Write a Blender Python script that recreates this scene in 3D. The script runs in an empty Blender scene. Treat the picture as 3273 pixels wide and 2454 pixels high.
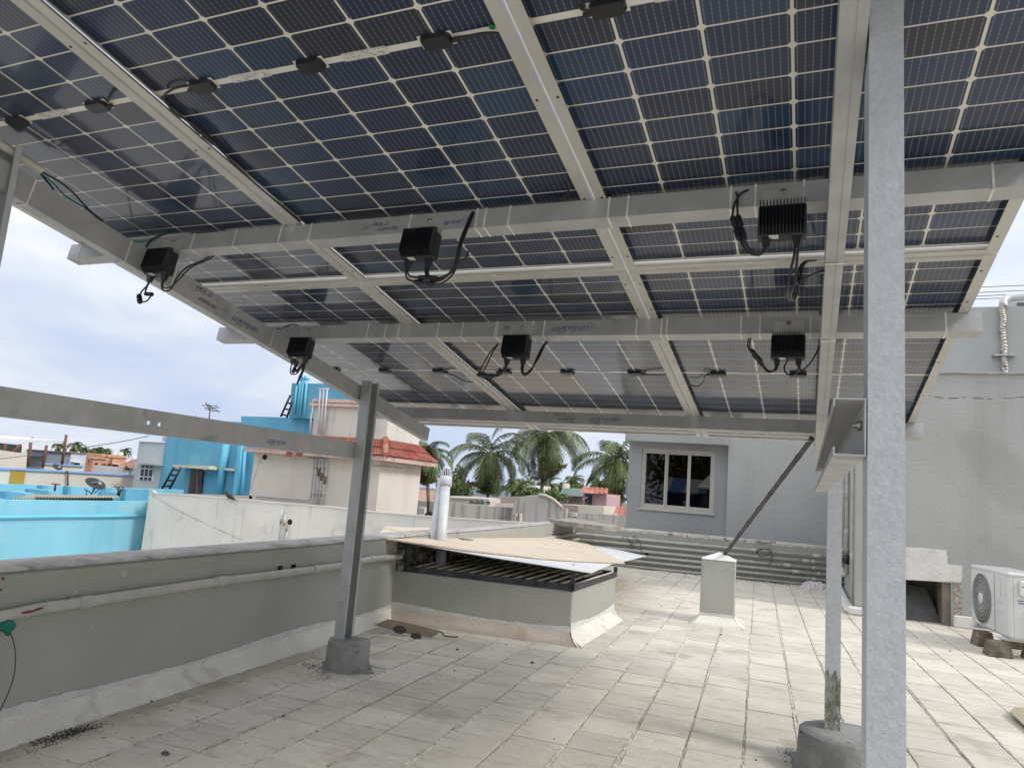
import bpy, bmesh, math, random
import numpy as np
from mathutils import Vector, Matrix
random.seed(7)
R = math.radians
sc = bpy.context.scene
COL = sc.collection

# ---------------------------------------------------------------- camera
FPX = 2270.67
WPX, HPX = 3273.0, 2454.0
KD = 1.4797
RW = [[0.9233248, 0.3761993, 0.077106], [0.0154585, 0.1642128, -0.9863038], [-0.3837086, 0.9118708, 0.1458063]]
CW = [0.61828, -2.46806, -0.82041]
SL = 0.172563                      # slope of the array
FLOOR = 1.9
RWM = Matrix(RW)                  # world -> camera (x right, y down, z forward)
CAM = Vector(CW) + Vector((0, 0, FLOOR))
cd = bpy.data.cameras.new('camera')
cam = bpy.data.objects.new('camera', cd)
COL.objects.link(cam)
rot = Matrix((RWM[0], -RWM[1], -RWM[2])).transposed()
cam.matrix_world = Matrix.Translation(CAM) @ rot.to_4x4()
cd.sensor_fit = 'HORIZONTAL'
cd.sensor_width = 36.0
cd.lens = FPX / WPX * 36.0
cd.clip_start = 0.05
cd.clip_end = 3000
sc.camera = cam

# ---------------------------------------------------------------- sky, sun, exposure
SUN_EL, SUN_AZ = R(42), R(-8)     # azimuth measured from +X towards +Y
w = bpy.data.worlds.new('World'); sc.world = w; w.use_nodes = True
nt = w.node_tree; nt.nodes.clear()
N = nt.nodes.new; LK = nt.links.new
out = N('ShaderNodeOutputWorld'); bg = N('ShaderNodeBackground'); LK(bg.outputs[0], out.inputs[0])
bg.inputs['Strength'].default_value = 0.1
sky = N('ShaderNodeTexSky'); sky.sky_type = 'NISHITA'; sky.sun_disc = False
sky.sun_elevation = SUN_EL; sky.sun_rotation = R(90) - SUN_AZ
sky.air_density = 1.0; sky.dust_density = 1.5
tc = N('ShaderNodeTexCoord')
mp = N('ShaderNodeMapping'); mp.inputs['Scale'].default_value = (1, 1, 2.6); LK(tc.outputs['Generated'], mp.inputs[0])
def noise(sc_, det, rough, dist, vec, loc=None):
    n = N('ShaderNodeTexNoise'); n.inputs['Scale'].default_value = sc_; n.inputs['Detail'].default_value = det
    n.inputs['Roughness'].default_value = rough; n.inputs['Distortion'].default_value = dist
    LK(vec, n.inputs['Vector']); return n
n1 = noise(1.75, 8, .52, .30, mp.outputs[0])
mp2 = N('ShaderNodeMapping'); mp2.inputs['Scale'].default_value = (1, 1, 3.4); mp2.inputs['Location'].default_value = (3.1, 1.7, .4)
LK(tc.outputs['Generated'], mp2.inputs[0])
n2 = noise(4.2, 8, .6, .5, mp2.outputs[0])
def ramp(stops, fac):
    r = N('ShaderNodeValToRGB'); e = r.color_ramp.elements
    e[0].position, e[0].color = stops[0][0], (*stops[0][1], 1); e[1].position, e[1].color = stops[-1][0], (*stops[-1][1], 1)
    for p_, c_ in stops[1:-1]:
        x = e.new(p_); x.color = (*c_, 1)
    LK(fac, r.inputs[0]); return r
mixn = N('ShaderNodeMath'); mixn.operation = 'MULTIPLY_ADD'; LK(n2.outputs[0], mixn.inputs[0]); mixn.inputs[1].default_value = .38
sub = N('ShaderNodeMath'); sub.operation = 'SUBTRACT'; LK(n1.outputs[0], sub.inputs[0]); sub.inputs[1].default_value = .19
LK(sub.outputs[0], mixn.inputs[2])
# cloud brightness: from shaded blue grey bellies to lit tops
cl = ramp([(.26, (3.5, 3.95, 5.0)), (.38, (4.1, 4.5, 5.4)), (.46, (4.5, 4.85, 5.6)), (.53, (5.0, 5.2, 5.65)), (.60, (5.8, 5.8, 5.8)), (.70, (6.6, 6.45, 6.2))], mixn.outputs[0])
sepz = N('ShaderNodeSeparateXYZ'); LK(tc.outputs['Generated'], sepz.inputs[0])
lowr = ramp([(0.0, (.78, .81, .87)), (.10, (.70, .76, .86)), (.19, (.76, .81, .89)), (.30, (.95, .96, .98)), (1.0, (1.5, 1.46, 1.40))], sepz.outputs[2])
mul = N('ShaderNodeMix'); mul.data_type = 'RGBA'; mul.blend_type = 'MULTIPLY'; mul.inputs[0].default_value = 1.0
LK(cl.outputs[0], mul.inputs[6])
# the low grey band is thicker to the left, thin to the right
az = ramp([(.25, (0, 0, 0)), (.75, (1, 1, 1))], sepz.outputs[0])
mx0 = N('ShaderNodeMath'); mx0.operation = 'MULTIPLY_ADD'; LK(sepz.outputs[0], mx0.inputs[0]); mx0.inputs[1].default_value = 1.0; mx0.inputs[2].default_value = .72
LK(mx0.outputs[0], az.inputs[0])
lowm = N('ShaderNodeMix'); lowm.data_type = 'RGBA'; LK(az.outputs[0], lowm.inputs[0]); LK(lowr.outputs[0], lowm.inputs[6]); hir = ramp([(0.0, (.95, .95, .95)), (.30, (.95, .96, .98)), (1.0, (1.5, 1.46, 1.40))], sepz.outputs[2]); LK(hir.outputs[0], lowm.inputs[7])
LK(lowm.outputs[2], mul.inputs[7])
# small openings show the blue sky
gap = ramp([(.30, (1, 1, 1)), (.40, (0, 0, 0))], n1.outputs[0])
mixs = N('ShaderNodeMix'); mixs.data_type = 'RGBA'
sk2 = N('ShaderNodeMath'); sk2.operation = 'MULTIPLY'; LK(gap.outputs[0], sk2.inputs[0]); sk2.inputs[1].default_value = .55
LK(sk2.outputs[0], mixs.inputs[0]); LK(mul.outputs[2], mixs.inputs[6]); LK(sky.outputs[0], mixs.inputs[7])
LK(mixs.outputs[2], bg.inputs[0])

sd = bpy.data.lights.new('sun', 'SUN'); sd.energy = 1.1; sd.angle = R(14); sd.color = (1, .95, .88)
sun = bpy.data.objects.new('sun', sd); COL.objects.link(sun)
sdir = Vector((math.cos(SUN_EL) * math.cos(SUN_AZ), math.cos(SUN_EL) * math.sin(SUN_AZ), math.sin(SUN_EL)))
sun.rotation_euler = (-sdir).to_track_quat('-Z', 'Y').to_euler()
sun.location = sdir * 50
sc.view_settings.view_transform = 'Standard'
sc.view_settings.look = 'None'
sc.view_settings.exposure = 0.92
sc.view_settings.gamma = 1.0
sc.view_settings.use_curve_mapping = False
sc.cycles.max_bounces = 8
sc.cycles.diffuse_bounces = 5
sc.cycles.glossy_bounces = 4
sc.cycles.transparent_max_bounces = 12

# ---------------------------------------------------------------- measuring helpers
def ray(x, y):
    v = Vector(((x * KD - WPX / 2) / FPX, (y * KD - HPX / 2) / FPX, 1.0))
    return RWM.transposed() @ v
def at(x, y, axis, c):
    """world point on the plane axis = c (0 x, 1 y, 2 z) seen at photo position x, y"""
    d = ray(x, y); t = (c - CAM[axis]) / d[axis]
    return CAM + d * t
def zp(ox, oy, s):
    """positions read in an enlargement of the photograph"""
    return lambda x, y: ((ox + x / s) / KD, (oy + y / s) / KD)
def project(p):
    v = RWM @ (Vector(p) - CAM)
    return (WPX / 2 + FPX * v[0] / v[2], HPX / 2 + FPX * v[1] / v[2], v[2])
cs, sn = math.cos(SL), math.sin(SL)
ARR = Matrix(((1, 0, 0, 0), (0, cs, sn, 0), (0, -sn, cs, FLOOR), (0, 0, 0, 1)))
def A(u, v, w_): return ARR @ Vector((u, v, w_))
def atA(x, y, axis, c):
    """array coordinates (u, v, w) on the plane axis = c"""
    Mi = ARR.inverted(); o = Mi @ CAM; d = Mi.to_3x3() @ ray(x, y)
    t = (c - o[axis]) / d[axis]; return o + d * t

# ---------------------------------------------------------------- object helpers
def tag(o, label=None, cat=None, group=None, kind=None):
    if label: o['label'] = label
    if cat: o['category'] = cat
    if group: o['group'] = group
    if kind: o['kind'] = kind
    return o
def empty(name, loc=(0, 0, 0), rz=0.0, mat=None):
    o = bpy.data.objects.new(name, None); o.empty_display_size = .05
    COL.objects.link(o)
    if mat is not None: o.matrix_world = mat
    else: o.location = loc; o.rotation_euler = (0, 0, rz)
    return o
def thing(name, label, cat, loc=(0, 0, 0), rz=0.0, group=None, mat=None):
    return tag(empty(name, loc, rz, mat), label, cat, group)
def link(name, me, parent=None, m=None):
    o = bpy.data.objects.new(name, me); COL.objects.link(o)
    if m is not None and not me.materials: me.materials.append(m)
    if parent is not None:
        o.parent = parent
    return o
class MB:
    def __init__(s): s.v = []; s.f = []; s.sm = []
    def add(s, vs, fs, smooth=False):
        b = len(s.v); s.v += [tuple(p) for p in vs]
        for f in fs: s.f.append([b + i for i in f]); s.sm.append(smooth)
        return s
    def box(s, lo, hi, M=None):
        x0, y0, z0 = lo; x1, y1, z1 = hi
        vs = [Vector(p) for p in ((x0,y0,z0),(x1,y0,z0),(x1,y1,z0),(x0,y1,z0),(x0,y0,z1),(x1,y0,z1),(x1,y1,z1),(x0,y1,z1))]
        if M is not None: vs = [M @ p for p in vs]
        return s.add(vs, [(0,3,2,1),(4,5,6,7),(0,1,5,4),(1,2,6,5),(2,3,7,6),(3,0,4,7)])
    def prism(s, base, up, M=None):
        """base: list of 3d points, up: vector"""
        n = len(base); b = [Vector(p) for p in base]; u = Vector(up); vs = b + [p + u for p in b]
        if M is not None: vs = [M @ p for p in vs]
        fs = [tuple(reversed(range(n))), tuple(range(n, 2 * n))] + [(i, (i + 1) % n, n + (i + 1) % n, n + i) for i in range(n)]
        return s.add(vs, fs)
    def hull(s, bot, top):
        n = len(bot); fs = [tuple(reversed(range(n))), tuple(range(n, 2 * n))] + [(i, (i + 1) % n, n + (i + 1) % n, n + i) for i in range(n)]
        return s.add(list(bot) + list(top), fs)
    def quad(s, a, b, c, d): return s.add([a, b, c, d], [(0, 1, 2, 3)])
    def tube(s, pts, r, n=8, cap=True, r2=None):
        pts = [Vector(p) for p in pts]; m = len(pts)
        rs = r if isinstance(r, (list, tuple)) else [r + ((r2 if r2 is not None else r) - r) * i / max(1, m - 1) for i in range(m)]
        vs = []; nrm = None
        for i, p in enumerate(pts):
            t = (pts[min(i + 1, m - 1)] - pts[max(i - 1, 0)])
            if t.length < 1e-9: t = Vector((0, 0, 1))
            t.normalize()
            if nrm is None:
                nrm = t.orthogonal().normalized()
            else:
                nrm = (nrm - t * nrm.dot(t))
                nrm = nrm.normalized() if nrm.length > 1e-6 else t.orthogonal().normalized()
            bn = t.cross(nrm)
            for k in range(n):
                a_ = 2 * math.pi * k / n
                vs.append(p + nrm * math.cos(a_) * rs[i] + bn * math.sin(a_) * rs[i])
        fs = [(i * n + k, i * n + (k + 1) % n, (i + 1) * n + (k + 1) % n, (i + 1) * n + k) for i in range(m - 1) for k in range(n)]
        b = len(s.v); s.add(vs, fs, True)
        if cap:
            s.f.append([b + k for k in reversed(range(n))]); s.sm.append(False)
            s.f.append([b + (m - 1) * n + k for k in range(n)]); s.sm.append(False)
        return s
    def lathe(s, prof, n=20, M=None, cap=True):
        vs = []
        for r_, z_ in prof:
            for k in range(n):
                a_ = 2 * math.pi * k / n; p = Vector((r_ * math.cos(a_), r_ * math.sin(a_), z_)); vs.append(M @ p if M is not None else p)
        m = len(prof); fs = [(i * n + k, i * n + (k + 1) % n, (i + 1) * n + (k + 1) % n, (i + 1) * n + k) for i in range(m - 1) for k in range(n)]
        b = len(s.v); s.add(vs, fs, True)
        if cap:
            s.f.append([b + k for k in reversed(range(n))]); s.sm.append(False)
            s.f.append([b + (m - 1) * n + k for k in range(n)]); s.sm.append(False)
        return s
    def mesh(s, name, m=None, bevel=0, fix=True):
        me = bpy.data.meshes.new(name); me.from_pydata(s.v, [], s.f)
        me.polygons.foreach_set('use_smooth', s.sm)
        bm = bmesh.new(); bm.from_mesh(me)
        if fix: bmesh.ops.recalc_face_normals(bm, faces=bm.faces)
        if bevel:
            es = [e for e in bm.edges if len(e.link_faces) == 2 and e.calc_face_angle(0) > .6]
            bmesh.ops.bevel(bm, geom=es, offset=bevel, segments=1, affect='EDGES', profile=.5, clamp_overlap=True)
        bm.to_mesh(me); bm.free()
        if m is not None: me.materials.append(m)
        me.update(); return me
    def obj(s, name, m=None, parent=None, bevel=0, fix=True):
        return link(name, s.mesh(name, m, bevel, fix), parent)
def smooth_path(pts, k=6):
    """Catmull-Rom through the points"""
    P_ = [Vector(p) for p in pts]
    if len(P_) < 3: return P_
    P_ = [P_[0] * 2 - P_[1]] + P_ + [P_[-1] * 2 - P_[-2]]
    o = []
    for i in range(1, len(P_) - 2):
        a_, b, c, d = P_[i - 1:i + 3]
        for j in range(k):
            t = j / k
            o.append(.5 * ((2 * b) + (c - a_) * t + (2 * a_ - 5 * b + 4 * c - d) * t * t + (3 * b - a_ - 3 * c + d) * t ** 3))
    o.append(P_[-2]); return o

# ---------------------------------------------------------------- materials
MATS = {}
def mat(name, col, rough=.6, metal=0.0, col2=None, vs=3.0, vlo=.4, vhi=.6, bump=0.0, bs=40.0, stretch=(1, 1, 1), rand=0.0,
        coat=0.0, spec=.5, det=6, fine=0.0, fs=60.0, streak=None, speck=None, bdist=.01, emis=None, world=False):
    """principled material: base colour, blotches of a second colour, per-object variation, fine grain, streaks, bump"""
    if name in MATS: return MATS[name]
    m = bpy.data.materials.new(name); m.use_nodes = True; t = m.node_tree; nd = t.nodes; lk = t.links
    b = nd['Principled BSDF']; b.inputs['Roughness'].default_value = rough; b.inputs['Metallic'].default_value = metal
    b.inputs['Coat Weight'].default_value = coat; b.inputs['Specular IOR Level'].default_value = spec
    tcn = nd.new('ShaderNodeTexCoord'); mpn = nd.new('ShaderNodeMapping'); mpn.inputs['Scale'].default_value = stretch
    src = tcn.outputs['Object']
    if world:
        g = nd.new('ShaderNodeNewGeometry'); src = g.outputs['Position']
    if rand or True:
        oi = nd.new('ShaderNodeObjectInfo'); ad = nd.new('ShaderNodeVectorMath'); ad.operation = 'MULTIPLY_ADD'
        cmb = nd.new('ShaderNodeCombineXYZ')
        for k in range(3): lk.new(oi.outputs['Random'], cmb.inputs[k])
        lk.new(cmb.outputs[0], ad.inputs[0]); ad.inputs[1].default_value = (0, 0, 0) if world else (37.0, 17.0, 11.0); lk.new(src, ad.inputs[2]); src = ad.outputs[0]
    lk.new(src, mpn.inputs[0]); vec = mpn.outputs[0]
    def nz(scale, detail=6, rg=.55, v=vec):
        n = nd.new('ShaderNodeTexNoise'); n.inputs['Scale'].default_value = scale; n.inputs['Detail'].default_value = detail
        n.inputs['Roughness'].default_value = rg; lk.new(v, n.inputs['Vector']); return n.outputs[0]
    def rr(val, lo, hi, a_=0.0, c_=1.0):
        n = nd.new('ShaderNodeMapRange'); n.inputs['From Min'].default_value = lo; n.inputs['From Max'].default_value = hi
        n.inputs['To Min'].default_value = a_; n.inputs['To Max'].default_value = c_; lk.new(val, n.inputs['Value']); return n.outputs[0]
    def mx(f, a_, c_, blend='MIX'):
        n = nd.new('ShaderNodeMix'); n.data_type = 'RGBA'; n.blend_type = blend
        if hasattr(f, 'links'): lk.new(f, n.inputs[0])
        else: n.inputs[0].default_value = f
        for idx, val in ((6, a_), (7, c_)):
            if hasattr(val, 'links'): lk.new(val, n.inputs[idx])
            else: n.inputs[idx].default_value = (*val, 1)
        return n.outputs[2]
    c = None
    if col2 is not None: c = mx(rr(nz(vs, det), vlo, vhi), col, col2)
    else: c = mx(0.0, col, col)
    if streak:                      # (colour, scale xy, threshold, strength): runs down from above
        sm_ = nd.new('ShaderNodeMapping'); sm_.inputs['Scale'].default_value = (streak[1], streak[1], streak[1] * .07); lk.new(src, sm_.inputs[0])
        f = rr(nz(1.0, 7, .65, sm_.outputs[0]), streak[2], streak[2] + .18, 0, streak[3]); c = mx(f, c, streak[0])
    if speck:                       # (colour, scale, threshold, strength)
        f = rr(nz(speck[1], 4, .5), speck[2], speck[2] + .06, 0, speck[3]); c = mx(f, c, speck[0])
    if fine:
        f = rr(nz(fs, 3, .6), .25, .75, 1 - fine, 1 + fine)
        g2 = nd.new('ShaderNodeVectorMath'); g2.operation = 'SCALE'; lk.new(c, g2.inputs[0]); lk.new(f, g2.inputs['Scale']); c = g2.outputs[0]
    if rand:
        f = rr(oi.outputs['Random'], 0, 1, 1 - rand, 1 + rand)
        g2 = nd.new('ShaderNodeVectorMath'); g2.operation = 'SCALE'; lk.new(c, g2.inputs[0]); lk.new(f, g2.inputs['Scale']); c = g2.outputs[0]
    lk.new(c, b.inputs['Base Color'])
    if bump:
        bn = nd.new('ShaderNodeBump'); bn.inputs['Strength'].default_value = bump; bn.inputs['Distance'].default_value = bdist
        lk.new(nz(bs, 5, .6), bn.inputs['Height']); lk.new(bn.outputs[0], b.inputs['Normal'])
    if emis:
        b.inputs['Emission Color'].default_value = (*emis[0], 1); b.inputs['Emission Strength'].default_value = emis[1]
    MATS[name] = m; return m
def srgb(r, g, b):
    f = lambda c: (c / 255 / 12.92) if c <= 10 else ((c / 255 + .055) / 1.055) ** 2.4
    return (f(r), f(g), f(b))
def glass_mat(name, tint=(1, 1, 1), rough=.02, ior=1.5, power=5.0, top=1.0):
    if name in MATS: return MATS[name]
    m = bpy.data.materials.new(name); m.use_nodes = True; t = m.node_tree; t.nodes.clear()
    o = t.nodes.new('ShaderNodeOutputMaterial'); mxs = t.nodes.new('ShaderNodeMixShader'); tr = t.nodes.new('ShaderNodeBsdfTransparent')
    gl = t.nodes.new('ShaderNodeBsdfGlossy'); lw = t.nodes.new('ShaderNodeLayerWeight'); lw.inputs[0].default_value = .5
    pw = t.nodes.new('ShaderNodeMath'); pw.operation = 'POWER'; t.links.new(lw.outputs['Facing'], pw.inputs[0]); pw.inputs[1].default_value = power
    ma = t.nodes.new('ShaderNodeMath'); ma.operation = 'MULTIPLY_ADD'; f0 = ((ior - 1) / (ior + 1)) ** 2; t.links.new(pw.outputs[0], ma.inputs[0]); ma.inputs[1].default_value = top - f0; ma.inputs[2].default_value = f0
    tr.inputs[0].default_value = (*tint, 1); gl.inputs['Roughness'].default_value = rough
    t.links.new(ma.outputs[0], mxs.inputs[0]); t.links.new(tr.outputs[0], mxs.inputs[1]); t.links.new(gl.outputs[0], mxs.inputs[2]); t.links.new(mxs.outputs[0], o.inputs[0])
    MATS[name] = m; return m

GALV = mat('galvanised_steel', (.41, .415, .415), .5, .2, (.51, .515, .515), vs=9, vlo=.35, vhi=.7, bump=.15, bs=70, fine=.10, fs=220, rand=.05, speck=((.20, .20, .195), 5, .66, .45))
GALVP = mat('galvanised_spangle', (.50, .525, .555), .48, .15, (.56, .585, .615), vs=60, vlo=.35, vhi=.65, bump=.5, bs=130, fine=.10, fs=160, bdist=.004)
BLACK = mat('black_plastic', (.012, .013, .016), .38, 0, (.02, .021, .026), vs=12, rand=.2)
BLACKM = mat('black_finned_metal', (.014, .016, .022), .5, .2, (.03, .033, .04), vs=20)
CABLE = mat('black_cable', (.012, .012, .014), .35, 0, (.03, .03, .03), vs=18)
TIE = mat('white_nylon', (.88, .86, .80), .5, 0, (.7, .68, .62), vs=30)
FRAME = mat('anodised_frame', (.50, .485, .45), .42, .2, (.56, .545, .51), vs=5, fine=.05, fs=90)
STICKER = mat('sticker_white', (.68, .66, .62), .5, 0, (.58, .57, .54), vs=40)
INK = mat('ink_black', (.03, .03, .035), .7)
INKB = mat('ink_blue', (.02, .035, .22), .6)
HOLE = mat('hole_dark', (.01, .01, .012), .9)
BOLT = mat('zinc_bolt', (.5, .5, .48), .3, .9, (.35, .34, .3), vs=30)
CONC = mat('raw_concrete', (.22, .22, .21), .9, 0, (.32, .315, .30), vs=7, bump=.5, bs=30, fine=.12, fs=80, speck=((.06, .06, .055), 26, .66, .8), streak=((.42, .42, .40), 9, .55, .35))
PAINTG = mat('grey_green_paint', (.36, .365, .325), .85, 0, (.405, .41, .37), vs=2.2, vlo=.35, vhi=.7, bump=.35, bs=26, fine=.05, fs=70, streak=((.28, .28, .245), 3.0, .56, .5), speck=((.5, .5, .46), 5.5, .735, .7), world=True)
PAINTW = mat('white_coating', (.70, .665, .585), .88, 0, (.78, .755, .69), vs=5, vlo=.3, vhi=.65, bump=.6, bs=46, fine=.08, fs=120, speck=((.40, .33, .26), 3.3, .58, .45), world=True)
PAINTE = mat('white_brush_edge', (.60, .60, .57), .85, 0, (.70, .70, .67), vs=8, bump=.4, bs=60, fine=.05, world=True)
CAPT = mat('weathered_coping', (.28, .26, .24), .9, 0, (.42, .40, .37), vs=6, vlo=.35, vhi=.6, bump=.8, bs=22, fine=.2, fs=45, speck=((.16, .12, .11), 9, .62, .6), world=True)
PIPEG = mat('painted_pipe_grey', (.44, .44, .41), .55, 0, (.52, .50, .46), vs=10, fine=.05, speck=((.58, .42, .32), 12, .70, .35), world=True)
PAINTT = mat('tan_coating', (.48, .41, .335), .9, 0, (.58, .51, .43), vs=7, vlo=.3, vhi=.65, bump=1.0, bs=90, fine=.14, fs=140, speck=((.36, .27, .20), 3.3, .60, .4), world=True)

# ================================================================ SETTING: roof floor of tiles
g = MB()
g.box((-900, -900, -7.5), (900, 900, -6.2)); o = g.obj('ground', mat('far_ground', (.20, .17, .13), .95, 0, (.16, .16, .10), vs=.05)); tag(o, kind='structure')
MORT = mat('tile_mortar', (.42, .385, .32), .95, 0, (.62, .58, .50), vs=16, vlo=.35, vhi=.65, bump=1.0, bs=60, fine=.3, fs=60, speck=((.16, .15, .13), 14, .6, .8), world=True)
g = MB(); g.prism([(-2.32, -3.2, -6.2), (7.5, -3.2, -6.2), (7.5, 9.6, -6.2), (-2.98, 9.6, -6.2)], (0, 0, 6.1935))
floor = tag(g.obj('roof_floor', MORT), kind='structure')
TILE = mat('floor_tile', (.54, .50, .42), .9, 0, (.64, .60, .52), vs=2.6, vlo=.32, vhi=.62, bump=.5, bs=70, fine=.09, fs=160, rand=.085, streak=None, speck=((.33, .27, .22), 2.3, .60, .42), world=True)
def tile_dirt(m):
    """extra dark grime blotches and fine scratches laid over the tile colour"""
    t = m.node_tree; b = t.nodes['Principled BSDF']; src = b.inputs['Base Color'].links[0].from_socket
    g_ = t.nodes.new('ShaderNodeNewGeometry')
    mp_ = t.nodes.new('ShaderNodeMapping'); mp_.inputs['Scale'].default_value = (2.2, 7.5, 1); mp_.inputs['Rotation'].default_value = (0, 0, R(3)); t.links.new(g_.outputs['Position'], mp_.inputs[0])
    n_ = t.nodes.new('ShaderNodeTexNoise'); n_.inputs['Scale'].default_value = 2.4; n_.inputs['Detail'].default_value = 8; n_.inputs['Roughness'].default_value = .62; n_.inputs['Distortion'].default_value = .8
    t.links.new(mp_.outputs[0], n_.inputs['Vector'])
    r_ = t.nodes.new('ShaderNodeMapRange'); r_.inputs['From Min'].default_value = .52; r_.inputs['From Max'].default_value = .74; r_.inputs['To Max'].default_value = .55; t.links.new(n_.outputs[0], r_.inputs[0])
    x_ = t.nodes.new('ShaderNodeMix'); x_.data_type = 'RGBA'; t.links.new(r_.outputs[0], x_.inputs[0]); t.links.new(src, x_.inputs[6]); x_.inputs[7].default_value = (.30, .26, .21, 1)
    v_ = t.nodes.new('ShaderNodeTexNoise'); v_.inputs['Scale'].default_value = 34; v_.inputs['Detail'].default_value = 4; t.links.new(g_.outputs['Position'], v_.inputs['Vector'])
    # dark specks gather near the left parapet
    sp = t.nodes.new('ShaderNodeSeparateXYZ'); t.links.new(g_.outputs['Position'], sp.inputs[0])
    th = t.nodes.new('ShaderNodeMapRange'); th.inputs['From Min'].default_value = -2.2; th.inputs['From Max'].default_value = -.3; th.inputs['To Min'].default_value = .672; th.inputs['To Max'].default_value = .74; t.links.new(sp.outputs[0], th.inputs[0])
    gt = t.nodes.new('ShaderNodeMath'); gt.operation = 'GREATER_THAN'; t.links.new(v_.outputs[0], gt.inputs[0]); t.links.new(th.outputs[0], gt.inputs[1])
    g3 = t.nodes.new('ShaderNodeMath'); g3.operation = 'MULTIPLY'; g3.inputs[1].default_value = .75; t.links.new(gt.outputs[0], g3.inputs[0])
    y_ = t.nodes.new('ShaderNodeMix'); y_.data_type = 'RGBA'; t.links.new(g3.outputs[0], y_.inputs[0]); t.links.new(x_.outputs[2], y_.inputs[6]); y_.inputs[7].default_value = (.10, .095, .085, 1)
    # reddish dust close to the coated skirting of the shaft
    t.links.new(y_.outputs[2], b.inputs['Base Color'])
tile_dirt(TILE)
def tile_mesh(i, w_, h_):
    rnd = random.Random(i); m_ = MB(); n = 4; pts = []
    cx = [(-w_/2, -h_/2), (w_/2, -h_/2), (w_/2, h_/2), (-w_/2, h_/2)]
    for k in range(4):
        a_ = cx[k]; b_ = cx[(k + 1) % 4]
        for j in range(n):
            t_ = j / n; jx = rnd.uniform(-.0022, .0022)
            x = a_[0] + (b_[0] - a_[0]) * t_; y = a_[1] + (b_[1] - a_[1]) * t_
            if k in (1, 3): x += jx
            else: y += jx
            pts.append((x, y))
    bot = [Vector((x, y, -.022)) for x, y in pts]; mid = [Vector((x, y, -.002)) for x, y in pts]; top = [Vector((x * .985, y * .985, 0.0)) for x, y in pts]
    L_ = len(pts)
    m_.add(bot + mid + top, [(i_, (i_ + 1) % L_, L_ + (i_ + 1) % L_, L_ + i_) for i_ in range(L_)] + [(L_ + i_, L_ + (i_ + 1) % L_, 2 * L_ + (i_ + 1) % L_, 2 * L_ + i_) for i_ in range(L_)] + [tuple(range(2 * L_, 3 * L_))])
    return m_.mesh('tile', TILE)
tmeshes = [tile_mesh(i, .245 - .009, .25 - .006) for i in range(6)]
dirv = Vector((-.056, 1, 0)).normalized(); perp = Vector((dirv.y, -dirv.x, 0))
ang = math.atan2(-dirv.x, dirv.y)
rt = random.Random(3); cand = []
for k in range(-11, 26):
    off = rt.uniform(0, .25)
    extra = .004 if k % 3 == 1 else 0
    for j in range(-11, 42):
        x0 = .1975 + .14 - .0 - .245 / 2 + .245 * k - .075; 
        base = Vector((.2625 + .245 * k, 1.0, 0)); c = base + dirv * (off + .25 * j - 1.0)
        lx = -2.16 - .075 * (c.y + .6)
        if c.x + .11 < lx or c.y > 9.3 + .14 * (c.x - .7) * .9 or c.y < -2.4: continue
        if c.x > 1.05 and c.y > 7.5: continue
        if -2.5 < c.x < -1.02 and 2.8 < c.y < 4.05: continue
        px_, py_, dz = project(c)
        vis = dz > .3 and -150 < px_ < WPX + 150 and 0 < py_ < HPX + 200
        cand.append((0 if vis else 1, (c - CAM).length, c, k, j))
cand.sort(key=lambda q: (q[0], q[1]))
rest = MB()
for i, (vis, dd, c, k, j) in enumerate(cand):
    rz = ang + rt.uniform(-.006, .006); zz = rt.uniform(-.0025, .0015)
    tilt = Matrix.Rotation(rt.uniform(-.004, .004), 4, 'X') @ Matrix.Rotation(rt.uniform(-.004, .004), 4, 'Y')
    M_ = Matrix.Translation((c.x + rt.uniform(-.003, .003) , c.y, zz)) @ Matrix.Rotation(rz, 4, 'Z') @ tilt @ Matrix.Diagonal(((.997, .955, .985)[(k * 5) % 3], 1, 1, 1))
    if vis == 0 and i < 300:
        o = link('tile', tmeshes[(k * 7 + j * 3) % 6], floor); o.matrix_world = M_
    else:
        me = tmeshes[(k * 7 + j * 3) % 6]
        rest.add([M_ @ v_.co for v_ in me.vertices], [tuple(p.vertices) for p in me.polygons])
o = rest.obj('paving_tiles', TILE, floor); o['kind'] = 'stuff'
RIDGE = mat('raised_joint_mortar', (.50, .46, .385), .95, 0, (.72, .68, .59), vs=26, vlo=.4, vhi=.6, bump=1.0, bs=120, fine=.25, fs=120, speck=((.16, .145, .12), 20, .60, .8), world=True)
rj = random.Random(17); mb = MB()
for k in range(-11, 26):
    wd_ = .0065 + .0045 * rj.random() + (.006 if k in (-5, -4, -2, 1) else 0); n = 260; vs = []; ph = rj.uniform(0, 9)
    for j in range(n + 1):
        y_ = -2.6 + 12 * j / n; c = Vector((.2625 + .245 * k + .1225, 1.0, 0)) + dirv * (y_ - 1.0); live = max(.12, min(1, .6 + .9 * math.sin(y_ * 1.9 + ph) + rj.uniform(-.35, .35)))
        a_ = wd_ * live * rj.uniform(.6, 1.2); b_ = wd_ * live * rj.uniform(.6, 1.2); z_ = -.004 + .0075 * live + rj.uniform(-.001, .001)
        vs += [c - perp * a_ + Vector((0, 0, -.008)), c - perp * a_ * .5 + Vector((0, 0, z_)), c + perp * b_ * .5 + Vector((0, 0, z_ - rj.uniform(0, .002))), c + perp * b_ + Vector((0, 0, -.008))]
    keep = [j for j in range(n) if (vs[4 * j].x > -2.2 - .075 * (vs[4 * j].y + .6)) and vs[4 * j].y < 9.2 + .13 * vs[4 * j].x and not (-2.5 < vs[4 * j].x < -.98 and 2.75 < vs[4 * j].y < 4.2) and not (vs[4 * j].x > 1.1 and vs[4 * j].y > 6.6)]
    mb.add(vs, [(4 * j + q, 4 * j + q + 1, 4 * j + q + 5, 4 * j + q + 4) for j in keep for q in range(3)])
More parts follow.
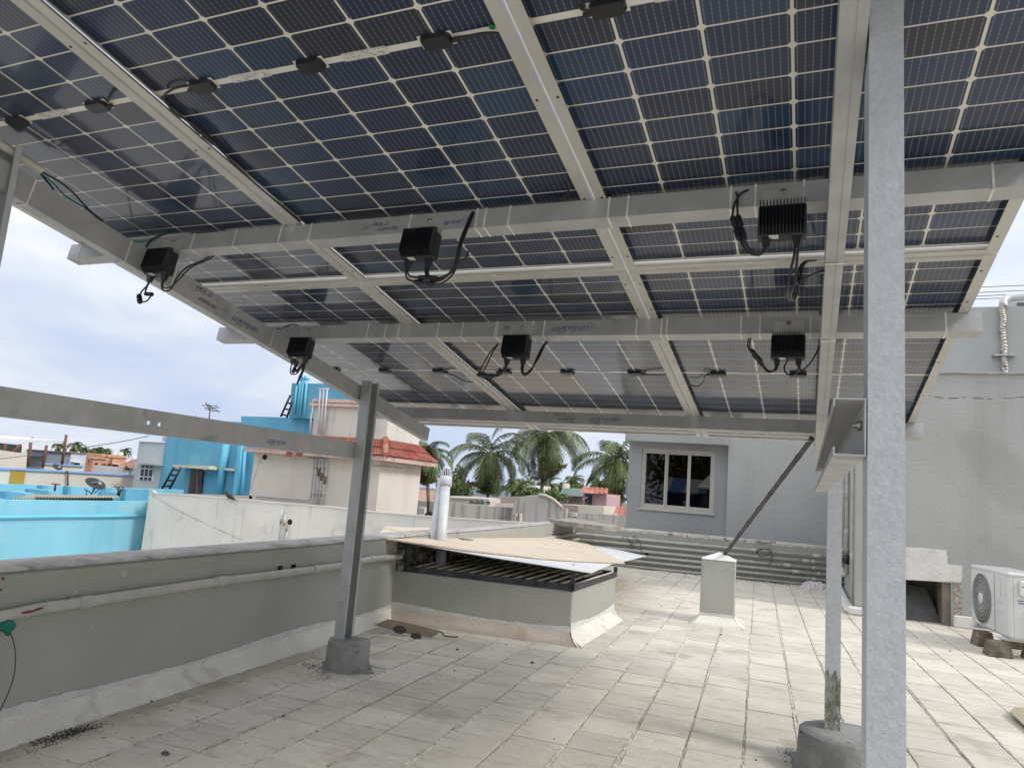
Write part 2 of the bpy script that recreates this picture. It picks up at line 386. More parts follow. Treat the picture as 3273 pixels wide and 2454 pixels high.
o = mb.obj('raised_mortar', RIDGE, floor, fix=False); o['kind'] = 'stuff'
print('tiles', len(cand))

# ================================================================ SOLAR PANELS
PW, PL = 1.142, 2.282
CELL = bpy.data.materials.new('solar_cell'); CELL.use_nodes = True
def build_cell_material():
    t = CELL.node_tree; b = t.nodes['Principled BSDF']; n = t.nodes.new; l = t.links.new
    b.inputs['Roughness'].default_value = .35; b.inputs['Specular IOR Level'].default_value = .3
    tc_ = n('ShaderNodeTexCoord'); oi = n('ShaderNodeObjectInfo'); sx = n('ShaderNodeSeparateXYZ'); l(tc_.outputs['Object'], sx.inputs[0])
    def m(op, a_, b_=None, c_=None):
        q = n('ShaderNodeMath'); q.operation = op
        for i_, v_ in enumerate((a_, b_, c_)):
            if v_ is None: continue
            if hasattr(v_, 'links'): l(v_, q.inputs[i_])
            else: q.inputs[i_].default_value = v_
        return q.outputs[0]
    fx = m('FRACT', m('MULTIPLY_ADD', sx.outputs[0], 1 / .0165, 10.5))
    line = m('LESS_THAN', m('ABSOLUTE', m('SUBTRACT', fx, .5)), .045)
    wide = m('LESS_THAN', m('ABSOLUTE', m('SUBTRACT', fx, .5)), .085)
    fy = m('FRACT', m('MULTIPLY_ADD', sx.outputs[1], 1 / .0118, 7.5))
    pad = m('MULTIPLY', wide, m('LESS_THAN', m('ABSOLUTE', m('SUBTRACT', fy, .5)), .12))
    msk = m('MAXIMUM', m('MULTIPLY', line, .55), m('MULTIPLY', pad, .95))
    rp = n('ShaderNodeValToRGB'); e = rp.color_ramp.elements; l(oi.outputs['Random'], rp.inputs[0])
    e[0].position = 0; e[0].color = (.014, .028, .078, 1); e[1].position = 1; e[1].color = (.022, .058, .130, 1)
    for p_, c_ in ((.3, (.018, .028, .068)), (.55, (.018, .044, .115)), (.72, (.021, .036, .085)), (.80, (.022, .025, .048)), (.88, (.018, .048, .098))):
        q = e.new(p_); q.color = (*c_, 1)
    x = n('ShaderNodeMix'); x.data_type = 'RGBA'; l(msk, x.inputs[0]); l(rp.outputs[0], x.inputs[6]); x.inputs[7].default_value = (.30, .27, .21, 1)
    l(x.outputs[2], b.inputs['Base Color'])
build_cell_material()
BACK = mat('white_grid_print', (.86, .84, .77), .6, 0, (.80, .78, .72), vs=4)
PGLASS = glass_mat('panel_glass', (.98, .98, .98), .09, 1.45, 4.6, .9)
# one cell, corners cut
cm = MB(); a_, b_, c_ = .0884, .0434, .0070
oct_ = [(-a_ + c_, -b_), (a_ - c_, -b_), (a_, -b_ + c_), (a_, b_ - c_), (a_ - c_, b_), (-a_ + c_, b_), (-a_, b_ - c_), (-a_, -b_ + c_)]
cm.prism([(x, y, -.0006) for x, y in oct_], (0, 0, .0008)); cell_me = cm.mesh('cell', CELL)
def make_panel():
    """local frame: x across, y down the slope, z out of the array; origin at the near left corner underneath"""
    root = empty('solar_panel')
    # long rails with an inward flange
    for sx in (0, 1):
        m_ = MB(); x0 = 0 if sx == 0 else PW - .0018; m_.box((x0, 0, 0), (x0 + .0018, PL, .030))
        f0, f1 = (.0018, .034) if sx == 0 else (PW - .034, PW - .0018)
        m_.box((f0, .0005, 0), (f1, PL - .0005, .0016)); 
        h0, h1 = (.0018, .011) if sx == 0 else (PW - .011, PW - .0018)
        m_.box((h0, .0005, .0225), (h1, PL - .0005, .0240))
        rail = m_.obj('frame_rail', FRAME, root)
        xc = .022 if sx == 0 else PW - .022
        for yy in (.10, .33, .47, .92, 1.36, 1.81, 1.95, 2.18):
            h = MB(); h.lathe([(.0042, -.0006), (.0042, .0002)], 8, Matrix.Translation((xc, yy, 0))); h.obj('mounting_hole', HOLE, rail)  # flat dark disc stands for the shade inside a bolt hole
    for sy in (0, 1):
        m_ = MB(); y0 = 0 if sy == 0 else PL - .0018; m_.box((.002, y0 + .0002, .0002), (PW - .002, y0 + .0016, .0298))
        f0, f1 = (.0018, .024) if sy == 0 else (PL - .024, PL - .0018)
        m_.box((.0345, f0, .0001), (PW - .0345, f1, .0017)); m_.obj('frame_rail', FRAME, root)
    m_ = MB(); m_.box((.012, .010, .0262), (PW - .012, PL - .010, .0290)); m_.obj('back_sheet', BACK, root)
    m_ = MB(); m_.quad((.002, .002, .0245), (PW - .002, .002, .0245), (PW - .002, PL - .002, .0245), (.002, PL - .002, .0245)); m_.obj('glass', PGLASS, root, fix=False)
    for c in range(6):
        for r in range(24):
            x = .019 + .184 * (c + .5); y = (.035 if r < 12 else PL - .035 - .0922 * 24 - 0) + .0922 * (r + .5)
            if r < 12: y = .029 + .0922 * (r + .5)
            else: y = PL / 2 + .009 + .0922 * (r - 12 + .5)
            o = link('cell', cell_me, root); o.location = (x, y, .0258)
    for c in (1, 3, 5):
        x = .019 + .184 * c; y = PL / 2; m_ = MB()
        bot = [(-.030, -.019), (.028, -.019), (.036, -.011), (.036, .011), (.028, .019), (-.030, .019), (-.036, .013), (-.036, -.013)]
        m_.hull([Vector((x + p * 1.12, y + q * 1.12, .0243)) for p, q in bot], [Vector((x + p, y + q, .0115)) for p, q in bot])
        jb = m_.obj('junction_box', BLACK, root)
        m_ = MB(); m_.box((x - .046, y - .020, .0236), (x + .045, y + .020, .0242)); m_.obj('sealant_bead', TIE, jb)
        if c != 3:
            s_ = 1 if c == 5 else -1
            m_ = MB(); m_.tube([(x + s_ * .034, y + .004, .018), (x + s_ * .056, y + .004, .018)], .006, 8); m_.obj('cable_gland', BLACK, jb)
    for c in (2, 4):
        x = .019 + .184 * c; m_ = MB(); m_.box((x - .085, PL / 2 - .013, .0236), (x + .045, PL / 2 + .013, .0241)); st = m_.obj('rating_label', STICKER, root)
        rr_ = random.Random(c)
        m_ = MB()
        for k in range(26):
            xx = x - .08 + rr_.random() * .115; yy = PL / 2 - .010 + int(rr_.random() * 4) * .0055; m_.box((xx, yy, .02345), (xx + rr_.uniform(.002, .010), yy + .0022, .0236))
        m_.obj('printed_text', mat('print_grey', (.16, .16, .16), .8), st)
    m_ = MB(); m_.box((.62, PL - .0216, -.0006), (.665, PL - .006, .0000)); o = m_.obj('serial_label', STICKER, root)
    m_ = MB()
    for k in range(9): m_.box((.632 + k * .0035, PL - .017, -.0010), (.634 + k * .0035, PL - .011, -.0006))
    m_.obj('barcode', INK, o)
    return root
def copy_tree(o, parent=None):
    c = o.copy(); COL.objects.link(c); c.parent = parent
    for ch in list(o.children): copy_tree(ch, c)
    return c
pan = make_panel()
spots = []
for j, row in enumerate(('near', 'far')):
    for i, side in enumerate(('left', 'middle', 'right')):
        spots.append((-2.302 + 1.154 * i, -2.288 if j == 0 else .006, side, row))
for i, (u, v, side, row) in enumerate(spots):
    o = pan if i == 0 else copy_tree(pan)
    o.matrix_world = ARR @ Matrix.Translation((u, v, 0))
    where = {'near': 'of dark cells in the near row overhead', 'far': 'of dark cells in the far low row'}[row]
    tag(o, f'{side} solar panel {where}', 'solar panel', 'solar panels of the tilted rooftop array')

# ================================================================ STEEL STRUCTURE
def a_box(name, lo, hi, m, parent=None, bevel=0):
    mb = MB(); mb.box(lo, hi); o = mb.obj(name, m, parent, bevel); 
    if parent is None: o.matrix_world = ARR
    return o
def text_part(body, loc, size, m, parent, rz=0.0, shear=.35, ext=.0004, M=None):
    cu = bpy.data.curves.new('handwriting', 'FONT'); cu.body = body; cu.size = size; cu.shear = shear; cu.extrude = ext; cu.align_x = 'LEFT'
    cu.offset = -.012 * size
    o = bpy.data.objects.new('handwriting', cu); COL.objects.link(o); o.parent = parent
    o.matrix_local = M if M is not None else Matrix.Translation(loc) @ Matrix.Rotation(R(-90), 4, 'X').inverted() @ Matrix.Rotation(rz, 4, 'Z')
    cu.materials.append(m)
    dg = bpy.context.evaluated_depsgraph_get(); me = bpy.data.meshes.new_from_object(o.evaluated_get(dg)); 
    o2 = link('handwriting', me, parent); o2.matrix_local = o.matrix_local.copy()
    if not me.materials: me.materials.append(m)
    bpy.data.objects.remove(o); return o2
def ring(parent, cx, cy, r, m, M):
    mb = MB(); pts = []
    for k in range(19):
        a2 = 2 * math.pi * k / 18; pts.append((cx + r * 1.25 * math.cos(a2), cy + r * math.sin(a2), .0004))
    for k in range(18):
        p, q = Vector(pts[k]), Vector(pts[k + 1]); c0 = Vector((cx, cy, .0004))
        mb.quad(p, q, c0 + (q - c0) * .93, c0 + (p - c0) * .93)
    o = mb.obj('pen_circle', m, parent, fix=False); o.matrix_local = M; return o
purlins = []
for nm, v0, v1, dep, lab in (('first', -.474, -.414, .069, 'galvanised cross purlin nearest the viewer carrying three black optimizers'),
                        ('second', .424, .488, .072, 'middle galvanised cross purlin with blue pen writing on its face'),
                        ('third', 1.822, 1.885, .076, 'last low galvanised purlin at the far end of the array above the palm trees')):
    u0, u1 = -2.35, 1.186
    mb = MB(); t_ = .0025
    mb.box((u0, v0, -dep), (u1, v0 + t_, -.0008)); mb.box((u0, v0 + t_, -dep), (u1, v1, -dep + t_)); mb.box((u0, v1 - t_, -dep + t_), (u1, v1, -.0008)); mb.box((u0, v0 + t_, -.0008 - t_), (u1, v1 - t_, -.0008))
    me = mb.mesh('steel_tube', GALV); p_ = thing('purlin', lab, 'steel beam', group='cross purlins under the solar panels', mat=ARR)
    o = link('steel_tube', me, p_)
    purlins.append((p_, v0, v1, dep))
def face_M(u, v, w_, flip=False):
    """text lying on a purlin's near face: x along u, y up (w), normal towards -v"""
    M_ = Matrix(((1, 0, 0, u), (0, 0, -1, v - .0006), (0, 1, 0, w_), (0, 0, 0, 1)))
    return M_ @ Matrix.Rotation(math.pi, 4, 'Z') if flip else M_
P1, P2, P3 = [q[0] for q in purlins]
TAM = '\u0bae\u0ba4\u0bc1\u0bb0\u0bc8'
text_part('MDL-D', None, .022, INK, P1, M=face_M(-.80, -.474, -.034)); text_part('A5045702', None, .020, INK, P1, M=face_M(-.775, -.474, -.054)); ring(P1, 0, 0, .012, INK, face_M(-.822, -.474, -.034))
text_part('6', None, .016, INK, P1, M=face_M(-.827, -.474, -.040))
text_part(TAM, None, .020, INKB, P1, M=face_M(-.527, -.474, -.048)); ring(P1, 0, 0, .014, INKB, face_M(-.425, -.474, -.034)); text_part('6', None, .018, INKB, P1, M=face_M(-.431, -.474, -.040))
text_part('A5045702', None, .022, INK, P2, M=face_M(-.565, .424, -.022, True)); ring(P2, 0, 0, .013, INK, face_M(-.475, .424, -.035)); text_part('7', None, .016, INK, P2, M=face_M(-.478, .424, -.041))
text_part(TAM, None, .042, INKB, P2, M=face_M(-.428, .424, -.052)); ring(P2, 0, 0, .015, INKB, face_M(-.243, .424, -.032)); text_part('6', None, .018, INKB, P2, M=face_M(-.249, .424, -.038))
text_part('MDL-D', None, .030, INK, P3, M=face_M(-.88, 1.822, -.030)); text_part('A5045702', None, .026, INK, P3, M=face_M(-.84, 1.822, -.056)); ring(P3, 0, 0, .014, INK, face_M(-.91, 1.822, -.030))
text_part(TAM, None, .045, INKB, P3, M=face_M(-.64, 1.822, -.055)); ring(P3, 0, 0, .014, INKB, face_M(-.455, 1.822, -.035)); text_part('5', None, .018, INKB, P3, M=face_M(-.460, 1.822, -.041))

# rafters, lying under the purlins
def rafter(label, ua, ub, w0, w1, va, vb, wd):
    mb = MB(); t_ = .0025
    def c(u, v, w_): return Vector((u, v, w_))
    for (du0, du1, z0, z1) in ((0, wd, w0 - .0, w0 + t_), (0, wd, w1 - t_, w1), (wd - t_, wd, w0 + t_, w1 - t_), (0, t_, w0 + t_, w1 - t_)):
        mb.hull([c(ua + du0, va, z0), c(ua + du1, va, z0), c(ub + du1, vb, z0), c(ub + du0, vb, z0)], [c(ua + du0, va, z1), c(ua + du1, va, z1), c(ub + du1, vb, z1), c(ub + du0, vb, z1)])
    # a folded lip line along the underside
    mb.hull([c(ua + wd * .62, va, w0 - .0022), c(ua + wd, va, w0 - .0022), c(ub + wd, vb, w0 - .0022), c(ub + wd * .62, vb, w0 - .0022)], [c(ua + wd * .62, va, w0 - .0002), c(ua + wd, va, w0 - .0002), c(ub + wd, vb, w0 - .0002), c(ub + wd * .62, vb, w0 - .0002)])
    root = thing('rafter', label, 'steel beam', group='sloping rafters of the array', mat=ARR)
    mb.obj('steel_tube', GALV, root); return root
raf1 = rafter('left sloping galvanised rafter with blue pen writing, against the sky', -1.815 - .048, -1.895 - .048, -.168, -.0775, -1.28, 2.09, .048)
raf2 = rafter('right sloping galvanised rafter running up beside the near post', .660, .662, -.168, -.0775, -1.35, 2.02, .048)
def side_M(u, v, w_, rz=0):   # on the rafter's right face: x along v, y up, normal +u
    return Matrix(((0, 0, 1, u + .0006), (1, 0, 0, v), (0, 1, 0, w_), (0, 0, 0, 1)))
ru = lambda v: -1.815 - .08 * (v + 1.28) / 3.37
def rtext(b, size, m, v, w_): 
    M_ = side_M(ru(v + .05) + .0012, v, w_) ; M_ = Matrix.Translation((0,0,0)) @ M_ @ Matrix.Rotation(R(.0), 4, 'Z'); o = text_part(b, None, size, m, raf1, M=M_); o.rotation_mode = 'QUATERNION'; return o
rtext('MDL-D', .030, INK, -.225, -.110); rtext('A5045702', .026, INK, -.20, -.148); ring(raf1, 0, 0, .016, INK, side_M(ru(-.24) + .0016, -.24, -.108)); rtext(TAM, .044, INKB, .012, -.145); ring(raf1, 0, 0, .016, INKB, side_M(ru(-.03) + .0016, -.03, -.125)); rtext('9', .022, INKB, -.037, -.132)

# C section helper: profile in a plane, extruded along an axis
def c_section(w_, d, lip, t_):
    """open towards +x: web at x=0, flanges at y=+-d/2, lips; returns rectangles (x0,y0,x1,y1)"""
    return [(0, -d/2, t_, d/2), (t_, -d/2, w_, -d/2 + t_), (t_, d/2 - t_, w_, d/2), (w_ - t_, -d/2 + t_, w_, -d/2 + lip), (w_ - t_, d/2 - lip, w_, d/2 - t_)]
def holed_web(mb, x0, x1, y0, y1, z0, z1, holes, along):
    """flat web on x0..x1 with real rectangular holes (centre y, centre z, half height y, half height z)"""
    ax = 0 if along == 'y' else 1; hs = sorted(holes, key=lambda h: h[ax]); lo = (y0, z0)[ax]; end = (y1, z1)[ax]
    for h in hs:
        a_, b_ = h[ax] - h[2 + ax], h[ax] + h[2 + ax]
        if ax == 0:
            mb.box((x0, lo, z0), (x1, a_, z1)); mb.box((x0, a_, z0), (x1, b_, h[1] - h[3])); mb.box((x0, a_, h[1] + h[3]), (x1, b_, z1))
        else:
            mb.box((x0, y0, lo), (x1, y1, a_)); mb.box((x0, y0, a_), (x1, h[0] - h[2], b_)); mb.box((x0, h[0] + h[2], a_), (x1, y1, b_))
        lo = b_
    if ax == 0: mb.box((x0, lo, z0), (x1, end, z1))
    else: mb.box((x0, y0, lo), (x1, y1, end))
def post(label, x, y, ztop, zbot, m, parts=True, width=.060):
    root = thing('steel_post', label, 'post', (x, y, 0), group='galvanised posts of the solar array')
    mb = MB()
    cs_ = c_section(width, .105, .020, .003)
    for (x0, y0, x1, y1) in cs_[1:]: mb.box((x0, y0 + .0525, zbot), (x1, y1 + .0525, ztop))
    holed_web(mb, 0, .003, 0, .105, zbot, ztop, [(.072, ztop - q, .006, .011) for q in (.06, .16, .9, 1.35)], 'z')
    mb.obj('channel', m, root)
    return root
post('far left galvanised channel post standing on a round concrete footing', -1.865, 1.10, 1.655, .10, GALV)
post('far right galvanised post behind the foreground post, cement smeared on its foot', .712, 1.10, 1.50, .10, GALVP)
np_ = post('large blurred foreground galvanised post at the right', .712, -1.158, 2.02, .10, GALVP, width=.055)
post('near left galvanised post cut off by the left edge of the photo', -1.865, -1.158, 2.075, .10, GALVP)
# tie beams
def tie(label, x0, sgn, y0, y1, z0, z1, lip=.014, holes=()):
    root = thing('tie_beam', label, 'steel beam', (x0, 0, 0), group='horizontal tie channels between the posts')
    mb = MB(); t_ = .0025; d = z1 - z0; wd = .050
    X = lambda a_, b_: (min(sgn * a_, sgn * b_), max(sgn * a_, sgn * b_))
    for (a_, b_, zz0, zz1) in ((0, t_, z0, z1), (t_, wd, z0, z0 + t_), (t_, wd, z1 - t_, z1), (wd - t_, wd, z0 + t_, z0 + lip), (wd - t_, wd, z1 - lip, z1 - t_)):
        xa, xb = X(a_, b_)
        if a_ == 0: holed_web(mb, xa, xb, y0, y1, zz0, zz1, holes, 'y')
        else: mb.box((xa, y0, zz0), (xb, y1, zz1))
    mb.obj('channel', GALV, root); return root
tb = tie('open galvanised tie channel bolted to the foreground post, seen end on', .710, -1, -1.158, 1.24, 1.178, 1.275)
mb = MB(); mb.lathe([(.009, 0), (.009, .008)], 6, Matrix.Translation((-.0026, .055, 1.235)) @ Matrix.Rotation(R(-90), 4, 'Y')); mb.lathe([(.005, 0), (.005, .016)], 8, Matrix.Translation((-.0026, .055, 1.235)) @ Matrix.Rotation(R(-90), 4, 'Y')); 
for v_ in range(len(mb.v)): mb.v[v_] = (mb.v[v_][0], mb.v[v_][1] - 1.158, mb.v[v_][2])
mb.obj('bolt', BOLT, tb)
tl = tie('long grey tie channel crossing the sky from the left edge to the far left post', -1.868, -1, -1.158, 1.135, 1.187, 1.287, holes=[(p_.y, p_.z, .008, .008) for p_ in (at(475, 552.7, 0, -1.868), at(508, 558, 0, -1.868), at(1030 / 1.4797, 1431 / 1.4797, 0, -1.868))] if False else [(at(x_, y_, 0, -1.868).y, at(x_, y_, 0, -1.868).z, .0075, .0075) for x_, y_ in ((321, 913), (344, 916.7), (713, 965))])
mb = MB(); M_ = Matrix(((0, 0, 1, .0006), (1, 0, 0, .35), (0, 1, 0, 1.212), (0, 0, 0, 1))); text_part(TAM, None, .036, INKB, tl, M=M_); 

# footings
def footing(label, x, y, r, h, squash=1.0, seed=1):
    rnd = random.Random(seed); mb = MB(); n = 28
    prof = [(r * 1.06, -.02), (r * 1.03, .02), (r, .05), (r * .985, h * .6), (r * .97, h - .008), (r * .94, h), (r * .4, h + .006)]
    vs = []
    jit = [rnd.uniform(-.03, .03) for _ in range(n)]
    for i, (rr_, z_) in enumerate(prof):
        for k in range(n):
            a2 = 2 * math.pi * k / n; q = rr_ * (1 + jit[k] * .7 + rnd.uniform(-.022, .022)); vs.append(Vector((x + q * math.cos(a2) * squash, y + q * math.sin(a2), z_ + rnd.uniform(-.002, .002))))
    m_ = len(prof); fs = [(i * n + k, i * n + (k + 1) % n, (i + 1) * n + (k + 1) % n, (i + 1) * n + k) for i in range(m_ - 1) for k in range(n)]; fs.append(tuple(range((m_ - 1) * n, m_ * n)))
    mb.add(vs, fs, True); o = mb.obj('concrete_footing', CONC); tag(o, label, 'footing', 'round concrete footings under the posts')
    mb = MB(); pts = [Vector((x + r * 1.12 * (1 + rnd.uniform(-.02, .38) * (math.cos(k * .45 + seed) > -.2)) * math.cos(2 * math.pi * k / 30) * squash, y + r * 1.12 * (1 + rnd.uniform(-.02, .3)) * math.sin(2 * math.pi * k / 30), .0035)) for k in range(30)]
    mb.add([Vector((x, y, .010))] + pts + [p - Vector((0, 0, .01)) for p in pts], [(0, 1 + k, 1 + (k + 1) % 30) for k in range(30)] + [(1 + k, 31 + k, 31 + (k + 1) % 30, 1 + (k + 1) % 30) for k in range(30)]); mb.obj('mortar_spill', CONC, o, fix=False); return o
footing('small round concrete footing under the far left post', -1.79, 1.15, .122, .155, 1.0, 1)
footing('wide round concrete footing under the far right post', .80, 1.10, .19, .155, 1.05, 2)
footing('concrete footing under the foreground post, below the frame', .75, -1.10, .17, .15, 1.0, 3)
footing('concrete footing of the near left post, outside the left edge', -1.79, -1.10, .14, .15, 1.0, 4)
CEM = mat('smeared_cement', (.20, .195, .15), .95, 0, (.36, .36, .33), vs=22, vlo=.4, vhi=.6, bump=1.0, bs=60, fine=.2, fs=90)
mb = MB(); rnd = random.Random(9)
nx, nz = 7, 14
grid = [[Vector((.711 + .062 * i / (nx - 1), 1.0985 - rnd.uniform(.001, .006), .15 + (.235 + .03 * math.sin(i * 2.1) + rnd.uniform(-.008, .008)) * j / (nz - 1))) for i in range(nx)] for j in range(nz)]
mb.add([p for r_ in grid for p in r_], [(j * nx + i, j * nx + i + 1, (j + 1) * nx + i + 1, (j + 1) * nx + i) for j in range(nz - 1) for i in range(nx - 1)])
o = mb.obj('cement_smear', CEM, fix=False); tag(o, 'rough smear of cement on the foot of the far right post', 'cement')

# ================================================================ POWER OPTIMIZERS
def make_optimizer(label, u, vf, kind):
    root = thing('power_optimizer', label, 'electronics box', group='black power optimizers bolted under the panels', mat=ARR @ Matrix.Translation((u, vf, 0)))
    mb = MB(); mb.box((-.054, -.0022, -.100), (.054, -.0008, -.022)); mb.obj('mounting_plate', FRAME, root, bevel=.0006)
    mb = MB(); mb.lathe([(.0085, 0), (.0085, .003), (.0055, .0032), (.0055, .008)], 10, Matrix.Translation((-.001, -.0022, -.031)) @ Matrix.Rotation(R(90), 4, 'X')); mb.obj('bolt', BOLT, root)
    mb = MB(); mb.box((-.061, -.040, -.190), (.061, -.003, -.094)); mb.obj('housing', BLACKM, root, bevel=.004)
    mb = MB()
    for k in range(14):
        x = -.056 + k * .112 / 13
        mb.hull([Vector((x - .0013, -.040, -.186)), Vector((x + .0013, -.040, -.186)), Vector((x + .0013, -.036, -.082)), Vector((x - .0013, -.036, -.082))],
                [Vector((x - .0009, -.064, -.172)), Vector((x + .0009, -.064, -.172)), Vector((x + .0009, -.060, -.090)), Vector((x - .0009, -.060, -.090))])
    mb.obj('heat_fins', BLACKM, root)
    mb = MB(); mb.box((-.032, -.0440, -.1925), (-.008, -.026, -.1902)); mb.obj('label_sticker', STICKER, root)
    mb = MB(); mb.box((-.048, -.0026, -.075), (-.028, -.0022, -.052)); q = mb.obj('paper_tag', STICKER, root)
    gl = []
    for sx in (-1, 1):
        x = sx * .038; mb = MB()
        mb.hull([Vector((x - .012, -.032, -.189)), Vector((x + .012, -.032, -.189)), Vector((x + .012, -.010, -.189)), Vector((x - .012, -.010, -.189))], [Vector((x - .008, -.028, -.217)), Vector((x + .008, -.028, -.217)), Vector((x + .008, -.014, -.217)), Vector((x - .008, -.014, -.217))])
        mb.obj('cable_gland', BLACK, root, bevel=.001)
    return root
def cable_part(root, pts, r=.0032, name='cable', m=None, k=6):
    mb = MB(); mb.tube(smooth_path(pts, k), r, 7); return mb.obj(name, m or CABLE, root)
def connector(root, a_, b_, r=.0085):
    a_, b_ = Vector(a_), Vector(b_); mb = MB(); q = lambda t_: a_ + (b_ - a_) * t_
    mb.tube([q(0), q(.04), q(.12), q(.42), q(.46), q(.54), q(.58), q(.9), q(.96), q(1)], [r * .5, r * .8, r, r, r * .75, r * .75, r * 1.05, r, r * .7, r * .45], 10); return mb.obj('cable_connector', BLACK, root)
GV = (-.021)
# right of the first purlin
o = make_optimizer('black finned optimizer on the first purlin nearest the foreground post', .549, -.474, 0)
cable_part(o, [(-.036, GV, -.215), (-.050, GV, -.232), (-.075, GV - .01, -.228), (-.098, -.03, -.192)]); cable_part(o, [(-.040, GV, -.215), (-.056, GV, -.236), (-.085, GV - .01, -.230), (-.108, -.032, -.188)])
connector(o, (-.094, -.03, -.197), (-.117, -.02, -.105)); connector(o, (-.108, -.034, -.195), (-.131, -.024, -.110))
cable_part(o, [(-.117, -.02, -.107), (-.120, -.012, -.07), (-.121, -.006, -.04), (-.127, 0, -.02), (-.131, .03, -.008)]); cable_part(o, [(-.131, -.024, -.112), (-.128, -.015, -.07), (-.116, -.008, -.035), (-.095, .0, -.016), (-.07, .03, -.006)])
for dx in (-.004, .004): cable_part(o, [(.038 + dx, GV, -.215), (.036 + dx, GV, -.245), (.028 + dx * 2, GV + .02, -.30), (.020 + dx, GV + .10, -.31), (.030 + dx, GV + .2, -.27), (.05 + dx, .30, -.10), (.09, .42, -.02)], .0036)
cable_part(o, [(.025, .12, -.30), (.04, .16, -.24), (.07, .20, -.19), (.112, .22, -.165)], .003)
# middle of the first purlin
o = make_optimizer('black finned optimizer in the middle of the first purlin between pen markings', -.567, -.474, 1)
cable_part(o, [(-.040, GV, -.215), (-.040, GV, -.235), (-.026, GV - .004, -.260), (.004, GV - .006, -.272)]); cable_part(o, [(-.034, GV, -.215), (-.034, GV, -.232), (-.018, GV - .004, -.250), (.016, GV - .006, -.258)])
connector(o, (.000, GV - .006, -.272), (.082, GV - .006, -.284)); connector(o, (.012, GV - .004, -.257), (.088, GV - .004, -.262))
cable_part(o, [(.082, GV - .006, -.284), (.108, GV, -.276), (.140, GV, -.24), (.150, GV - .01, -.18), (.150, -.024, -.10), (.155, -.006, -.02), (.150, .01, -.004)])
for dx in (-.004, .004): cable_part(o, [(.038 + dx, GV, -.215), (.040 + dx, GV, -.240), (.060, GV, -.262 + dx), (.098, GV, -.262 + dx), (.138 + dx, GV, -.225), (.148 + dx, GV - .008, -.15), (.153 + dx, -.014, -.07), (.160, 0, -.012), (.150, .03, -.006)], .0042)
cable_part(o, [(.130, .0, -.19), (.122, .05, -.16), (.105, .10, -.12), (.075, .16, -.06)], .003)
# left of the first purlin
o = make_optimizer('black finned optimizer at the left end of the first purlin, connector hanging against the sky', -1.738, -.474, 2)
cable_part(o, [(-.040, GV, -.215), (-.044, GV, -.235), (-.056, GV - .005, -.262), (-.058, GV, -.285)]); cable_part(o, [(-.036, GV, -.215), (-.040, GV, -.24), (-.040, GV, -.262), (-.030, GV, -.272)])
connector(o, (-.070, GV, -.272), (-.034, GV - .012, -.312), .010); connector(o, (-.040, GV, -.268), (.006, GV, -.272), .008); cable_part(o, [(-.036, GV - .012, -.308), (-.018, GV, -.300), (.0, GV, -.274)], .003)
for dx in (-.003, .003): cable_part(o, [(.038 + dx, GV, -.215), (.040 + dx, GV, -.238), (.062 + dx, GV, -.254 + dx * 2), (.092, GV, -.246 + dx * 2), (.112 + dx * 3, GV, -.21), (.128 + dx * 4, GV + .02, -.15), (.140 + dx * 4, .06, -.08), (.145, .09, -.02)], .0032)
# middle purlin, left
o = make_optimizer('black finned optimizer at the left end of the middle purlin, above the blue house', -1.738, .424, 3)
cable_part(o, [(-.040, GV, -.215), (-.040, GV, -.25), (-.030, GV, -.272), (.005, GV, -.270), (.02, GV, -.24), (.022, GV, -.215)]); connector(o, (-.022, GV, -.268), (-.002, GV - .008, -.205), .009); connector(o, (-.005, GV, -.262), (.030, GV, -.225), .007)
for dx in (-.004, .004): cable_part(o, [(.036 + dx, GV, -.215), (.038 + dx, GV, -.25), (.030 + dx, GV, -.29), (.022 + dx * .3, GV, -.325)], .0036)
# middle purlin, middle
o = make_optimizer('black finned optimizer in the middle of the middle purlin beside the blue writing', -.567, .424, 4)
for dx in (-.003, .003): cable_part(o, [(-.038 + dx, GV, -.215), (-.044 + dx, GV, -.238), (-.062, GV, -.262 + dx), (-.095, GV, -.270 + dx)], .0038)
connector(o, (-.090, GV, -.270), (-.175, GV, -.266)); connector(o, (-.088, GV + .02, -.262), (-.170, GV + .02, -.258))
for dx in (-.003, .004): cable_part(o, [(.038 + dx, GV, -.215), (.040 + dx, GV, -.245), (.055, GV, -.262 + dx), (.082, GV, -.240 + dx), (.100 + dx, GV + .01, -.18), (.104 + dx, .02, -.12), (.104 + dx, .06, -.076)], .004)
cable_part(o, [(-.165, GV, -.262), (-.172, .02, -.20), (-.160, .05, -.13), (-.140, .07, -.08)], .003); cable_part(o, [(-.150, GV, -.262), (-.152, .02, -.20), (-.148, .05, -.13), (-.136, .07, -.08)], .003)
# middle purlin, right
o = make_optimizer('black finned optimizer at the right end of the middle purlin beside the right rafter', .549, .424, 5)
for dx in (-.003, .003): cable_part(o, [(-.038 + dx, GV, -.215), (-.046 + dx, GV, -.234), (-.068, GV, -.238 + dx), (-.090, GV, -.214 + dx)], .0036)
connector(o, (-.086, GV, -.218), (-.128, GV, -.165), .0085); connector(o, (-.092, GV - .01, -.205), (-.136, GV - .01, -.150), .0085)
cable_part(o, [(-.128, GV, -.165), (-.140, GV, -.150), (-.141, 0, -.12), (-.141, .03, -.08)], .003); cable_part(o, [(-.136, GV - .01, -.150), (-.146, GV, -.14), (-.148, 0, -.11), (-.148, .03, -.08)], .003)
cable_part(o, [(.0, GV, -.192), (-.012, GV, -.22), (-.004, GV, -.246), (.018, GV, -.252), (.034, GV, -.238), (.038, GV, -.215)], .0032); cable_part(o, [(.040, GV, -.215), (.048, GV, -.232), (.066, GV, -.220), (.090, GV + .01, -.18), (.110, .02, -.12)], .0032)

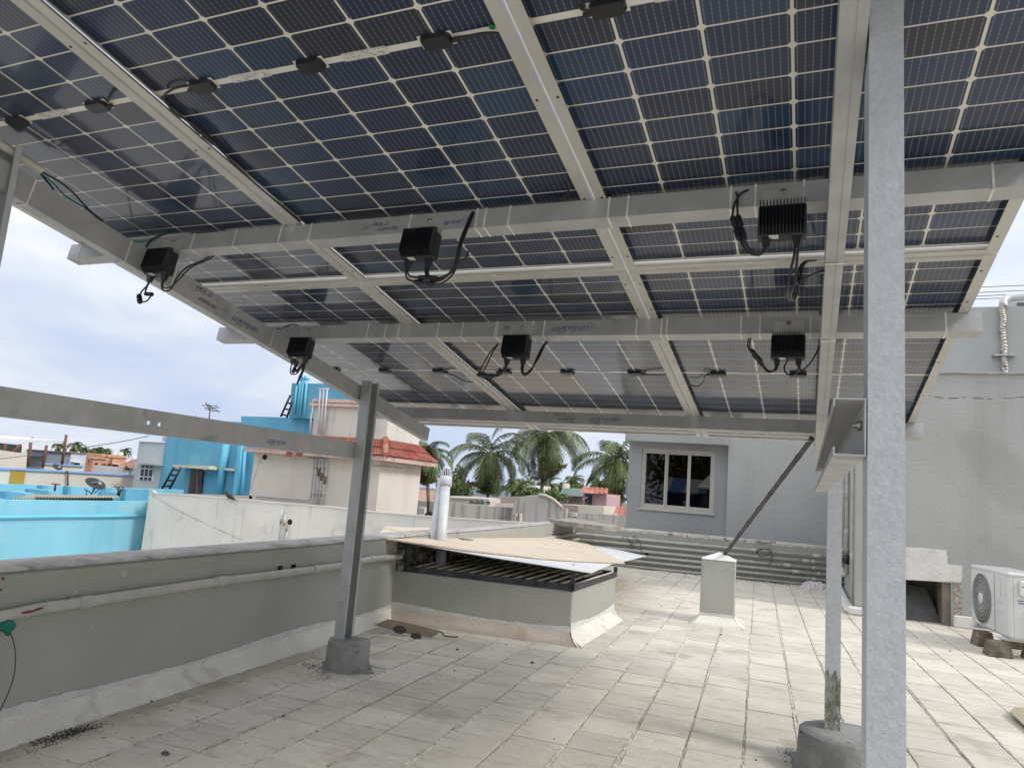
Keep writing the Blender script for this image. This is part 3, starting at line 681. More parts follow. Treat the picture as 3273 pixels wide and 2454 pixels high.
# ================================================================ CABLES, CONDUIT, TIES
mb = MB(); mb.tube([(-1.845, -2.2, -.030), (-1.835, -1.5, -.030), (-1.832, -.975, -.030)], .0155, 14, cap=False); mb.tube([(-1.845, -2.2, -.030), (-1.835, -1.5, -.030), (-1.832, -.977, -.030)], .0135, 14, cap=False)
o = mb.obj('conduit_pipe', mat('white_conduit', (.60, .585, .52), .4, 0, (.52, .50, .44), vs=12)); o.matrix_world = ARR; tag(o, 'white plastic conduit along the left rafter with cables leaving its end', 'pipe')
GREENC = mat('green_cable', (.015, .21, .16), .4, 0, (.01, .15, .12), vs=20)
def free_cable(label, pts, r=.003, m=None, name='cable', cat='cable', arr=True):
    mb = MB(); mb.tube(smooth_path(pts, 8), r, 7); o = mb.obj(name, m or CABLE)
    if arr: o.matrix_world = ARR
    return tag(o, label, cat)
Z0 = zp(0, 400, 4.737)
def pa(zz, x, y, axis, c): return tuple(atA(*zz(x, y), axis, c))
free_cable('green earthing cable looping from the conduit end down to the first purlin', [(-1.832, -1.05, -.032), pa(Z0, 600, 730, 2, -.034), pa(Z0, 800, 880, 2, -.040), pa(Z0, 1000, 1080, 2, -.050), pa(Z0, 1280, 1250, 2, -.062), pa(Z0, 1500, 1430, 2, -.062), pa(zp(150, 700, 4.422), 900, 160, 2, -.070), pa(zp(150, 700, 4.422), 1150, 290, 1, -.50), pa(zp(150, 700, 4.422), 1350, 320, 1, -.478), pa(zp(150, 700, 4.422), 1600, 235, 1, -.476), pa(zp(150, 700, 4.422), 1850, 190, 1, -.476)], .003, GREENC)
free_cable('black cable hanging from the conduit end to the left rafter', [(-1.828, -1.05, -.028), pa(Z0, 640, 710, 2, -.030), pa(Z0, 850, 830, 2, -.036), pa(Z0, 1050, 970, 2, -.045), pa(Z0, 1250, 1180, 2, -.060), pa(Z0, 1400, 1330, 2, -.070), pa(Z0, 1560, 1450, 2, -.072)], .0035)
free_cable('short black cable dropping behind the left rafter', [(-1.836, -1.05, -.032), pa(Z0, 600, 730, 2, -.034), pa(Z0, 680, 820, 2, -.045), pa(Z0, 760, 910, 2, -.065), pa(Z0, 815, 980, 2, -.080)], .0035)
free_cable('black cable bending behind the first optimizer on the left', [pa(zp(150, 700, 4.422), 1400, 400, 1, -.478), pa(zp(150, 700, 4.422), 1440, 330, 1, -.480), pa(zp(150, 700, 4.422), 1530, 270, 1, -.480), pa(zp(150, 700, 4.422), 1700, 200, 1, -.478), pa(zp(150, 700, 4.422), 1850, 175, 1, -.478)], .0035)
free_cable('black cable curling at the left end of the middle purlin', [pa(zp(850, 1030, 7.373), 250, 150, 2, -.082), pa(zp(850, 1030, 7.373), 350, 155, 1, .418), pa(zp(850, 1030, 7.373), 470, 90, 1, .418), pa(zp(850, 1030, 7.373), 620, 55, 1, .420), pa(zp(850, 1030, 7.373), 760, 80, 1, .422)], .003)
Za = zp(0, 0, 2.01); Zb = zp(1100, 0, 2.01)
free_cable('black cable from the first junction box down along the left panel joint', [pa(Za, 1225, 548, 2, .018), pa(Za, 1120, 570, 2, .010), pa(Za, 1055, 620, 2, .006), pa(Za, 1090, 690, 2, .006), pa(Za, 1150, 745, 2, .006), pa(Za, 1230, 790, 2, .006), pa(Za, 1290, 850, 2, .006), pa(Za, 1360, 900, 2, .006), pa(Za, 1500, 1050, 2, .006), pa(Za, 1700, 1230, 2, .006), pa(Za, 1930, 1420, 2, .006)], .0034)
mb = MB(); p, q = Vector(pa(Za, 1215, 780, 2, .004)), Vector(pa(Za, 1385, 930, 2, .004)); mb.tube([p, p + (q - p) * .1, p + (q - p) * .45, p + (q - p) * .5, p + (q - p) * .55, p + (q - p) * .92, q], [.004, .009, .010, .007, .010, .009, .004], 10); o = mb.obj('cable_connector', BLACK); o.matrix_world = ARR; tag(o, 'black plug connector lying beside the left panel joint', 'connector')
free_cable('black cable from the left junction box up to the left panel joint', [pa(Za, 690, 655, 2, .018), pa(Za, 720, 610, 2, .012), pa(Za, 760, 575, 2, .010), pa(Za, 840, 590, 2, .012)], .0034)
free_cable('black cable reaching the middle panel joint from its right junction box', [pa(Zb, 715, 245, 2, .018), pa(Zb, 800, 232, 2, .014), pa(Zb, 900, 215, 2, .012), pa(Zb, 980, 215, 2, .012), pa(Zb, 1030, 235, 2, .012)], .0034)
free_cable('black cable looping at the top of the right panel', [pa(Zb, 1580, 75, 2, .016), pa(Zb, 1530, 60, 2, .012), pa(Zb, 1495, 20, 2, .010), pa(Zb, 1500, -40, 2, .010)], .0036)
free_cable('thin black cable hanging beside the middle joint above the first purlin', [pa(Zb, 1465, 1150, 2, .012), pa(Zb, 1450, 1200, 2, .0), pa(Zb, 1420, 1260, 2, -.002), pa(Zb, 1360, 1298, 2, -.004)], .003)
Zc = zp(1500, 980, 2.458)
free_cable('black lead from the fourth junction box joining the left joint', [pa(Zc, 240, 522, 2, .016), pa(Zc, 205, 535, 2, .010), pa(Zc, 185, 560, 2, .0), pa(Zc, 120, 566, 2, .0), pa(Zc, 70, 520, 2, .004)], .003)
free_cable('black lead running from the last middle junction box to the joint', [pa(Zc, 1345, 525, 2, .016), pa(Zc, 1440, 535, 2, .008), pa(Zc, 1560, 530, 2, .006)], .003)
free_cable('black lead looping beside the right joint of the far row', [pa(Zc, 1900, 525, 2, .014), pa(Zc, 1850, 545, 2, .004), pa(Zc, 1840, 590, 2, .0), pa(Zc, 1790, 625, 2, .0), pa(Zc, 1730, 610, 2, .004)], .003)
free_cable('black lead hanging left of the middle joint of the far row', [pa(zp(1100, 800, 2.01), 650, 785, 2, .014), pa(zp(1100, 800, 2.01), 720, 810, 2, -.004), pa(zp(1100, 800, 2.01), 770, 840, 2, -.006), pa(zp(1100, 800, 2.01), 830, 845, 2, .0)], .003)
# ties round the purlins
def strap(parent_label, v0, v1, dep, u, lean=.0):
    mb = MB(); W_ = .0029; t_ = .0014
    mb.box((u - W_, v0 - t_, -dep - t_), (u + W_, v0 - .0001, .002)); mb.box((u - W_, v0 - t_ + .0001, -dep - t_ + .0001), (u + W_, v1 + t_, -dep - .0001)); mb.box((u - W_, v1 + .0001, -dep), (u + W_, v1 + t_, .001))
    mb.box((u - .0035, v0 - .001, -dep - .0045), (u + .0035, v0 + .006, -dep - .0012))
    return mb
TIEU = {0: [], 1: []}
def ties(which, zz, xs, lab):
    for (x, y) in xs: TIEU[which].append(atA(*zz(x, y), 1, purlins[which][1])[0])
ties(0, Za, [(1240, 1540), (1510, 1520), (1800, 1500), (1995, 1480)], 'first')
ties(0, Zb, [(425, 1420), (850, 1400), (905, 1400), (1060, 1390), (1700, 1330), (1822, 1320)], 'first')
ties(0, zp(2173, 0, 2.01), [(328, 1250), (486, 1250), (797, 1230), (2012, 1130)], 'first')
ties(0, zp(150, 700, 4.422), [(470, 430)], 'first')
Zd = zp(1100, 800, 2.01); Ze = zp(2173, 800, 2.01)
ties(1, Zd, [(150, 520), (265, 520), (350, 520), (602, 515), (758, 515), (972, 510), (984, 505), (1210, 500), (1284, 500), (1878, 490), (2040, 480), (2074, 480)], 'middle')
ties(1, Ze, [(393, 480), (515, 470), (840, 460), (1708, 440)], 'middle')
ties(1, zp(0, 800, 2.01), [(1560, 540), (1935, 520)], 'middle')
ORD = ['first', 'second', 'third', 'fourth', 'fifth']
for wh, lab in ((0, 'first'), (1, 'middle')):
    p_, v0, v1, dep = purlins[wh]; us = sorted(TIEU[wh]); cnt = {}
    for u in us:
        marks = [(-9, 'left of the left optimizer'), (-1.738, 'right of the left optimizer'), (-1.154, 'right of the left panel joint'), (-.567, 'right of the middle optimizer'), (0, 'right of the right panel joint'), (.549, 'right of the right optimizer')]
        near = [n_ for a_, n_ in marks if a_ <= u][-1]; cnt[near] = cnt.get(near, 0) + 1
        mb = strap('', v0, v1, dep, u); o = mb.obj('cable_tie', TIE); o.matrix_world = ARR
        tag(o, f'{ORD[cnt[near] - 1]} white tie {near} on the {lab} purlin', 'cable tie', f'cable ties on the {lab} purlin')
def rtie(raf, v, u0, u1, w0, lab):
    mb = MB(); W_ = .0029; t_ = .0013; w1 = -.0765
    mb.box((u1 + .0002, v - W_, w0 - .004), (u1 + t_, v + W_, w1)); mb.box((u0 - t_, v - W_, w0 - .0042), (u1 + t_, v + W_, w0 - .0026)); mb.box((u0 - t_, v - W_, w0 - .004), (u0 - .0002, v + W_, w1))
    o = mb.obj('cable_tie', TIE); o.matrix_world = ARR; tag(o, lab, 'cable tie', 'cable ties on the sloping rafters')
for (zz, x, y, lab) in ((Z0, 430, 1000, 'white cable tie round the left rafter close to the conduit end'), (zp(150, 700, 4.422), 1130, 450, 'white cable tie on the left rafter just before the first purlin'), (zp(150, 700, 4.422), 1780, 850, 'white cable tie on the left rafter just past the first optimizer'), (zp(850, 1030, 7.373), 200, 350, 'white cable tie on the left rafter before the middle purlin')):
    v = atA(*zz(x, y), 0, -1.84)[1]; rtie(raf1, v, ru(v) - .048, ru(v) + .0006, -.168, lab)
for (x, y, lab) in ((990, 85, 'white cable tie round the right rafter just below the panel joint'), (950, 580, 'white cable tie round the right rafter at the middle purlin')):
    v = atA(*Ze(x, y), 2, -.17)[1]; rtie(raf2, v, .660, .7085, -.168, lab)

c = pa(Zb, 950, 175, 2, .0238); mb = MB(); mb.lathe([(.008, -.0004), (.008, .0)], 12, Matrix.Translation(c)); o = mb.obj('green_sticker', mat('green_sticker', (.02, .22, .08), .5)); o.matrix_world = ARR; tag(o, 'small round green sticker on the middle panel beside the right joint', 'sticker')

# ================================================================ ROOF PARAPETS AND FITTINGS
def pt3(x, y, z): return Vector((x, y, z))
def hit_plane(x, y, p0, n):
    d = ray(x, y); n = Vector(n); return CAM + d * ((Vector(p0) - CAM).dot(n) / d.dot(n))
PX = lambda y: -2.14 - .075 * (y + .6)       # inner face of the left parapet
def wall_prism(name, pts, z0, z1, m, parent=None, bevel=.008, sub=0):
    mb = MB(); mb.prism([(x, y, z0) for x, y in pts], (0, 0, z1 - z0)); return mb.obj(name, m, parent, bevel)
def skirting(parent, p0, p1, nrm, foot=.085, hf=.105, hp=.05, seed=0, step=.03, wob=.5, name='skirting', e0=0., e1=0., mm=None):
    """sloped fillet with a brushed, ragged painted edge above it along a wall foot"""
    rnd = random.Random(seed); p0, p1, n_ = Vector((*p0, 0)), Vector((*p1, 0)), Vector((*nrm, 0)).normalized()
    L_ = (p1 - p0).length; N_ = max(2, int(L_ / step)); t_ = (p1 - p0).normalized(); rows = []; ph = rnd.uniform(0, 9)
    for i in range(N_ + 1):
        d = L_ * i / N_; b = p0 + t_ * d; q = math.sin(d * 2.1 + ph) * .5 + math.sin(d * 5.3 + ph * 2) * .3
        ft = foot * (1 + .10 * q) + rnd.uniform(-.006, .006); hh = hf * (1 + .15 * q * wob) + rnd.uniform(-.003, .003)
        ex = e0 * (1 - i / N_) + e1 * (i / N_) if False else 0
        tp = b + n_ * .0035 + Vector((0, 0, hh)); fo = b + n_ * ft + Vector((0, 0, .007))
        if i == 0: fo -= t_ * e0
        if i == N_: fo += t_ * e1
        mid = b + n_ * ft * .40 + Vector((0, 0, hh * .36))
        if i == 0: mid -= t_ * e0 * .4
        if i == N_: mid += t_ * e1 * .4
        rows.append((tp, mid, fo, fo + Vector((0, 0, -.03))))
    vs = [p for r_ in rows for p in r_]; fs = [(i * 4 + k, i * 4 + k + 1, (i + 1) * 4 + k + 1, (i + 1) * 4 + k) for i in range(N_) for k in range(3)]
    mb = MB(); mb.add(vs, fs, True); sk = mb.obj(name, mm or PAINTW, parent, fix=False)
    mb = MB(); st2 = .008; M_ = int(L_ / st2); vs = []
    prev = 0
    for i in range(M_ + 1):
        d = L_ * i / M_; b = p0 + t_ * d; q = math.sin(d * 2.1 + ph) * .5 + math.sin(d * 5.3 + ph * 2) * .3
        prev = prev * .7 + rnd.uniform(-.0022, .0022) + (rnd.random() < .06) * rnd.uniform(-.002, .007); hh = hf * (1 + .15 * q * wob) + hp * (1 + .45 * math.sin(d * 3.7 + ph)) + prev
        vs += [b + n_ * .0024 + Vector((0, 0, hf * .8)), b + n_ * .0024 + Vector((0, 0, hh))]
    mb.add(vs, [(2 * i, 2 * i + 2, 2 * i + 3, 2 * i + 1) for i in range(M_)]); mb.obj('painted_edge', PAINTE, parent, fix=False)
    return sk
# left parapet
ys = [-3.2, 9.06]
lp = thing('parapet_wall', 'long grey green roof parapet along the left side with a pipe on it', 'wall', (-2.3, 2, 0))
lp.location = (0, 0, 0)
mb = MB(); N_ = 60; rnd = random.Random(4); vs = []
wall_prism('wall', [(PX(-3.2), -3.2), (PX(9.06), 9.06), (PX(9.06) - .26, 9.10), (PX(-3.2) - .26, -3.2)], -.3, .628, PAINTG, lp, .012)
rows = []
for i in range(N_ * 3 + 1):
    y = -3.2 + 12.3 * i / (N_ * 3)
    rows.append([pt3(PX(y) + .004 + rnd.uniform(-.004, .003), y, .628 + rnd.uniform(-.002, .002)), pt3(PX(y) - .010, y, .636 + rnd.uniform(-.002, .003)), pt3(PX(y) - .09, y, .640 + rnd.uniform(-.004, .005)), pt3(PX(y) - .18, y, .638 + rnd.uniform(-.004, .005)), pt3(PX(y) - .262, y, .634), pt3(PX(y) - .266, y, .60)])
mb.add([p for r_ in rows for p in r_], [(i * 6 + k, i * 6 + k + 1, (i + 1) * 6 + k + 1, (i + 1) * 6 + k) for i in range(N_ * 3) for k in range(5)], True); mb.obj('coping', CAPT, lp, fix=True)
skirting(lp, (PX(-3.2), -3.2), (PX(2.62), 2.62), (1, .075), foot=.075, hf=.088, hp=.024, seed=11)
skirting(lp, (PX(4.1), 4.1), (PX(8.85), 8.85), (1, .075), foot=.07, hf=.085, hp=.03, seed=12)
CHIP = mat('bare_plaster_chip', (.56, .54, .49), .9, 0, (.45, .42, .36), vs=30, bump=.4)
def chip(q, r, seed, parent=lp, p0=(PX(0), 0, 0), n=(1, .075, 0), m=CHIP, name='paint_chip', sq=1.0):
    c = hit_plane(*q, p0, n); nn = Vector(n).normalized(); t_ = Vector((0, 0, 1)).cross(nn).normalized(); rnd = random.Random(seed); mb = MB(); pts = []
    for k in range(11):
        a2 = 2 * math.pi * k / 11; rr_ = r * rnd.uniform(.35, 1.25); pts.append(c + nn * .0012 + t_ * rr_ * math.cos(a2) * sq + Vector((0, 0, rr_ * math.sin(a2))))
    mb.add([c + nn * .0016] + pts, [(0, 1 + k, 1 + (k + 1) % 11) for k in range(11)]); return mb.obj(name, m, parent, fix=False)
Zp = zp(0, 1629, 2.01)
for i, (x, y, r) in enumerate(((798, 405, .020), (480, 535, .014), (1238, 330, .008), (418, 570, .010), (1162, 386, .004), (1605, 374, .005), (1935, 365, .006), (1955, 770, .009), (1692, 605, .004), (610, 370, .004), (592, 742, .006), (1820, 708, .004))): chip(Zp(x, y), r, i)
MAROON = mat('maroon_paint_blot', (.16, .03, .035), .6)
for i, (x, y, r) in enumerate(((20, 440, .008), (5, 512, .006))): chip(Zp(x, y), r, 40 + i, m=MAROON, name='paint_blot')
for x, y in ((1797, 374), (1883, 364)):
    c = hit_plane(*Zp(x, y), (PX(0), 0, 0), (1, .075, 0)); mb = MB(); mb.box((c.x - .01, c.y - .022, c.z - .014), (c.x + .0025, c.y + .022, c.z + .014)); mb.obj('wall_socket_hole', HOLE, lp)
CRACK = mat('hairline_crack', (.07, .07, .06), .9)
def crack(pts, n, p0, parent, wd=.0022, m=CRACK):
    nn = Vector(n).normalized(); P_ = [hit_plane(*q, p0, n) + nn * .0014 for q in pts]; o_ = []
    rnd = random.Random(len(pts)); Q = []
    for a_, b_ in zip(P_[:-1], P_[1:]):
        for k in range(6):
            Q.append(a_ + (b_ - a_) * k / 6 + Vector((rnd.uniform(-.003, .003), rnd.uniform(-.003, .003), rnd.uniform(-.004, .004))))
    Q.append(P_[-1]); mb = MB(); t_ = Vector((0, 0, 1)).cross(nn).normalized()
    vs = []
    for k, q in enumerate(Q):
        d = (Q[min(k + 1, len(Q) - 1)] - Q[max(k - 1, 0)]).normalized().cross(nn); w_ = wd * rnd.uniform(.3, 1); vs += [q + d * w_ / 2, q - d * w_ / 2]
    mb.add(vs, [(2 * i, 2 * i + 1, 2 * i + 3, 2 * i + 2) for i in range(len(Q) - 1)]); return mb.obj('crack', m, parent, fix=False)
crack([Zp(1757, 275), Zp(1755, 340)], (1, .075, 0), (PX(0), 0, 0), lp); crack([Zp(1735, 460), Zp(1720, 520), Zp(1705, 590), Zp(1690, 650)], (1, .075, 0), (PX(0), 0, 0), lp); crack([Zp(495, 415), Zp(498, 440)], (1, .075, 0), (PX(0), 0, 0), lp)
# pipe on the left parapet
pp = thing('drain_pipe', 'painted grey pipe running along the left parapet from the image edge to the shaft', 'pipe')
pl_ = [hit_plane(*Zp(x, y), (PX(0) + .034, 0, 0), (1, .075, 0)) for x, y in ((-60, 700), (250, 635), (500, 598), (1385, 462), (2005, 384), (2200, 356))]
Zs = zp(1100, 1629, 2.01)
pl_ += [hit_plane(*Zs(x, y), (PX(0) + .034, 0, 0), (1, .075, 0)) for x, y in ((165, 318), (400, 295), (480, 288))]
dr = (pl_[1] - pl_[0]).normalized()
mb = MB(); mb.tube([pl_[0] - dr * 1.2] + pl_, .0225, 14); mb.obj('pipe', PIPEG, pp)
def coupling(c, d, r, m, parent, L_=.05, name='pipe_coupling'):
    d = Vector(d).normalized(); c = Vector(c); mb = MB(); mb.tube([c - d * L_ / 2, c - d * (L_ / 2 - .003), c + d * (L_ / 2 - .003), c + d * L_ / 2], [r * .96, r, r, r * .96], 14); return mb.obj(name, m, parent)
for i, k in enumerate((2, 3, 4, 6)): coupling(pl_[k] + Vector((0, .03, 0)), pl_[k] - pl_[k - 1], .0265, PIPEG, pp, .055)
for i, (x, y) in enumerate(((180, 655), (245, 638))):
    c = hit_plane(*Zp(x, y), (PX(0) + .0575, 0, 0), (1, .075, 0)); mb = MB(); pts = [c + Vector((.0005, .028 * math.cos(a2) * (1 if i == 0 else .8), .005 * math.sin(a2) + (.004 * math.cos(a2) if i else 0))) for a2 in [2 * math.pi * k / 10 for k in range(10)]]; mb.add(pts, [tuple(range(10))]); mb.obj('paint_blot', MAROON, pp, fix=False)
c = hit_plane(*Zp(455, 575), (PX(0) + .02, 0, 0), (1, .075, 0)); mb = MB(); mb.box((c.x - .02, c.y - .012, c.z - .01), (c.x + .01, c.y + .012, c.z + .008)); mb.obj('pipe_clip', BOLT, pp)
# green cloth and wire at the far left
CLOTH = mat('green_cloth', (.01, .16, .11), .8, 0, (.015, .22, .16), vs=30, bump=.4, bs=40)
c = hit_plane(*Zp(45, 735), (PX(0) + .05, 0, 0), (1, .075, 0)); mb = MB(); rnd = random.Random(2); prof = []
vs = []; n = 12; prs = [(.006, .016), (.026, .008), (.030, -.006), (.020, -.020), (.010, -.034), (.004, -.040)]
for r_, z_ in prs:
    for k in range(n): a2 = 2 * math.pi * k / n; q = r_ * rnd.uniform(.7, 1.25); vs.append(c + Vector((q * math.cos(a2) * .6, q * math.sin(a2) * 1.2 - z_ * .3, z_ + rnd.uniform(-.003, .003))))
mb.add(vs, [(i * n + k, i * n + (k + 1) % n, (i + 1) * n + (k + 1) % n, (i + 1) * n + k) for i in range(5) for k in range(n)] + [tuple(range(n)), tuple(range(5 * n, 6 * n))], True); o = mb.obj('green_cloth', CLOTH); tag(o, 'scrap of green cloth tied under the pipe at the left edge', 'cloth')
wp = [hit_plane(*Zp(x, y), (PX(0) + .055 + .03 * f, 0, 0), (1, .075, 0)) for x, y, f in ((62, 780, 0), (85, 840, .3), (100, 930, .8), (92, 1050, 1), (62, 1150, 1), (30, 1225, .8), (0, 1290, .5), (-40, 1360, .2))]
free_cable('thin grey wire hanging in a curve from the green cloth', wp, .0022, mat('grey_wire', (.06, .06, .07), .4), 'wire', 'wire', arr=False)

# ---- skylight shaft with grille and sheet cover
ZT = .372
cFL = at(*Zs(310, 388), 2, ZT); cFR = at(*Zs(1468, 522), 2, ZT); cBR = at(*Zs(1745, 428), 2, ZT)
cBL = cFL + (cBR - cFR); cBL.x -= .06
sh = thing('skylight_shaft', 'low grey green masonry shaft against the left parapet with open grille on top', 'shaft')
tk = .10
def inset(a_, b_, c_, d_, t_):
    cen = (a_ + b_ + c_ + d_) / 4; return [p + (cen - p).normalized() * t_ * 1.4 for p in (a_, b_, c_, d_)]
ins = inset(cFL, cFR, cBR, cBL, tk)
outp = [cFL, cFR, cBR, cBL]
for i in range(4):
    a_, b_, c_, d_ = outp[i], outp[(i + 1) % 4], ins[(i + 1) % 4], ins[i]
    mb = MB(); mb.prism([(p.x, p.y, -.3) for p in (a_, b_, c_, d_)], (0, 0, .3 + ZT)); mb.obj('wall', PAINTG, sh, bevel=.006)
nF = Vector((cFR.y - cFL.y, -(cFR.x - cFL.x), 0)).normalized(); nR = Vector((cBR.y - cFR.y, -(cBR.x - cFR.x), 0)).normalized()
skirting(sh, (cFL.x, cFL.y), (cFR.x, cFR.y), (nF.x, nF.y), foot=.105, hf=.080, hp=.035, seed=21, e1=.11, mm=PAINTT)
skirting(sh, (cFR.x, cFR.y), (cBR.x, cBR.y), (nR.x, nR.y), foot=.095, hf=.090, hp=.040, seed=22, e0=.10)
STEELB = mat('dark_painted_angle_iron', (.028, .03, .036), .5, .2, (.07, .07, .075), vs=14, speck=((.42, .42, .38), 9, .68, .8), world=True)
RUST = mat('tan_painted_bar', (.78, .68, .52), .7, 0, (.84, .75, .60), vs=20, fine=.1)
up = Vector((0, 0, 1))
def angle_iron(parent, p, q, w_=.042, inward=Vector((0, 1, 0)), t_=.004, z0=0.0, name='angle_iron', m=STEELB):
    mb = MB(); p, q = Vector(p), Vector(q); inn = inward.normalized()
    mb.prism([p, q, q + inn * t_, p + inn * t_], up * w_); mb.prism([p + inn * t_, q + inn * t_, q + inn * w_, p + inn * w_], up * t_)
    return mb.obj(name, m, parent)
fr = thing('window_grille', 'dark angle iron grille with tan bars lying on the shaft', 'grille')
e = -.004
F1, F2, F3, F4 = [p + Vector((0, 0, .002)) for p in (cFL + nF * .004 + Vector((.10, .02, 0)), cFR + nF * .004 + nR * .012, cBR + nR * .012, cBL)]
ang_in_F = -nF; ang_in_R = -nR
angle_iron(fr, F1, F2, .045, ang_in_F); angle_iron(fr, F2 + ang_in_F * .005, F3, .045, ang_in_R); angle_iron(fr, F4, F3 + ang_in_R * .05, .045, nF); angle_iron(fr, F1 + ang_in_F * .05, F4, .045, (F2 - F1).normalized())
mA = F1 + (F4 - F1) * .48; mB_ = F2 + (F3 - F2) * .48; angle_iron(fr, mA + (F2 - F1).normalized() * .05, mB_ - (F2 - F1).normalized() * .05, .038, ang_in_F)
for i in range(15):
    t_ = (i + .6) / 15; a_ = F1 + (F2 - F1) * t_ + ang_in_F * .006; b_ = F4 + (F3 - F4) * t_; mb = MB(); mb.tube([a_ + up * .030, (a_ + b_) / 2 + up * .033, b_ + up * .030], .0095, 8); mb.obj('bar', RUST, fr)
mb = MB(); mb.prism([(p.x, p.y, .30) for p in ins], (0, 0, .004)); o = mb.obj('green_netting', mat('green_netting', (.36, .50, .30), .8, 0, (.44, .56, .38), vs=10, bump=.4, bs=90)); tag(o, 'green net stretched inside the shaft below the grille bars', 'netting')
MOULD = mat('black_mould_wall', (.05, .048, .04), .95, 0, (.36, .33, .27), vs=16, vlo=.46, vhi=.66, bump=.8, bs=50, fine=.2, world=True)
mb = MB(); mb.prism([(cFL.x - .03, cFL.y + .006, ZT - .002), (cFL.x + .085, cFL.y + .016, ZT - .002), (cFL.x + .075, cBL.y, ZT - .002), (cBL.x - .05, cBL.y, ZT - .002)], (0, 0, .205)); mb.obj('mouldy_upstand', MOULD, sh, bevel=.005)
# tilted cover: plane through three measured points
S1, S2, S3 = Vector((F1.x, F1.y, .600)), Vector((F2.x, F2.y, .522)), Vector((F3.x, F3.y, .468))
nS = (S2 - S1).cross(S3 - S1).normalized()
if nS.z < 0: nS = -nS
def on_sheet(x, y, dz=0.0): return hit_plane(*Zs(x, y), S1 + nS * dz, nS)
for p_, zt in ((F1, .585), (F2, .512), (F3, .455)):
    mb = MB(); dx = (F2 - F1).normalized(); mb.prism([p_ + up * .001, p_ + dx * (.034 if p_ is F1 else -.034) + up * .001, p_ + dx * (.034 if p_ is F1 else -.034) + ang_in_F * .006 + up * .001, p_ + ang_in_F * .006 + up * .001], up * (zt - p_.z)); mb.obj('frame_post', STEELB, fr)
for a_, b_ in (((345, 203), (1530, 395)),):
    p, q = on_sheet(*a_, -.006), on_sheet(*b_, -.006); mb = MB(); mb.prism([p, q, q + ang_in_F * .03, p + ang_in_F * .03], up * -.018); mb.obj('top_rail', STEELB, fr)
SHW = mat('white_fibre_sheet', (.52, .53, .53), .55, 0, (.60, .605, .60), vs=4, fine=.05, streak=None, speck=((.40, .38, .35), 7, .68, .5))
PLY = mat('weathered_ply_sheet', (.48, .385, .28), .85, 0, (.64, .56, .46), vs=3.2, vlo=.40, vhi=.60, stretch=(1.0, 14, 1), fine=.08, fs=60, bump=.3, bs=60, speck=((.42, .30, .21), 5, .66, .6))
def sheet(name, pts, dz, th, m, label, wob=.0, k=6, parent=None):
    P_ = [on_sheet(x, y, dz) for x, y in pts]; mb = MB(); mb.prism(P_, nS * th); o = mb.obj(name, m); tag(o, label, 'sheet'); return o
sheet('cover_sheet', [(345, 204), (900, 300), (1300, 362), (1587, 409), (1720, 350), (1810, 330), (1938, 298), (1760, 258), (1560, 222), (1200, 160), (600, 150)], 0, .004, SHW, 'white fibre sheet under the plywood, its corner sticking out to the right')
ply = sheet('plywood_sheet', [(196, 181), (350, 204), (760, 262), (1270, 318), (1500, 333), (1803, 347), (1700, 290), (1560, 218), (1320, 180), (1060, 143), (1000, 138), (800, 128), (560, 122), (268, 111), (240, 138)], .008, .009, PLY, 'beige weathered plywood sheet covering the shaft, white pipes rising through it')
mb = MB(); P_ = [on_sheet(x, y, .020 + d) for x, y, d in ((480, 152, 0), (545, 128, .03), (545, 158, 0))]; mb.prism(P_, nS * .004); mb.obj('torn_flap', PLY, ply)
for x, y in ((888, 260), (1170, 303), (1472, 355)):
    c = on_sheet(x, y, .004); mb = MB(); mb.lathe([(.016, 0), (.013, .003), (.005, .005), (.005, .012)], 10, Matrix.Translation(c)); o = mb.obj('roofing_screw', BOLT); tag(o, {888: 'left', 1170: 'middle', 1472: 'right'}[x] + ' bolt with washer along the front of the white sheet', 'bolt', 'bolts on the white sheet')
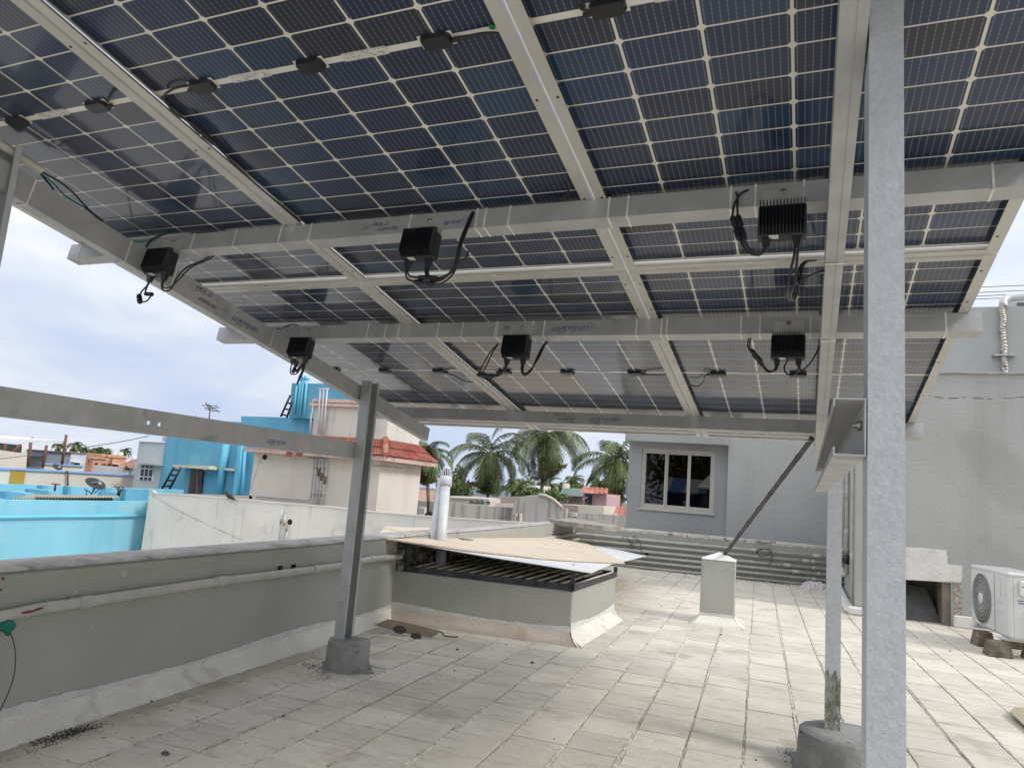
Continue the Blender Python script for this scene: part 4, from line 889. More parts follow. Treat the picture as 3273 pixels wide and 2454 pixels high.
# vent pipes
PVC = mat('white_pvc', (.60, .61, .62), .35, 0, (.50, .51, .52), vs=14, vlo=.4, vhi=.7, streak=((.30, .28, .26), 14, .60, .5), coat=.15)
Zv = zp(1150, 1600, 3.317); Zw = zp(1330, 1350, 5.5275)
def vent(label, bot, top, yb, yt, r, cowl, elbow_dir):
    root = thing('vent_pipe', label, 'pipe', group='white plastic vent pipes through the shaft cover')
    b_ = at(*bot, 1, yb); t_ = at(*top, 1, yt); d = (t_ - b_).normalized(); low = b_ - d * .19
    mb = MB(); mb.tube([low, b_, t_], r, 20); mb.obj('pipe', PVC, root)
    if cowl:
        M_ = Matrix.Translation(t_ - d * .03) @ d.to_track_quat('Z', 'Y').to_matrix().to_4x4()
        mb = MB(); mb.lathe([(r * 1.02, -.03), (r * 1.30, -.028), (r * 1.30, .045), (r * 1.22, .052), (r * 1.0, .052)], 24, M_); mb.obj('cowl_collar', PVC, root)
        mb = MB(); mb.lathe([(r * .84, .125), (r * .88, .130), (r * .82, .142), (r * .6, .146)], 24, M_); mb.obj('cowl_cap', PVC, root)
        mb = MB(); mb.lathe([(r * .66, .05), (r * .55, .118)], 16, M_); mb.obj('cowl_core', HOLE, root)
        for k in range(14):
            a2 = 2 * math.pi * k / 14; c_, s_ = math.cos(a2), math.sin(a2); t2 = Vector((-s_, c_, 0)) * .0035
            p0 = Vector((c_ * r * 1.22, s_ * r * 1.22, .050)); p1 = Vector((c_ * r * .86, s_ * r * .86, .128)); rr_ = Vector((c_, s_, 0)) * .004
            mb = MB(); mb.hull([M_ @ (p0 - t2), M_ @ (p0 + t2), M_ @ (p0 + t2 - rr_), M_ @ (p0 - t2 - rr_)], [M_ @ (p1 - t2), M_ @ (p1 + t2), M_ @ (p1 + t2 - rr_), M_ @ (p1 - t2 - rr_)]); mb.obj('cowl_slat', PVC, root)
    coupling(low + d * .02, d, r * 1.14, PVC, root, .07)
    e1 = low - d * .05 + Vector(elbow_dir) * .02; e2 = low - d * .09 + Vector(elbow_dir) * .08; mb = MB(); mb.tube(smooth_path([low, e1, e2, e2 + Vector(elbow_dir) * .06], 5), r * 1.08, 16); mb.obj('elbow', PVC, root)
    return root, low, d, r
va = vent('left leaning white vent pipe with printed lettering', Zv(792, 352), Zw(470, 1000), 3.20, 3.36, .042, False, (-.9, .1, 0))
vb = vent('right white vent pipe topped with a slotted cowl', Zv(872, 368), Zw(528, 1012), 3.16, 3.30, .043, True, (.0, .9, -.1))
d = va[2]; b0 = va[1] + d * .30; side = (CAM - b0).normalized(); side = (side - d * side.dot(d)).normalized(); xax = d; yax = side.cross(d)
sd_ = (side * .86 + yax * -.5).normalized(); yx = sd_.cross(xax)
M_ = Matrix((( xax.x, yx.x, sd_.x, 0), (xax.y, yx.y, sd_.y, 0), (xax.z, yx.z, sd_.z, 0), (0, 0, 0, 1)))
M_.translation = b0 + sd_ * .0408; text_part('APPOLLO PVC PIPES  75 mm', None, .013, mat('print_dark', (.12, .12, .12), .7), va[0], M=M_, shear=0)
# cardboard plate and small rubbish by the shaft
CARD = mat('tan_board', (.26, .20, .13), .8, 0, (.32, .26, .18), vs=10, fine=.06)
def floor_poly(zz, pts, zs): return [at(*zz(x, y), 2, z_) for (x, y), z_ in zip(pts, zs)]
P_ = floor_poly(Zv, [(160, 1318), (300, 1262), (560, 1315), (855, 1388), (762, 1450), (480, 1400)], [.045, .085, .075, .055, .012, .018])
mb = MB(); mb.prism(P_, (0, 0, .006)); cb = mb.obj('cut_board', CARD); tag(cb, 'tan board with two oval holes lying at the foot of the shaft', 'board')
for x, y, rx, ry in ((415, 1345, .052, .014), (578, 1383, .042, .008)):
    c = at(*Zv(x, y), 2, .055); ex = (P_[3] - P_[1]).normalized(); nn = (P_[3] - P_[1]).cross(P_[0] - P_[1]).normalized(); nn = nn if nn.z > 0 else -nn
    c = c + nn * (((P_[1] - c).dot(nn)) + .0075); ey = nn.cross(ex); mb = MB(); mb.add([c + ex * rx * math.cos(a2) + ey * rx * .62 * math.sin(a2) for a2 in [2 * math.pi * k / 16 for k in range(16)]], [tuple(range(16))]); mb.obj('oval_hole', mat('hole_brown', (.07, .05, .035), .9), cb, fix=False)
free_cable('bent scrap of white wire beside the tan board', [at(*Zv(x, y), 2, z_) for x, y, z_ in ((855, 1388, .05), (880, 1400, .04), (890, 1425, .03), (960, 1440, .012), (1040, 1440, .01))], .005, mat('scrap_grey', (.10, .10, .10), .6), 'wire_scrap', 'scrap', arr=False)
STONE = mat('grey_pebble', (.08, .08, .075), .9, 0, (.16, .155, .14), vs=30)
for i, (zz, x, y, s_) in enumerate(((Zs, 728, 896, .013), (Zs, 1207, 980, .013), (Zs, 708, 1032, .007), (Zs, 1040, 862, .006), (Zp, 1062, 1562, .016), (Zp, 975, 1228, .007), (Zp, 1822, 1322, .008), (Zs, 1350, 1470, .005), (Zs, 2040, 617, .008), (zp(2173, 1629, 2.01), 265, 800, .010), (zp(2173, 1629, 2.01), 1735, 905, .010), (zp(2173, 1629, 2.01), 490, 1605, .006), (zp(2173, 1629, 2.01), 1655, 852, .008))):
    c = at(*zz(x, y), 2, s_ * .3); rnd = random.Random(i + 50); mb = MB(); n = 8; vs = []
    for z_, r_ in ((-.4, .6), (0, 1.0), (.4, .7), (.6, .25)):
        for k in range(n): a2 = 2 * math.pi * k / n; q = s_ * r_ * rnd.uniform(.7, 1.2); vs.append(c + Vector((q * math.cos(a2), q * .7 * math.sin(a2), z_ * s_)))
    mb.add(vs, [(j * n + k, j * n + (k + 1) % n, (j + 1) * n + (k + 1) % n, (j + 1) * n + k) for j in range(3) for k in range(n)] + [tuple(range(3 * n, 4 * n))], True); o = mb.obj('pebble', STONE)
    tag(o, ['dark pebble on the tiles in front of the tan board', 'dark pebble on the tiles in front of the shaft corner', 'small pebble nearest the far left footing', 'tiny pebble at the shaft skirting', 'flat dark stone on the near left tiles', 'pebble at the foot of the left skirting', 'pebble between the left skirting and the footing', 'speck of stone in the middle foreground tiles', 'pebble right of the shaft toward the far parapet', 'pebble at the pedestal foot', 'pebble near the air conditioner blocks', 'small stone left of the right footing', 'small pebble on the tiles before the wall niche'][i], 'stone', 'loose stones on the tiles')
# tar-like stain of debris near the left skirting
DEB = mat('dark_debris', (.045, .045, .045), .95, 0, (.11, .10, .09), vs=30, bump=.6)
def debris(label, zz, pts, n, s0, s1, seed, zmax=.012):
    rnd = random.Random(seed); mb = MB(); P_ = [at(*zz(x, y), 2, 0) for x, y in pts]
    for i in range(n):
        k = rnd.randrange(len(P_) - 1); t_ = rnd.random(); c = P_[k] + (P_[k + 1] - P_[k]) * t_ + Vector((rnd.gauss(0, .03), rnd.gauss(0, .03), .001)); s_ = rnd.uniform(s0, s1); a2 = rnd.random() * 6
        vs = [c + Vector((s_ * math.cos(a2 + q) * rnd.uniform(.5, 1.2), s_ * math.sin(a2 + q) * rnd.uniform(.5, 1.2), 0)) for q in (0, 1.5, 3.1, 4.6)]
        mb.add([v_ + Vector((0, 0, -.003)) for v_ in vs] + [c + Vector((0, 0, min(s_ * .6, zmax)))], [(0, 1, 4), (1, 2, 4), (2, 3, 4), (3, 0, 4)])
    o = mb.obj('debris', DEB); tag(o, label, 'debris', kind='stuff')
debris('dark crumbled debris along the left skirting in the foreground', Zp, [(240, 1490), (400, 1450), (520, 1420), (620, 1385)], 700, .0012, .006, 5)
debris('scattered black grit around the far left footing', Zp, [(1980, 980), (2080, 1080), (2150, 1100)], 160, .002, .006, 6)
debris('dark grit against the right footing', zp(2173, 1629, 2.01), [(700, 1530), (740, 1590), (790, 1640)], 130, .002, .006, 7)
debris('leaf litter along the foot of the far parapet', zp(2173, 1629, 2.01), [(0, 405), (350, 440), (600, 468), (900, 520)], 260, .004, .016, 8)

# ---- far parapet with stacked pipes
fp = thing('parapet_wall', 'far grey parapet carrying six stacked water pipes under a flaking white edge', 'wall')
A0, A1 = Vector((-2.87, 8.90, 0)), Vector((1.16, 9.42, 0))
dF = (A1 - A0).normalized(); nFp = Vector((dF.y, -dF.x, 0))
wall_prism('wall', [(A0.x, A0.y), (A1.x, A1.y), (A1.x - nFp.x * .2, A1.y - nFp.y * .2), (A0.x - nFp.x * .2 - .2, A0.y - nFp.y * .2)], -.3, .585, PAINTG, fp, .01)
mb = MB(); rows = []; rnd = random.Random(8); PEEL = mat('peeling_white_coping', (.50, .47, .41), .9, 0, (.62, .60, .55), vs=7, vlo=.4, vhi=.55, bump=.6, bs=30, speck=((.22, .21, .19), 8, .56, .9), world=True)
for i in range(121):
    b_ = A0 + (A1 - A0) * i / 120; rows.append([b_ + nFp * (.006 + rnd.uniform(-.001, .002)) + up * (.545 + rnd.uniform(-.012, .014)), b_ + nFp * .008 + up * .585, b_ + nFp * 0 + up * (.600 + rnd.uniform(-.002, .003)), b_ - nFp * .10 + up * (.600 + rnd.uniform(-.003, .003)), b_ - nFp * .205 + up * .597])
mb.add([p for r_ in rows for p in r_], [(i * 5 + k, i * 5 + k + 1, (i + 1) * 5 + k + 1, (i + 1) * 5 + k) for i in range(120) for k in range(4)], False); mb.obj('coping', PEEL, fp, fix=False)
pz = [.447, .360, .270, .190, .108, .022]
for i, z_ in enumerate(pz):
    root = thing('water_pipe', ['topmost', 'second from top', 'third from top', 'third from bottom', 'second from bottom', 'lowest'][i] + ' grey pipe fixed along the far parapet', 'pipe', group='stacked pipes along the far parapet')
    a_ = A0 + nFp * .045 + dF * .10 + up * z_; b_ = A1 + nFp * .045 + up * z_
    pts = [a_, b_]
    if i < 3:
        fa = lambda y: Vector((PX(y) + .045, y, z_)); pts = [fa(5.2), fa(7.0), fa(8.5), Vector((PX(8.8) + .075, 8.90, z_)), a_ + dF * .12, b_]
    r_ = .021 if i != 5 else .018
    mb = MB(); mb.tube(pts, r_, 12); mb.obj('pipe', PIPEG, root)
    for t_ in (.06, .26, .48, .68, .90): coupling(a_ + (b_ - a_) * (t_ + .012 * math.sin(i * 2 + t_ * 9)), dF, r_ * 1.22, PIPEG, root, .045)
    if i < 4:
        t_ = (.905, .865, .80, .83)[i]; c = a_ + (b_ - a_) * t_; coupling(c, dF, r_ * 1.35, PIPEG, root, .10, 'union'); coupling(c + dF * .12, dF, r_ * .9, mat('rusty_clamp', (.22, .10, .06), .8, .3, (.40, .33, .28), vs=30), root, .12, 'rusty_joint')
def loop_coil(label, cx, cy, n, w_, h_, zz, seed):
    rnd = random.Random(seed); pts = []
    for k in range(n): a2 = k * 1.05; pts.append(hit_plane(*zz(cx + w_ * math.cos(a2) * rnd.uniform(.7, 1.1), cy + h_ * math.sin(a2) * rnd.uniform(.7, 1.1)), A0 + nFp * (.075 + .004 * k % .02), nFp))
    return pts
Zq = zp(1800, 1700, 2.458)
free_cable('black cable tangle hanging on the far parapet pipes at the left', [hit_plane(*Zq(x, y), A0 + nFp * .08, nFp) for x, y in ((455, 75), (470, 38), (500, 38), (520, 70), (545, 110), (560, 125), (525, 95), (540, 68), (555, 100), (590, 60), (570, 32), (548, 40), (600, 75), (608, 120), (625, 160))], .004, None, 'cable_tangle', 'cable', arr=False)
free_cable('black cable coil looped over the far parapet pipes at the right', [hit_plane(*Zq(x, y), A0 + nFp * .08, nFp) for x, y in ((1520, 175), (1525, 140), (1560, 132), (1610, 140), (1622, 170), (1580, 190), (1530, 180), (1530, 150), (1570, 135), (1620, 133), (1640, 160), (1642, 210), (1620, 250), (1608, 260))], .005, None, 'cable_coil', 'cable', arr=False)
mb = MB(); c = hit_plane(*Zq(657, 168), A0 + nFp * .0, nFp); mb.box((c.x - .03, c.y - .012, c.z - .02), (c.x + .03, c.y - .001, c.z + .02), None); mb.obj('small_vent_hole', HOLE, fp)
# slab on the corner
SLABM = mat('rough_concrete_slab', (.24, .22, .185), .95, 0, (.36, .34, .30), vs=9, bump=1.0, bs=40, fine=.15, fs=60, world=True)
P_ = [at(*Zs(x, y), 2, z_) for x, y, z_ in ((1322, 82, .610), (1660, 126, .610), (1782, 127, .610), (1778, 100, .65), (1545, 62, .655), (1440, 55, .655), (1322, 62, .655))]
b_ = [P_[0], P_[1], P_[2]]; top = [at(*Zs(x, y), 2, .685) for x, y in ((1322, 60), (1660, 103), (1785, 106), (1545, 63), (1440, 52), (1400, 58))]
mb = MB(); mb.prism([(p.x, p.y, .608) for p in top], (0, 0, .077)); o = mb.obj('concrete_slab', SLABM, bevel=.006); tag(o, 'rough concrete slab resting across the parapet corner', 'slab')
# rag by the far parapet
RAG = mat('pinkish_bag', (.52, .42, .45), .7, 0, (.62, .58, .56), vs=5, bump=.4, bs=30)
c = at(*zp(2173, 1629, 2.01)(868, 515), 2, .0); rnd = random.Random(12); mb = MB(); nx, ny = 16, 9; g_ = []
for j in range(ny):
    for i in range(nx):
        u_, v_ = i / (nx - 1) - .5, j / (ny - 1) - .5; hh = max(0, 1 - 4 * v_ * v_) * (1 - 3.2 * u_ * u_) * .14; g_.append(c + Vector((u_ * .42 + rnd.uniform(-.012, .012), v_ * .20 + rnd.uniform(-.01, .01), max(0, hh * rnd.uniform(.55, 1.1)))))
mb.add(g_, [(j * nx + i, j * nx + i + 1, (j + 1) * nx + i + 1, (j + 1) * nx + i) for j in range(ny - 1) for i in range(nx - 1)]); o = mb.obj('crumpled_bag', RAG, fix=False); tag(o, 'crumpled white and pink plastic bag at the foot of the far parapet', 'bag')

# ---- pedestal with pyramid top
pd = thing('masonry_pedestal', 'square grey masonry pedestal with a pointed cap standing on the tiles', 'pedestal')
q0 = at(*zp(2173, 1629, 2.01)(125, 712), 2, .02); q1 = Vector((q0.x + .303, q0.y + .02, 0)); q0.z = 0
dd_ = (q1 - q0).normalized(); bk = Vector((-dd_.y, dd_.x, 0)) * .30
cs4 = [q0, q1, q1 + bk, q0 + bk]
mb = MB(); mb.prism([(p.x, p.y, -.05) for p in cs4], (0, 0, .05 + .578)); mb.obj('shaft', PAINTG, pd, bevel=.008)
cen = (cs4[0] + cs4[2]) / 2; mb = MB(); tp = [p + (p - cen).normalized() * .004 + up * .5785 for p in cs4]; mb.add(tp + [cen + up * .645], [(0, 1, 4), (1, 2, 4), (2, 3, 4), (3, 0, 4), (3, 2, 1, 0)]); mb.obj('pointed_cap', PAINTE, pd)
for i in range(4):
    a_, b_ = cs4[i], cs4[(i + 1) % 4]; dv = (b_ - a_).normalized(); skirting(pd, (a_.x, a_.y), (b_.x, b_.y), (dv.y, -dv.x), foot=.085, hf=.075, hp=.02, seed=31 + i, e0=.08, e1=.08)
# diagonal strut from the pedestal up to the array
s0 = at(*zp(2173, 1629, 2.01)(290, 284), 1, cen.y + .02); s1 = at(1752, 950, 1, 2.24); dS = (s1 - s0).normalized()
STRUT = mat('taped_dark_strut', (.06, .055, .058), .7, .1, (.10, .09, .09), vs=20)
st = thing('diagonal_strut', 'dark taped steel strut slanting from the pedestal up to the array', 'strut')
sd2 = Vector((0, 1, 0)); sd2 = (sd2 - dS * sd2.dot(dS)).normalized(); cr = dS.cross(sd2)
mb = MB(); W_ = .015; lo = [s0 - dS * .03 + cr * a_ * W_ + sd2 * b_ * .012 for a_, b_ in ((-1, -1), (1, -1), (1, 1), (-1, 1))]; hi = [p + dS * ((s1 - s0).length + .05) for p in lo]; mb.hull(lo, hi); mb.obj('bar', STRUT, st)
for k in range(7):
    c = s0 + (s1 - s0) * ((k + .8) / 7.6); mb = MB(); W2 = .0175; lo = [c + cr * a_ * W2 + sd2 * b_ * .0145 for a_, b_ in ((-1, -1), (1, -1), (1, 1), (-1, 1))]; mb.hull(lo, [p + dS * .03 for p in lo]); mb.obj('tape_band', STRUT, st)

# ================================================================ STAIR HEAD BUILDING ON THE RIGHT
WALLR = mat('grey_render', (.37, .375, .36), .92, 0, (.415, .42, .405), vs=1.6, vlo=.3, vhi=.7, bump=.55, bs=42, fine=.07, fs=60, streak=((.24, .245, .23), 1.6, .55, .45), speck=((.27, .275, .26), .9, .56, .35), world=True, bdist=.012)
WALLU = mat('light_grey_render', (.40, .41, .40), .92, 0, (.44, .45, .44), vs=1.4, bump=.5, bs=40, fine=.04, fs=60, world=True, bdist=.008)
WHT = mat('lime_plaster', (.62, .60, .56), .9, 0, (.70, .685, .65), vs=6, bump=.6, bs=30, fine=.06, speck=((.45, .36, .30), 5, .62, .4), world=True)
rb = thing('stair_head_building', 'grey rendered roof building on the right with a niche at its foot', 'building')
ZL = 2.732
YW = 6.60
def bx(name, lo, hi, m, parent, bevel=0):
    mb = MB(); mb.box(lo, hi); return mb.obj(name, m, parent, bevel)
bx('wall', (2.075, YW, -.2), (7.4, 9.8, ZL), WALLR, rb); bx('wall', (1.165, YW, .447), (2.0748, 9.8, ZL), WALLR, rb); bx('wall', (1.165, YW + .62, -.2), (2.0748, 9.8, .4468), WALLR, rb); bx('wall', (1.165, YW, -.2), (1.50, YW + .6198, .4468), WALLR, rb)
bx('corner_pillar', (1.150, YW - .012, .09), (1.36, YW + .30, ZL), PAINTG, rb, .004)
bx('ledge', (1.12, YW - .03, ZL - .004), (7.42, 9.83, ZL + .012), mat('ledge_top', (.40, .40, .38), .9, 0, (.3, .3, .28), vs=8, bump=.5), rb, .003)
crk = [(1990, 852), (2040, 860), (2090, 858), (2140, 862), (2211, 857)]; crack(crk, (0, -1, 0), (0, YW, 0), rb, .010)
bx('niche_wall', (2.0, YW + .05, 0), (2.0745, YW + .6195, .4465), mat('dirty_niche', (.30, .26, .21), .95, 0, (.20, .17, .14), vs=5, bump=.6), rb); bx('niche_back', (1.5002, YW + .615, 0), (1.9998, YW + .6195, .4465), mat('dirty_niche2', (.33, .31, .27), .95, 0, (.2, .19, .16), vs=5), rb)
# white plaster surround and pebbled jamb
Zn = zp(2850, 1600, 1.941)
def wall_poly(name, pts, m, parent, off=.012, y=YW, zz=Zn):
    P_ = [at(*zz(a_, b_), 1, y) for a_, b_ in pts]; mb = MB(); mb.prism([(p.x, p.y, p.z) for p in P_], (0, -off, 0)); return mb.obj(name, m, parent, bevel=.002)
wall_poly('lintel_plaster', [(-160, 262), (60, 286), (200, 293), (340, 308), (336, 330), (345, 350), (343, 375), (350, 396), (436, 402), (434, 440), (437, 470), (428, 507), (380, 503), (300, 500), (60, 487), (-160, 470)], WHT, rb, .02)
wall_poly('pebbled_jamb', [(382, 503), (434, 506), (436, 705), (388, 712)], mat('pebble_dash', (.30, .24, .19), .95, 0, (.46, .42, .37), vs=40, vlo=.45, vhi=.55, bump=1.0, bs=120, fine=.25, fs=150, world=True), rb, .01)
bx('kerb', (2.09, YW - .03, 0), (5.2, YW - .0005, .125), WHT, rb, .012); bx('kerb', (1.07, YW - .10, 0), (1.50, YW - .0135, .09), WHT, rb, .02)
# slab leaning in the niche
P_ = [(1.50, YW + .14, .0), (2.00, YW + .20, .0), (1.90, YW + .46, .30), (1.50, YW + .44, .33)]
mb = MB(); mb.prism([Vector(p) + up * .005 for p in P_], (0, .02, .03)); o = mb.obj('broken_slab', mat('dark_slab', (.13, .13, .125), .9, 0, (.18, .18, .17), vs=6)); tag(o, 'dark broken slab leaning inside the wall niche', 'slab')
# upper storey and things on it
bx('upper_wall', (1.60, 8.0, ZL + .012), (7.4, 9.8, 3.86), WALLU, rb)
bx('side_skirting', (1.04, YW - .02, 0), (1.149, 9.3, .06), WHT, rb, .03)
SILV = mat('foil_tape', (.42, .40, .35), .4, .5, (.62, .60, .56), vs=26, bump=.6, bs=60, speck=((.08, .06, .05), 20, .58, .8))
Zu = zp(2700, 800, 2.763)
pth = [at(*Zu(x, y), 1, 7.955) for x, y in ((1400, 470), (1388, 500), (1393, 560), (1400, 620), (1393, 690), (1398, 760), (1410, 850), (1405, 930), (1412, 1000), (1418, 1085))]
root = thing('insulated_pipe', 'foil wrapped air conditioner pipe running down the upper wall', 'pipe')
pth2 = smooth_path(pth, 12); rad = [.037 * (1 + .16 * math.sin(i * 1.6)) for i in range(len(pth2))]; mb = MB(); mb.tube(pth2, rad, 10); mb.obj('wrapped_pipe', SILV, root)
c = pth[7]; bx('clamp', (c.x - .12, c.y - .05, c.z - .012), (c.x + .12, c.y + .04, c.z + .012), BOLT, root)
mb = MB(); p0 = pth[0]; mb.tube(smooth_path([p0 + up * -.05, p0 + up * .06 + Vector((.02, .05, 0)), p0 + Vector((.12, .1, .10)), p0 + Vector((.4, .1, .12))], 5), .05, 10); mb.obj('white_elbow', PVC, root)
a_ = at(*Zu(1420, 455), 1, 8.25); root = thing('rooftop_unit', 'white unit top just showing above the upper wall at the right edge', 'air conditioner'); bx('casing', (a_.x, 8.2, 3.862), (a_.x + 1.2, 8.6, a_.z + .02), mat('ac_white', (.66, .66, .65), .4, 0, (.62, .62, .61), vs=4), root, .01); b_ = at(*Zu(1520, 470), 1, 8.2); bx('dark_grille', (b_.x, 8.196, 3.90), (a_.x + 1.1, 8.199, a_.z - .03), mat('grille_grey', (.15, .15, .16), .6), root)
# power lines
for i, (ya, yb) in enumerate(((325, 313), (372, 358), (403, 388), (430, 415))):
    a_ = at(*Zu(1150, ya), 1, 26 + i * .3); b_ = at(*Zu(1583, yb), 1, 26 + i * .3); dd_ = b_ - a_; pts = [a_ - dd_ * 2.5, a_ - dd_ * 1, a_, b_, b_ + dd_ * 3]; pts = [p - up * (.02 * math.sin(k * 1.3) ) for k, p in enumerate(pts)]
    mb = MB(); mb.tube(pts, .012, 6); o = mb.obj('power_line', mat('line_dark', (.08, .08, .09), .6)); tag(o, ['highest', 'second highest', 'third highest', 'lowest'][i] + ' power line crossing the sky at the right edge', 'power line', 'power lines above the grey building')
# vertical pipes on the west side of the building
Zt = zp(2600, 1550, 3.316)
for i, (x0, x1, r_, lab) in enumerate(((318, 322, .022, 'left'), (348, 352, .026, 'middle'), (372, 410, .020, 'right'))):
    root = thing('down_pipe', lab + ' of three grey pipes going down the corner beside the far right post', 'pipe', group='vertical pipes on the corner of the right building')
    yy = (8.2, 7.6, 6.95)[i]; xw = 1.165 - .03
    a_ = at(*Zt(x0, -60), 0, xw); b_ = at(*Zt(x1, {0: 480, 1: 940, 2: 1262}[i]), 0, xw); yy = b_.y
    mb = MB(); mb.tube([Vector((xw, yy, 2.6)), Vector((xw, yy, b_.z))], r_, 12); mb.obj('pipe', PIPEG, root)
    coupling(Vector((xw, yy, b_.z + .55)), up, r_ * 1.2, PIPEG, root, .06)
    if i == 1:
        c = at(*Zt(355, 790), 0, xw); mb = MB(); mb.tube([Vector((xw, yy, c.z - .06)), Vector((xw, yy, c.z + .06))], .036, 12); v_ = mb.obj('valve', BLACK, root); mb = MB(); mb.tube([Vector((xw, yy, c.z)), Vector((xw - .09, yy, c.z))], .012, 8); mb.obj('valve_handle', BLACK, v_); coupling(Vector((xw, yy, c.z + .09)), up, .034, mat('rusty_clamp', (.22, .10, .06)), root, .03, 'rusty_clamp')
        mb = MB(); mb.tube(smooth_path([Vector((xw, yy, b_.z + .02)), Vector((xw - .03, yy + .05, b_.z - .02)), Vector((xw - .05, yy + .3, b_.z + .06))], 5), .026, 12); mb.obj('elbow', PIPEG, root)
    if i == 2:
        mb = MB(); mb.tube([Vector((xw, yy, b_.z)), Vector((xw - .005, yy - .03, b_.z - .02))], .020, 10); mb.obj('end_cap', PAINTE, root)
for zz in (1.30,): bx('pipe_bracket', (1.10, 6.75, zz), (1.108, 8.3, zz + .012), BOLT, rb)

# ---- air conditioner outdoor unit
ACW = mat('ac_cream_white', (.60, .605, .585), .42, 0, (.64, .645, .63), vs=3, fine=.02); ACS = mat('ac_seam', (.28, .28, .27), .6)
nb = Vector((2.225, 4.92, .158)); fb = Vector((2.118, 5.775, .158)); dL = (fb - nb); L_ = dL.length; dL.normalize(); nO = Vector((-dL.y, dL.x, 0))
if nO.x > 0: nO = -nO
MAC = Matrix(((dL.x, -nO.x, 0, nb.x), (dL.y, -nO.y, 0, nb.y), (0, 0, 1, nb.z), (0, 0, 0, 1)))   # x along front to the far end, y into the unit, z up
H_, DP = .535, .30
ac = thing('air_conditioner', 'cream outdoor air conditioner unit on blocks at the right edge, fan facing left', 'air conditioner', mat=MAC)
def acbox(name, lo, hi, m, bevel=0, parent=None): mb = MB(); mb.box(lo, hi); return mb.obj(name, m, parent or ac, bevel)
acbox('casing', (0, 0, 0), (L_, DP, H_), ACW, .018)
acbox('top_cover', (-.008, -.008, H_ - .018), (L_ + .008, DP + .01, H_ + .012), ACW, .010)
for k in range(5): acbox('top_rib', (.06 + k * .0, .03 + k * .052, H_ + .0118), (L_ - .06, .045 + k * .052, H_ + .016), ACW, .002)
acbox('front_panel', (.30, -.012, .02), (L_ - .015, -.0005, H_ - .03), ACW, .012)
cx, cz, Rf = .30 + (L_ - .315) / 2, .02 + (H_ - .05) / 2, .222
mb = MB(); mb.lathe([(Rf, 0), (Rf, .001)], 40, Matrix.Translation((cx, -.0125, cz)) @ Matrix.Rotation(R(90), 4, 'X')); mb.obj('fan_opening', mat('fan_shadow', (.055, .055, .05), .8), ac)
GRL = mat('grille_wire', (.38, .375, .36), .5); gr = empty('fan_grille'); gr.parent = ac
for k in range(7):
    rr_ = Rf * (k + 1) / 7; mb = MB(); pts = [Vector((cx + rr_ * math.cos(a2), -.020, cz + rr_ * math.sin(a2))) for a2 in [2 * math.pi * j / 32 for j in range(33)]]; mb.tube(pts, .0036, 5, cap=False); mb.obj('ring', GRL, gr)
mb = MB()
for k in range(84):
    a2 = 2 * math.pi * k / 84; p = Vector((cx + .05 * math.cos(a2), -.018, cz + .05 * math.sin(a2))); q = Vector((cx + Rf * math.cos(a2 + .22), -.015, cz + Rf * math.sin(a2 + .22))); mb.tube([p, q], .0019, 4)
mb.obj('spokes', GRL, gr)
mb = MB(); mb.lathe([(.052, 0), (.050, .010), (.02, .014)], 24, Matrix.Translation((cx, -.016, cz)) @ Matrix.Rotation(R(90), 4, 'X')); mb.obj('hub', ACW, gr)
mb = MB(); mb.lathe([(.055, 0), (.055, .0008)], 24, Matrix.Translation((.215, -.0012, .40)) @ Matrix.Rotation(R(90), 4, 'X') @ Matrix.Diagonal((1, 1.7, 1, 1))); mb.obj('round_sticker', STICKER, ac)
for k in range(3): acbox('panel_rib', (.13, -.004, .12 + k * .08), (.28, -.0004, .126 + k * .08), ACW, .001)
acbox('seam', (-.0012, .035, .005), (-.0004, .0375, H_ - .02), ACS)
acbox('pipe_cover_handle', (-.030, .075, .36), (-.0005, .245, .49), ACW, .012); acbox('handle_slot', (-.032, .09, .435), (-.0302, .23, .447), ACS); acbox('valve_cover', (-.036, .13, .03), (-.0005, .29, .27), ACW, .014)
acbox('warning_label', (-.0016, .055, .285), (-.0004, .20, .335), STICKER)
lbl = acbox('label_print', (-.0022, .065, .315), (-.0017, .11, .325), mat('print_blue', (.10, .14, .35), .7)); acbox('label_print', (-.0022, .07, .295), (-.0017, .115, .305), mat('print_blue', (.1, .14, .35)))
mb = MB(); t3 = [Vector((-.0024, .145 + .018 * math.cos(a2), .308 + .018 * math.sin(a2))) for a2 in (R(90), R(210), R(330), R(90))]; mb.tube(t3, .0014, 4); mb.obj('warning_triangle', INK, ac)
for lx in (.07, L_ - .12): acbox('foot', (lx, -.03, -.028), (lx + .09, DP + .03, -.0005), ACW, .006)
mb = MB(); mb.tube(smooth_path([(-.02, .15, .365), (-.035, .16, .33), (-.045, .19, .26), (-.05, .25, .15), (-.05, .33, .06)], 6), .0065, 8); mb.obj('power_cord', mat('cord_grey', (.08, .08, .08), .5), ac)
BLK = mat('mossy_block', (.085, .07, .05), .95, 0, (.19, .165, .13), vs=9, bump=.8, bs=40, fine=.15, fs=70, speck=((.5, .5, .47), 9, .70, .9), world=True)
def block(label, c, lx, ly, h, ta, rz, red=False):
    mb = MB(); M_ = Matrix.Translation((c[0], c[1], 0)) @ Matrix.Rotation(rz, 4, 'Z'); mb.hull([M_ @ Vector((a_ * lx / 2, b_ * ly / 2, 0)) for a_, b_ in ((-1, -1), (1, -1), (1, 1), (-1, 1))], [M_ @ Vector((a_ * (lx / 2 - ta), b_ * (ly / 2 - ta), h)) for a_, b_ in ((-1, -1), (1, -1), (1, 1), (-1, 1))]); o = mb.obj('concrete_block', BLK, bevel=.006); tag(o, label, 'block', 'blocks under the air conditioner'); return o
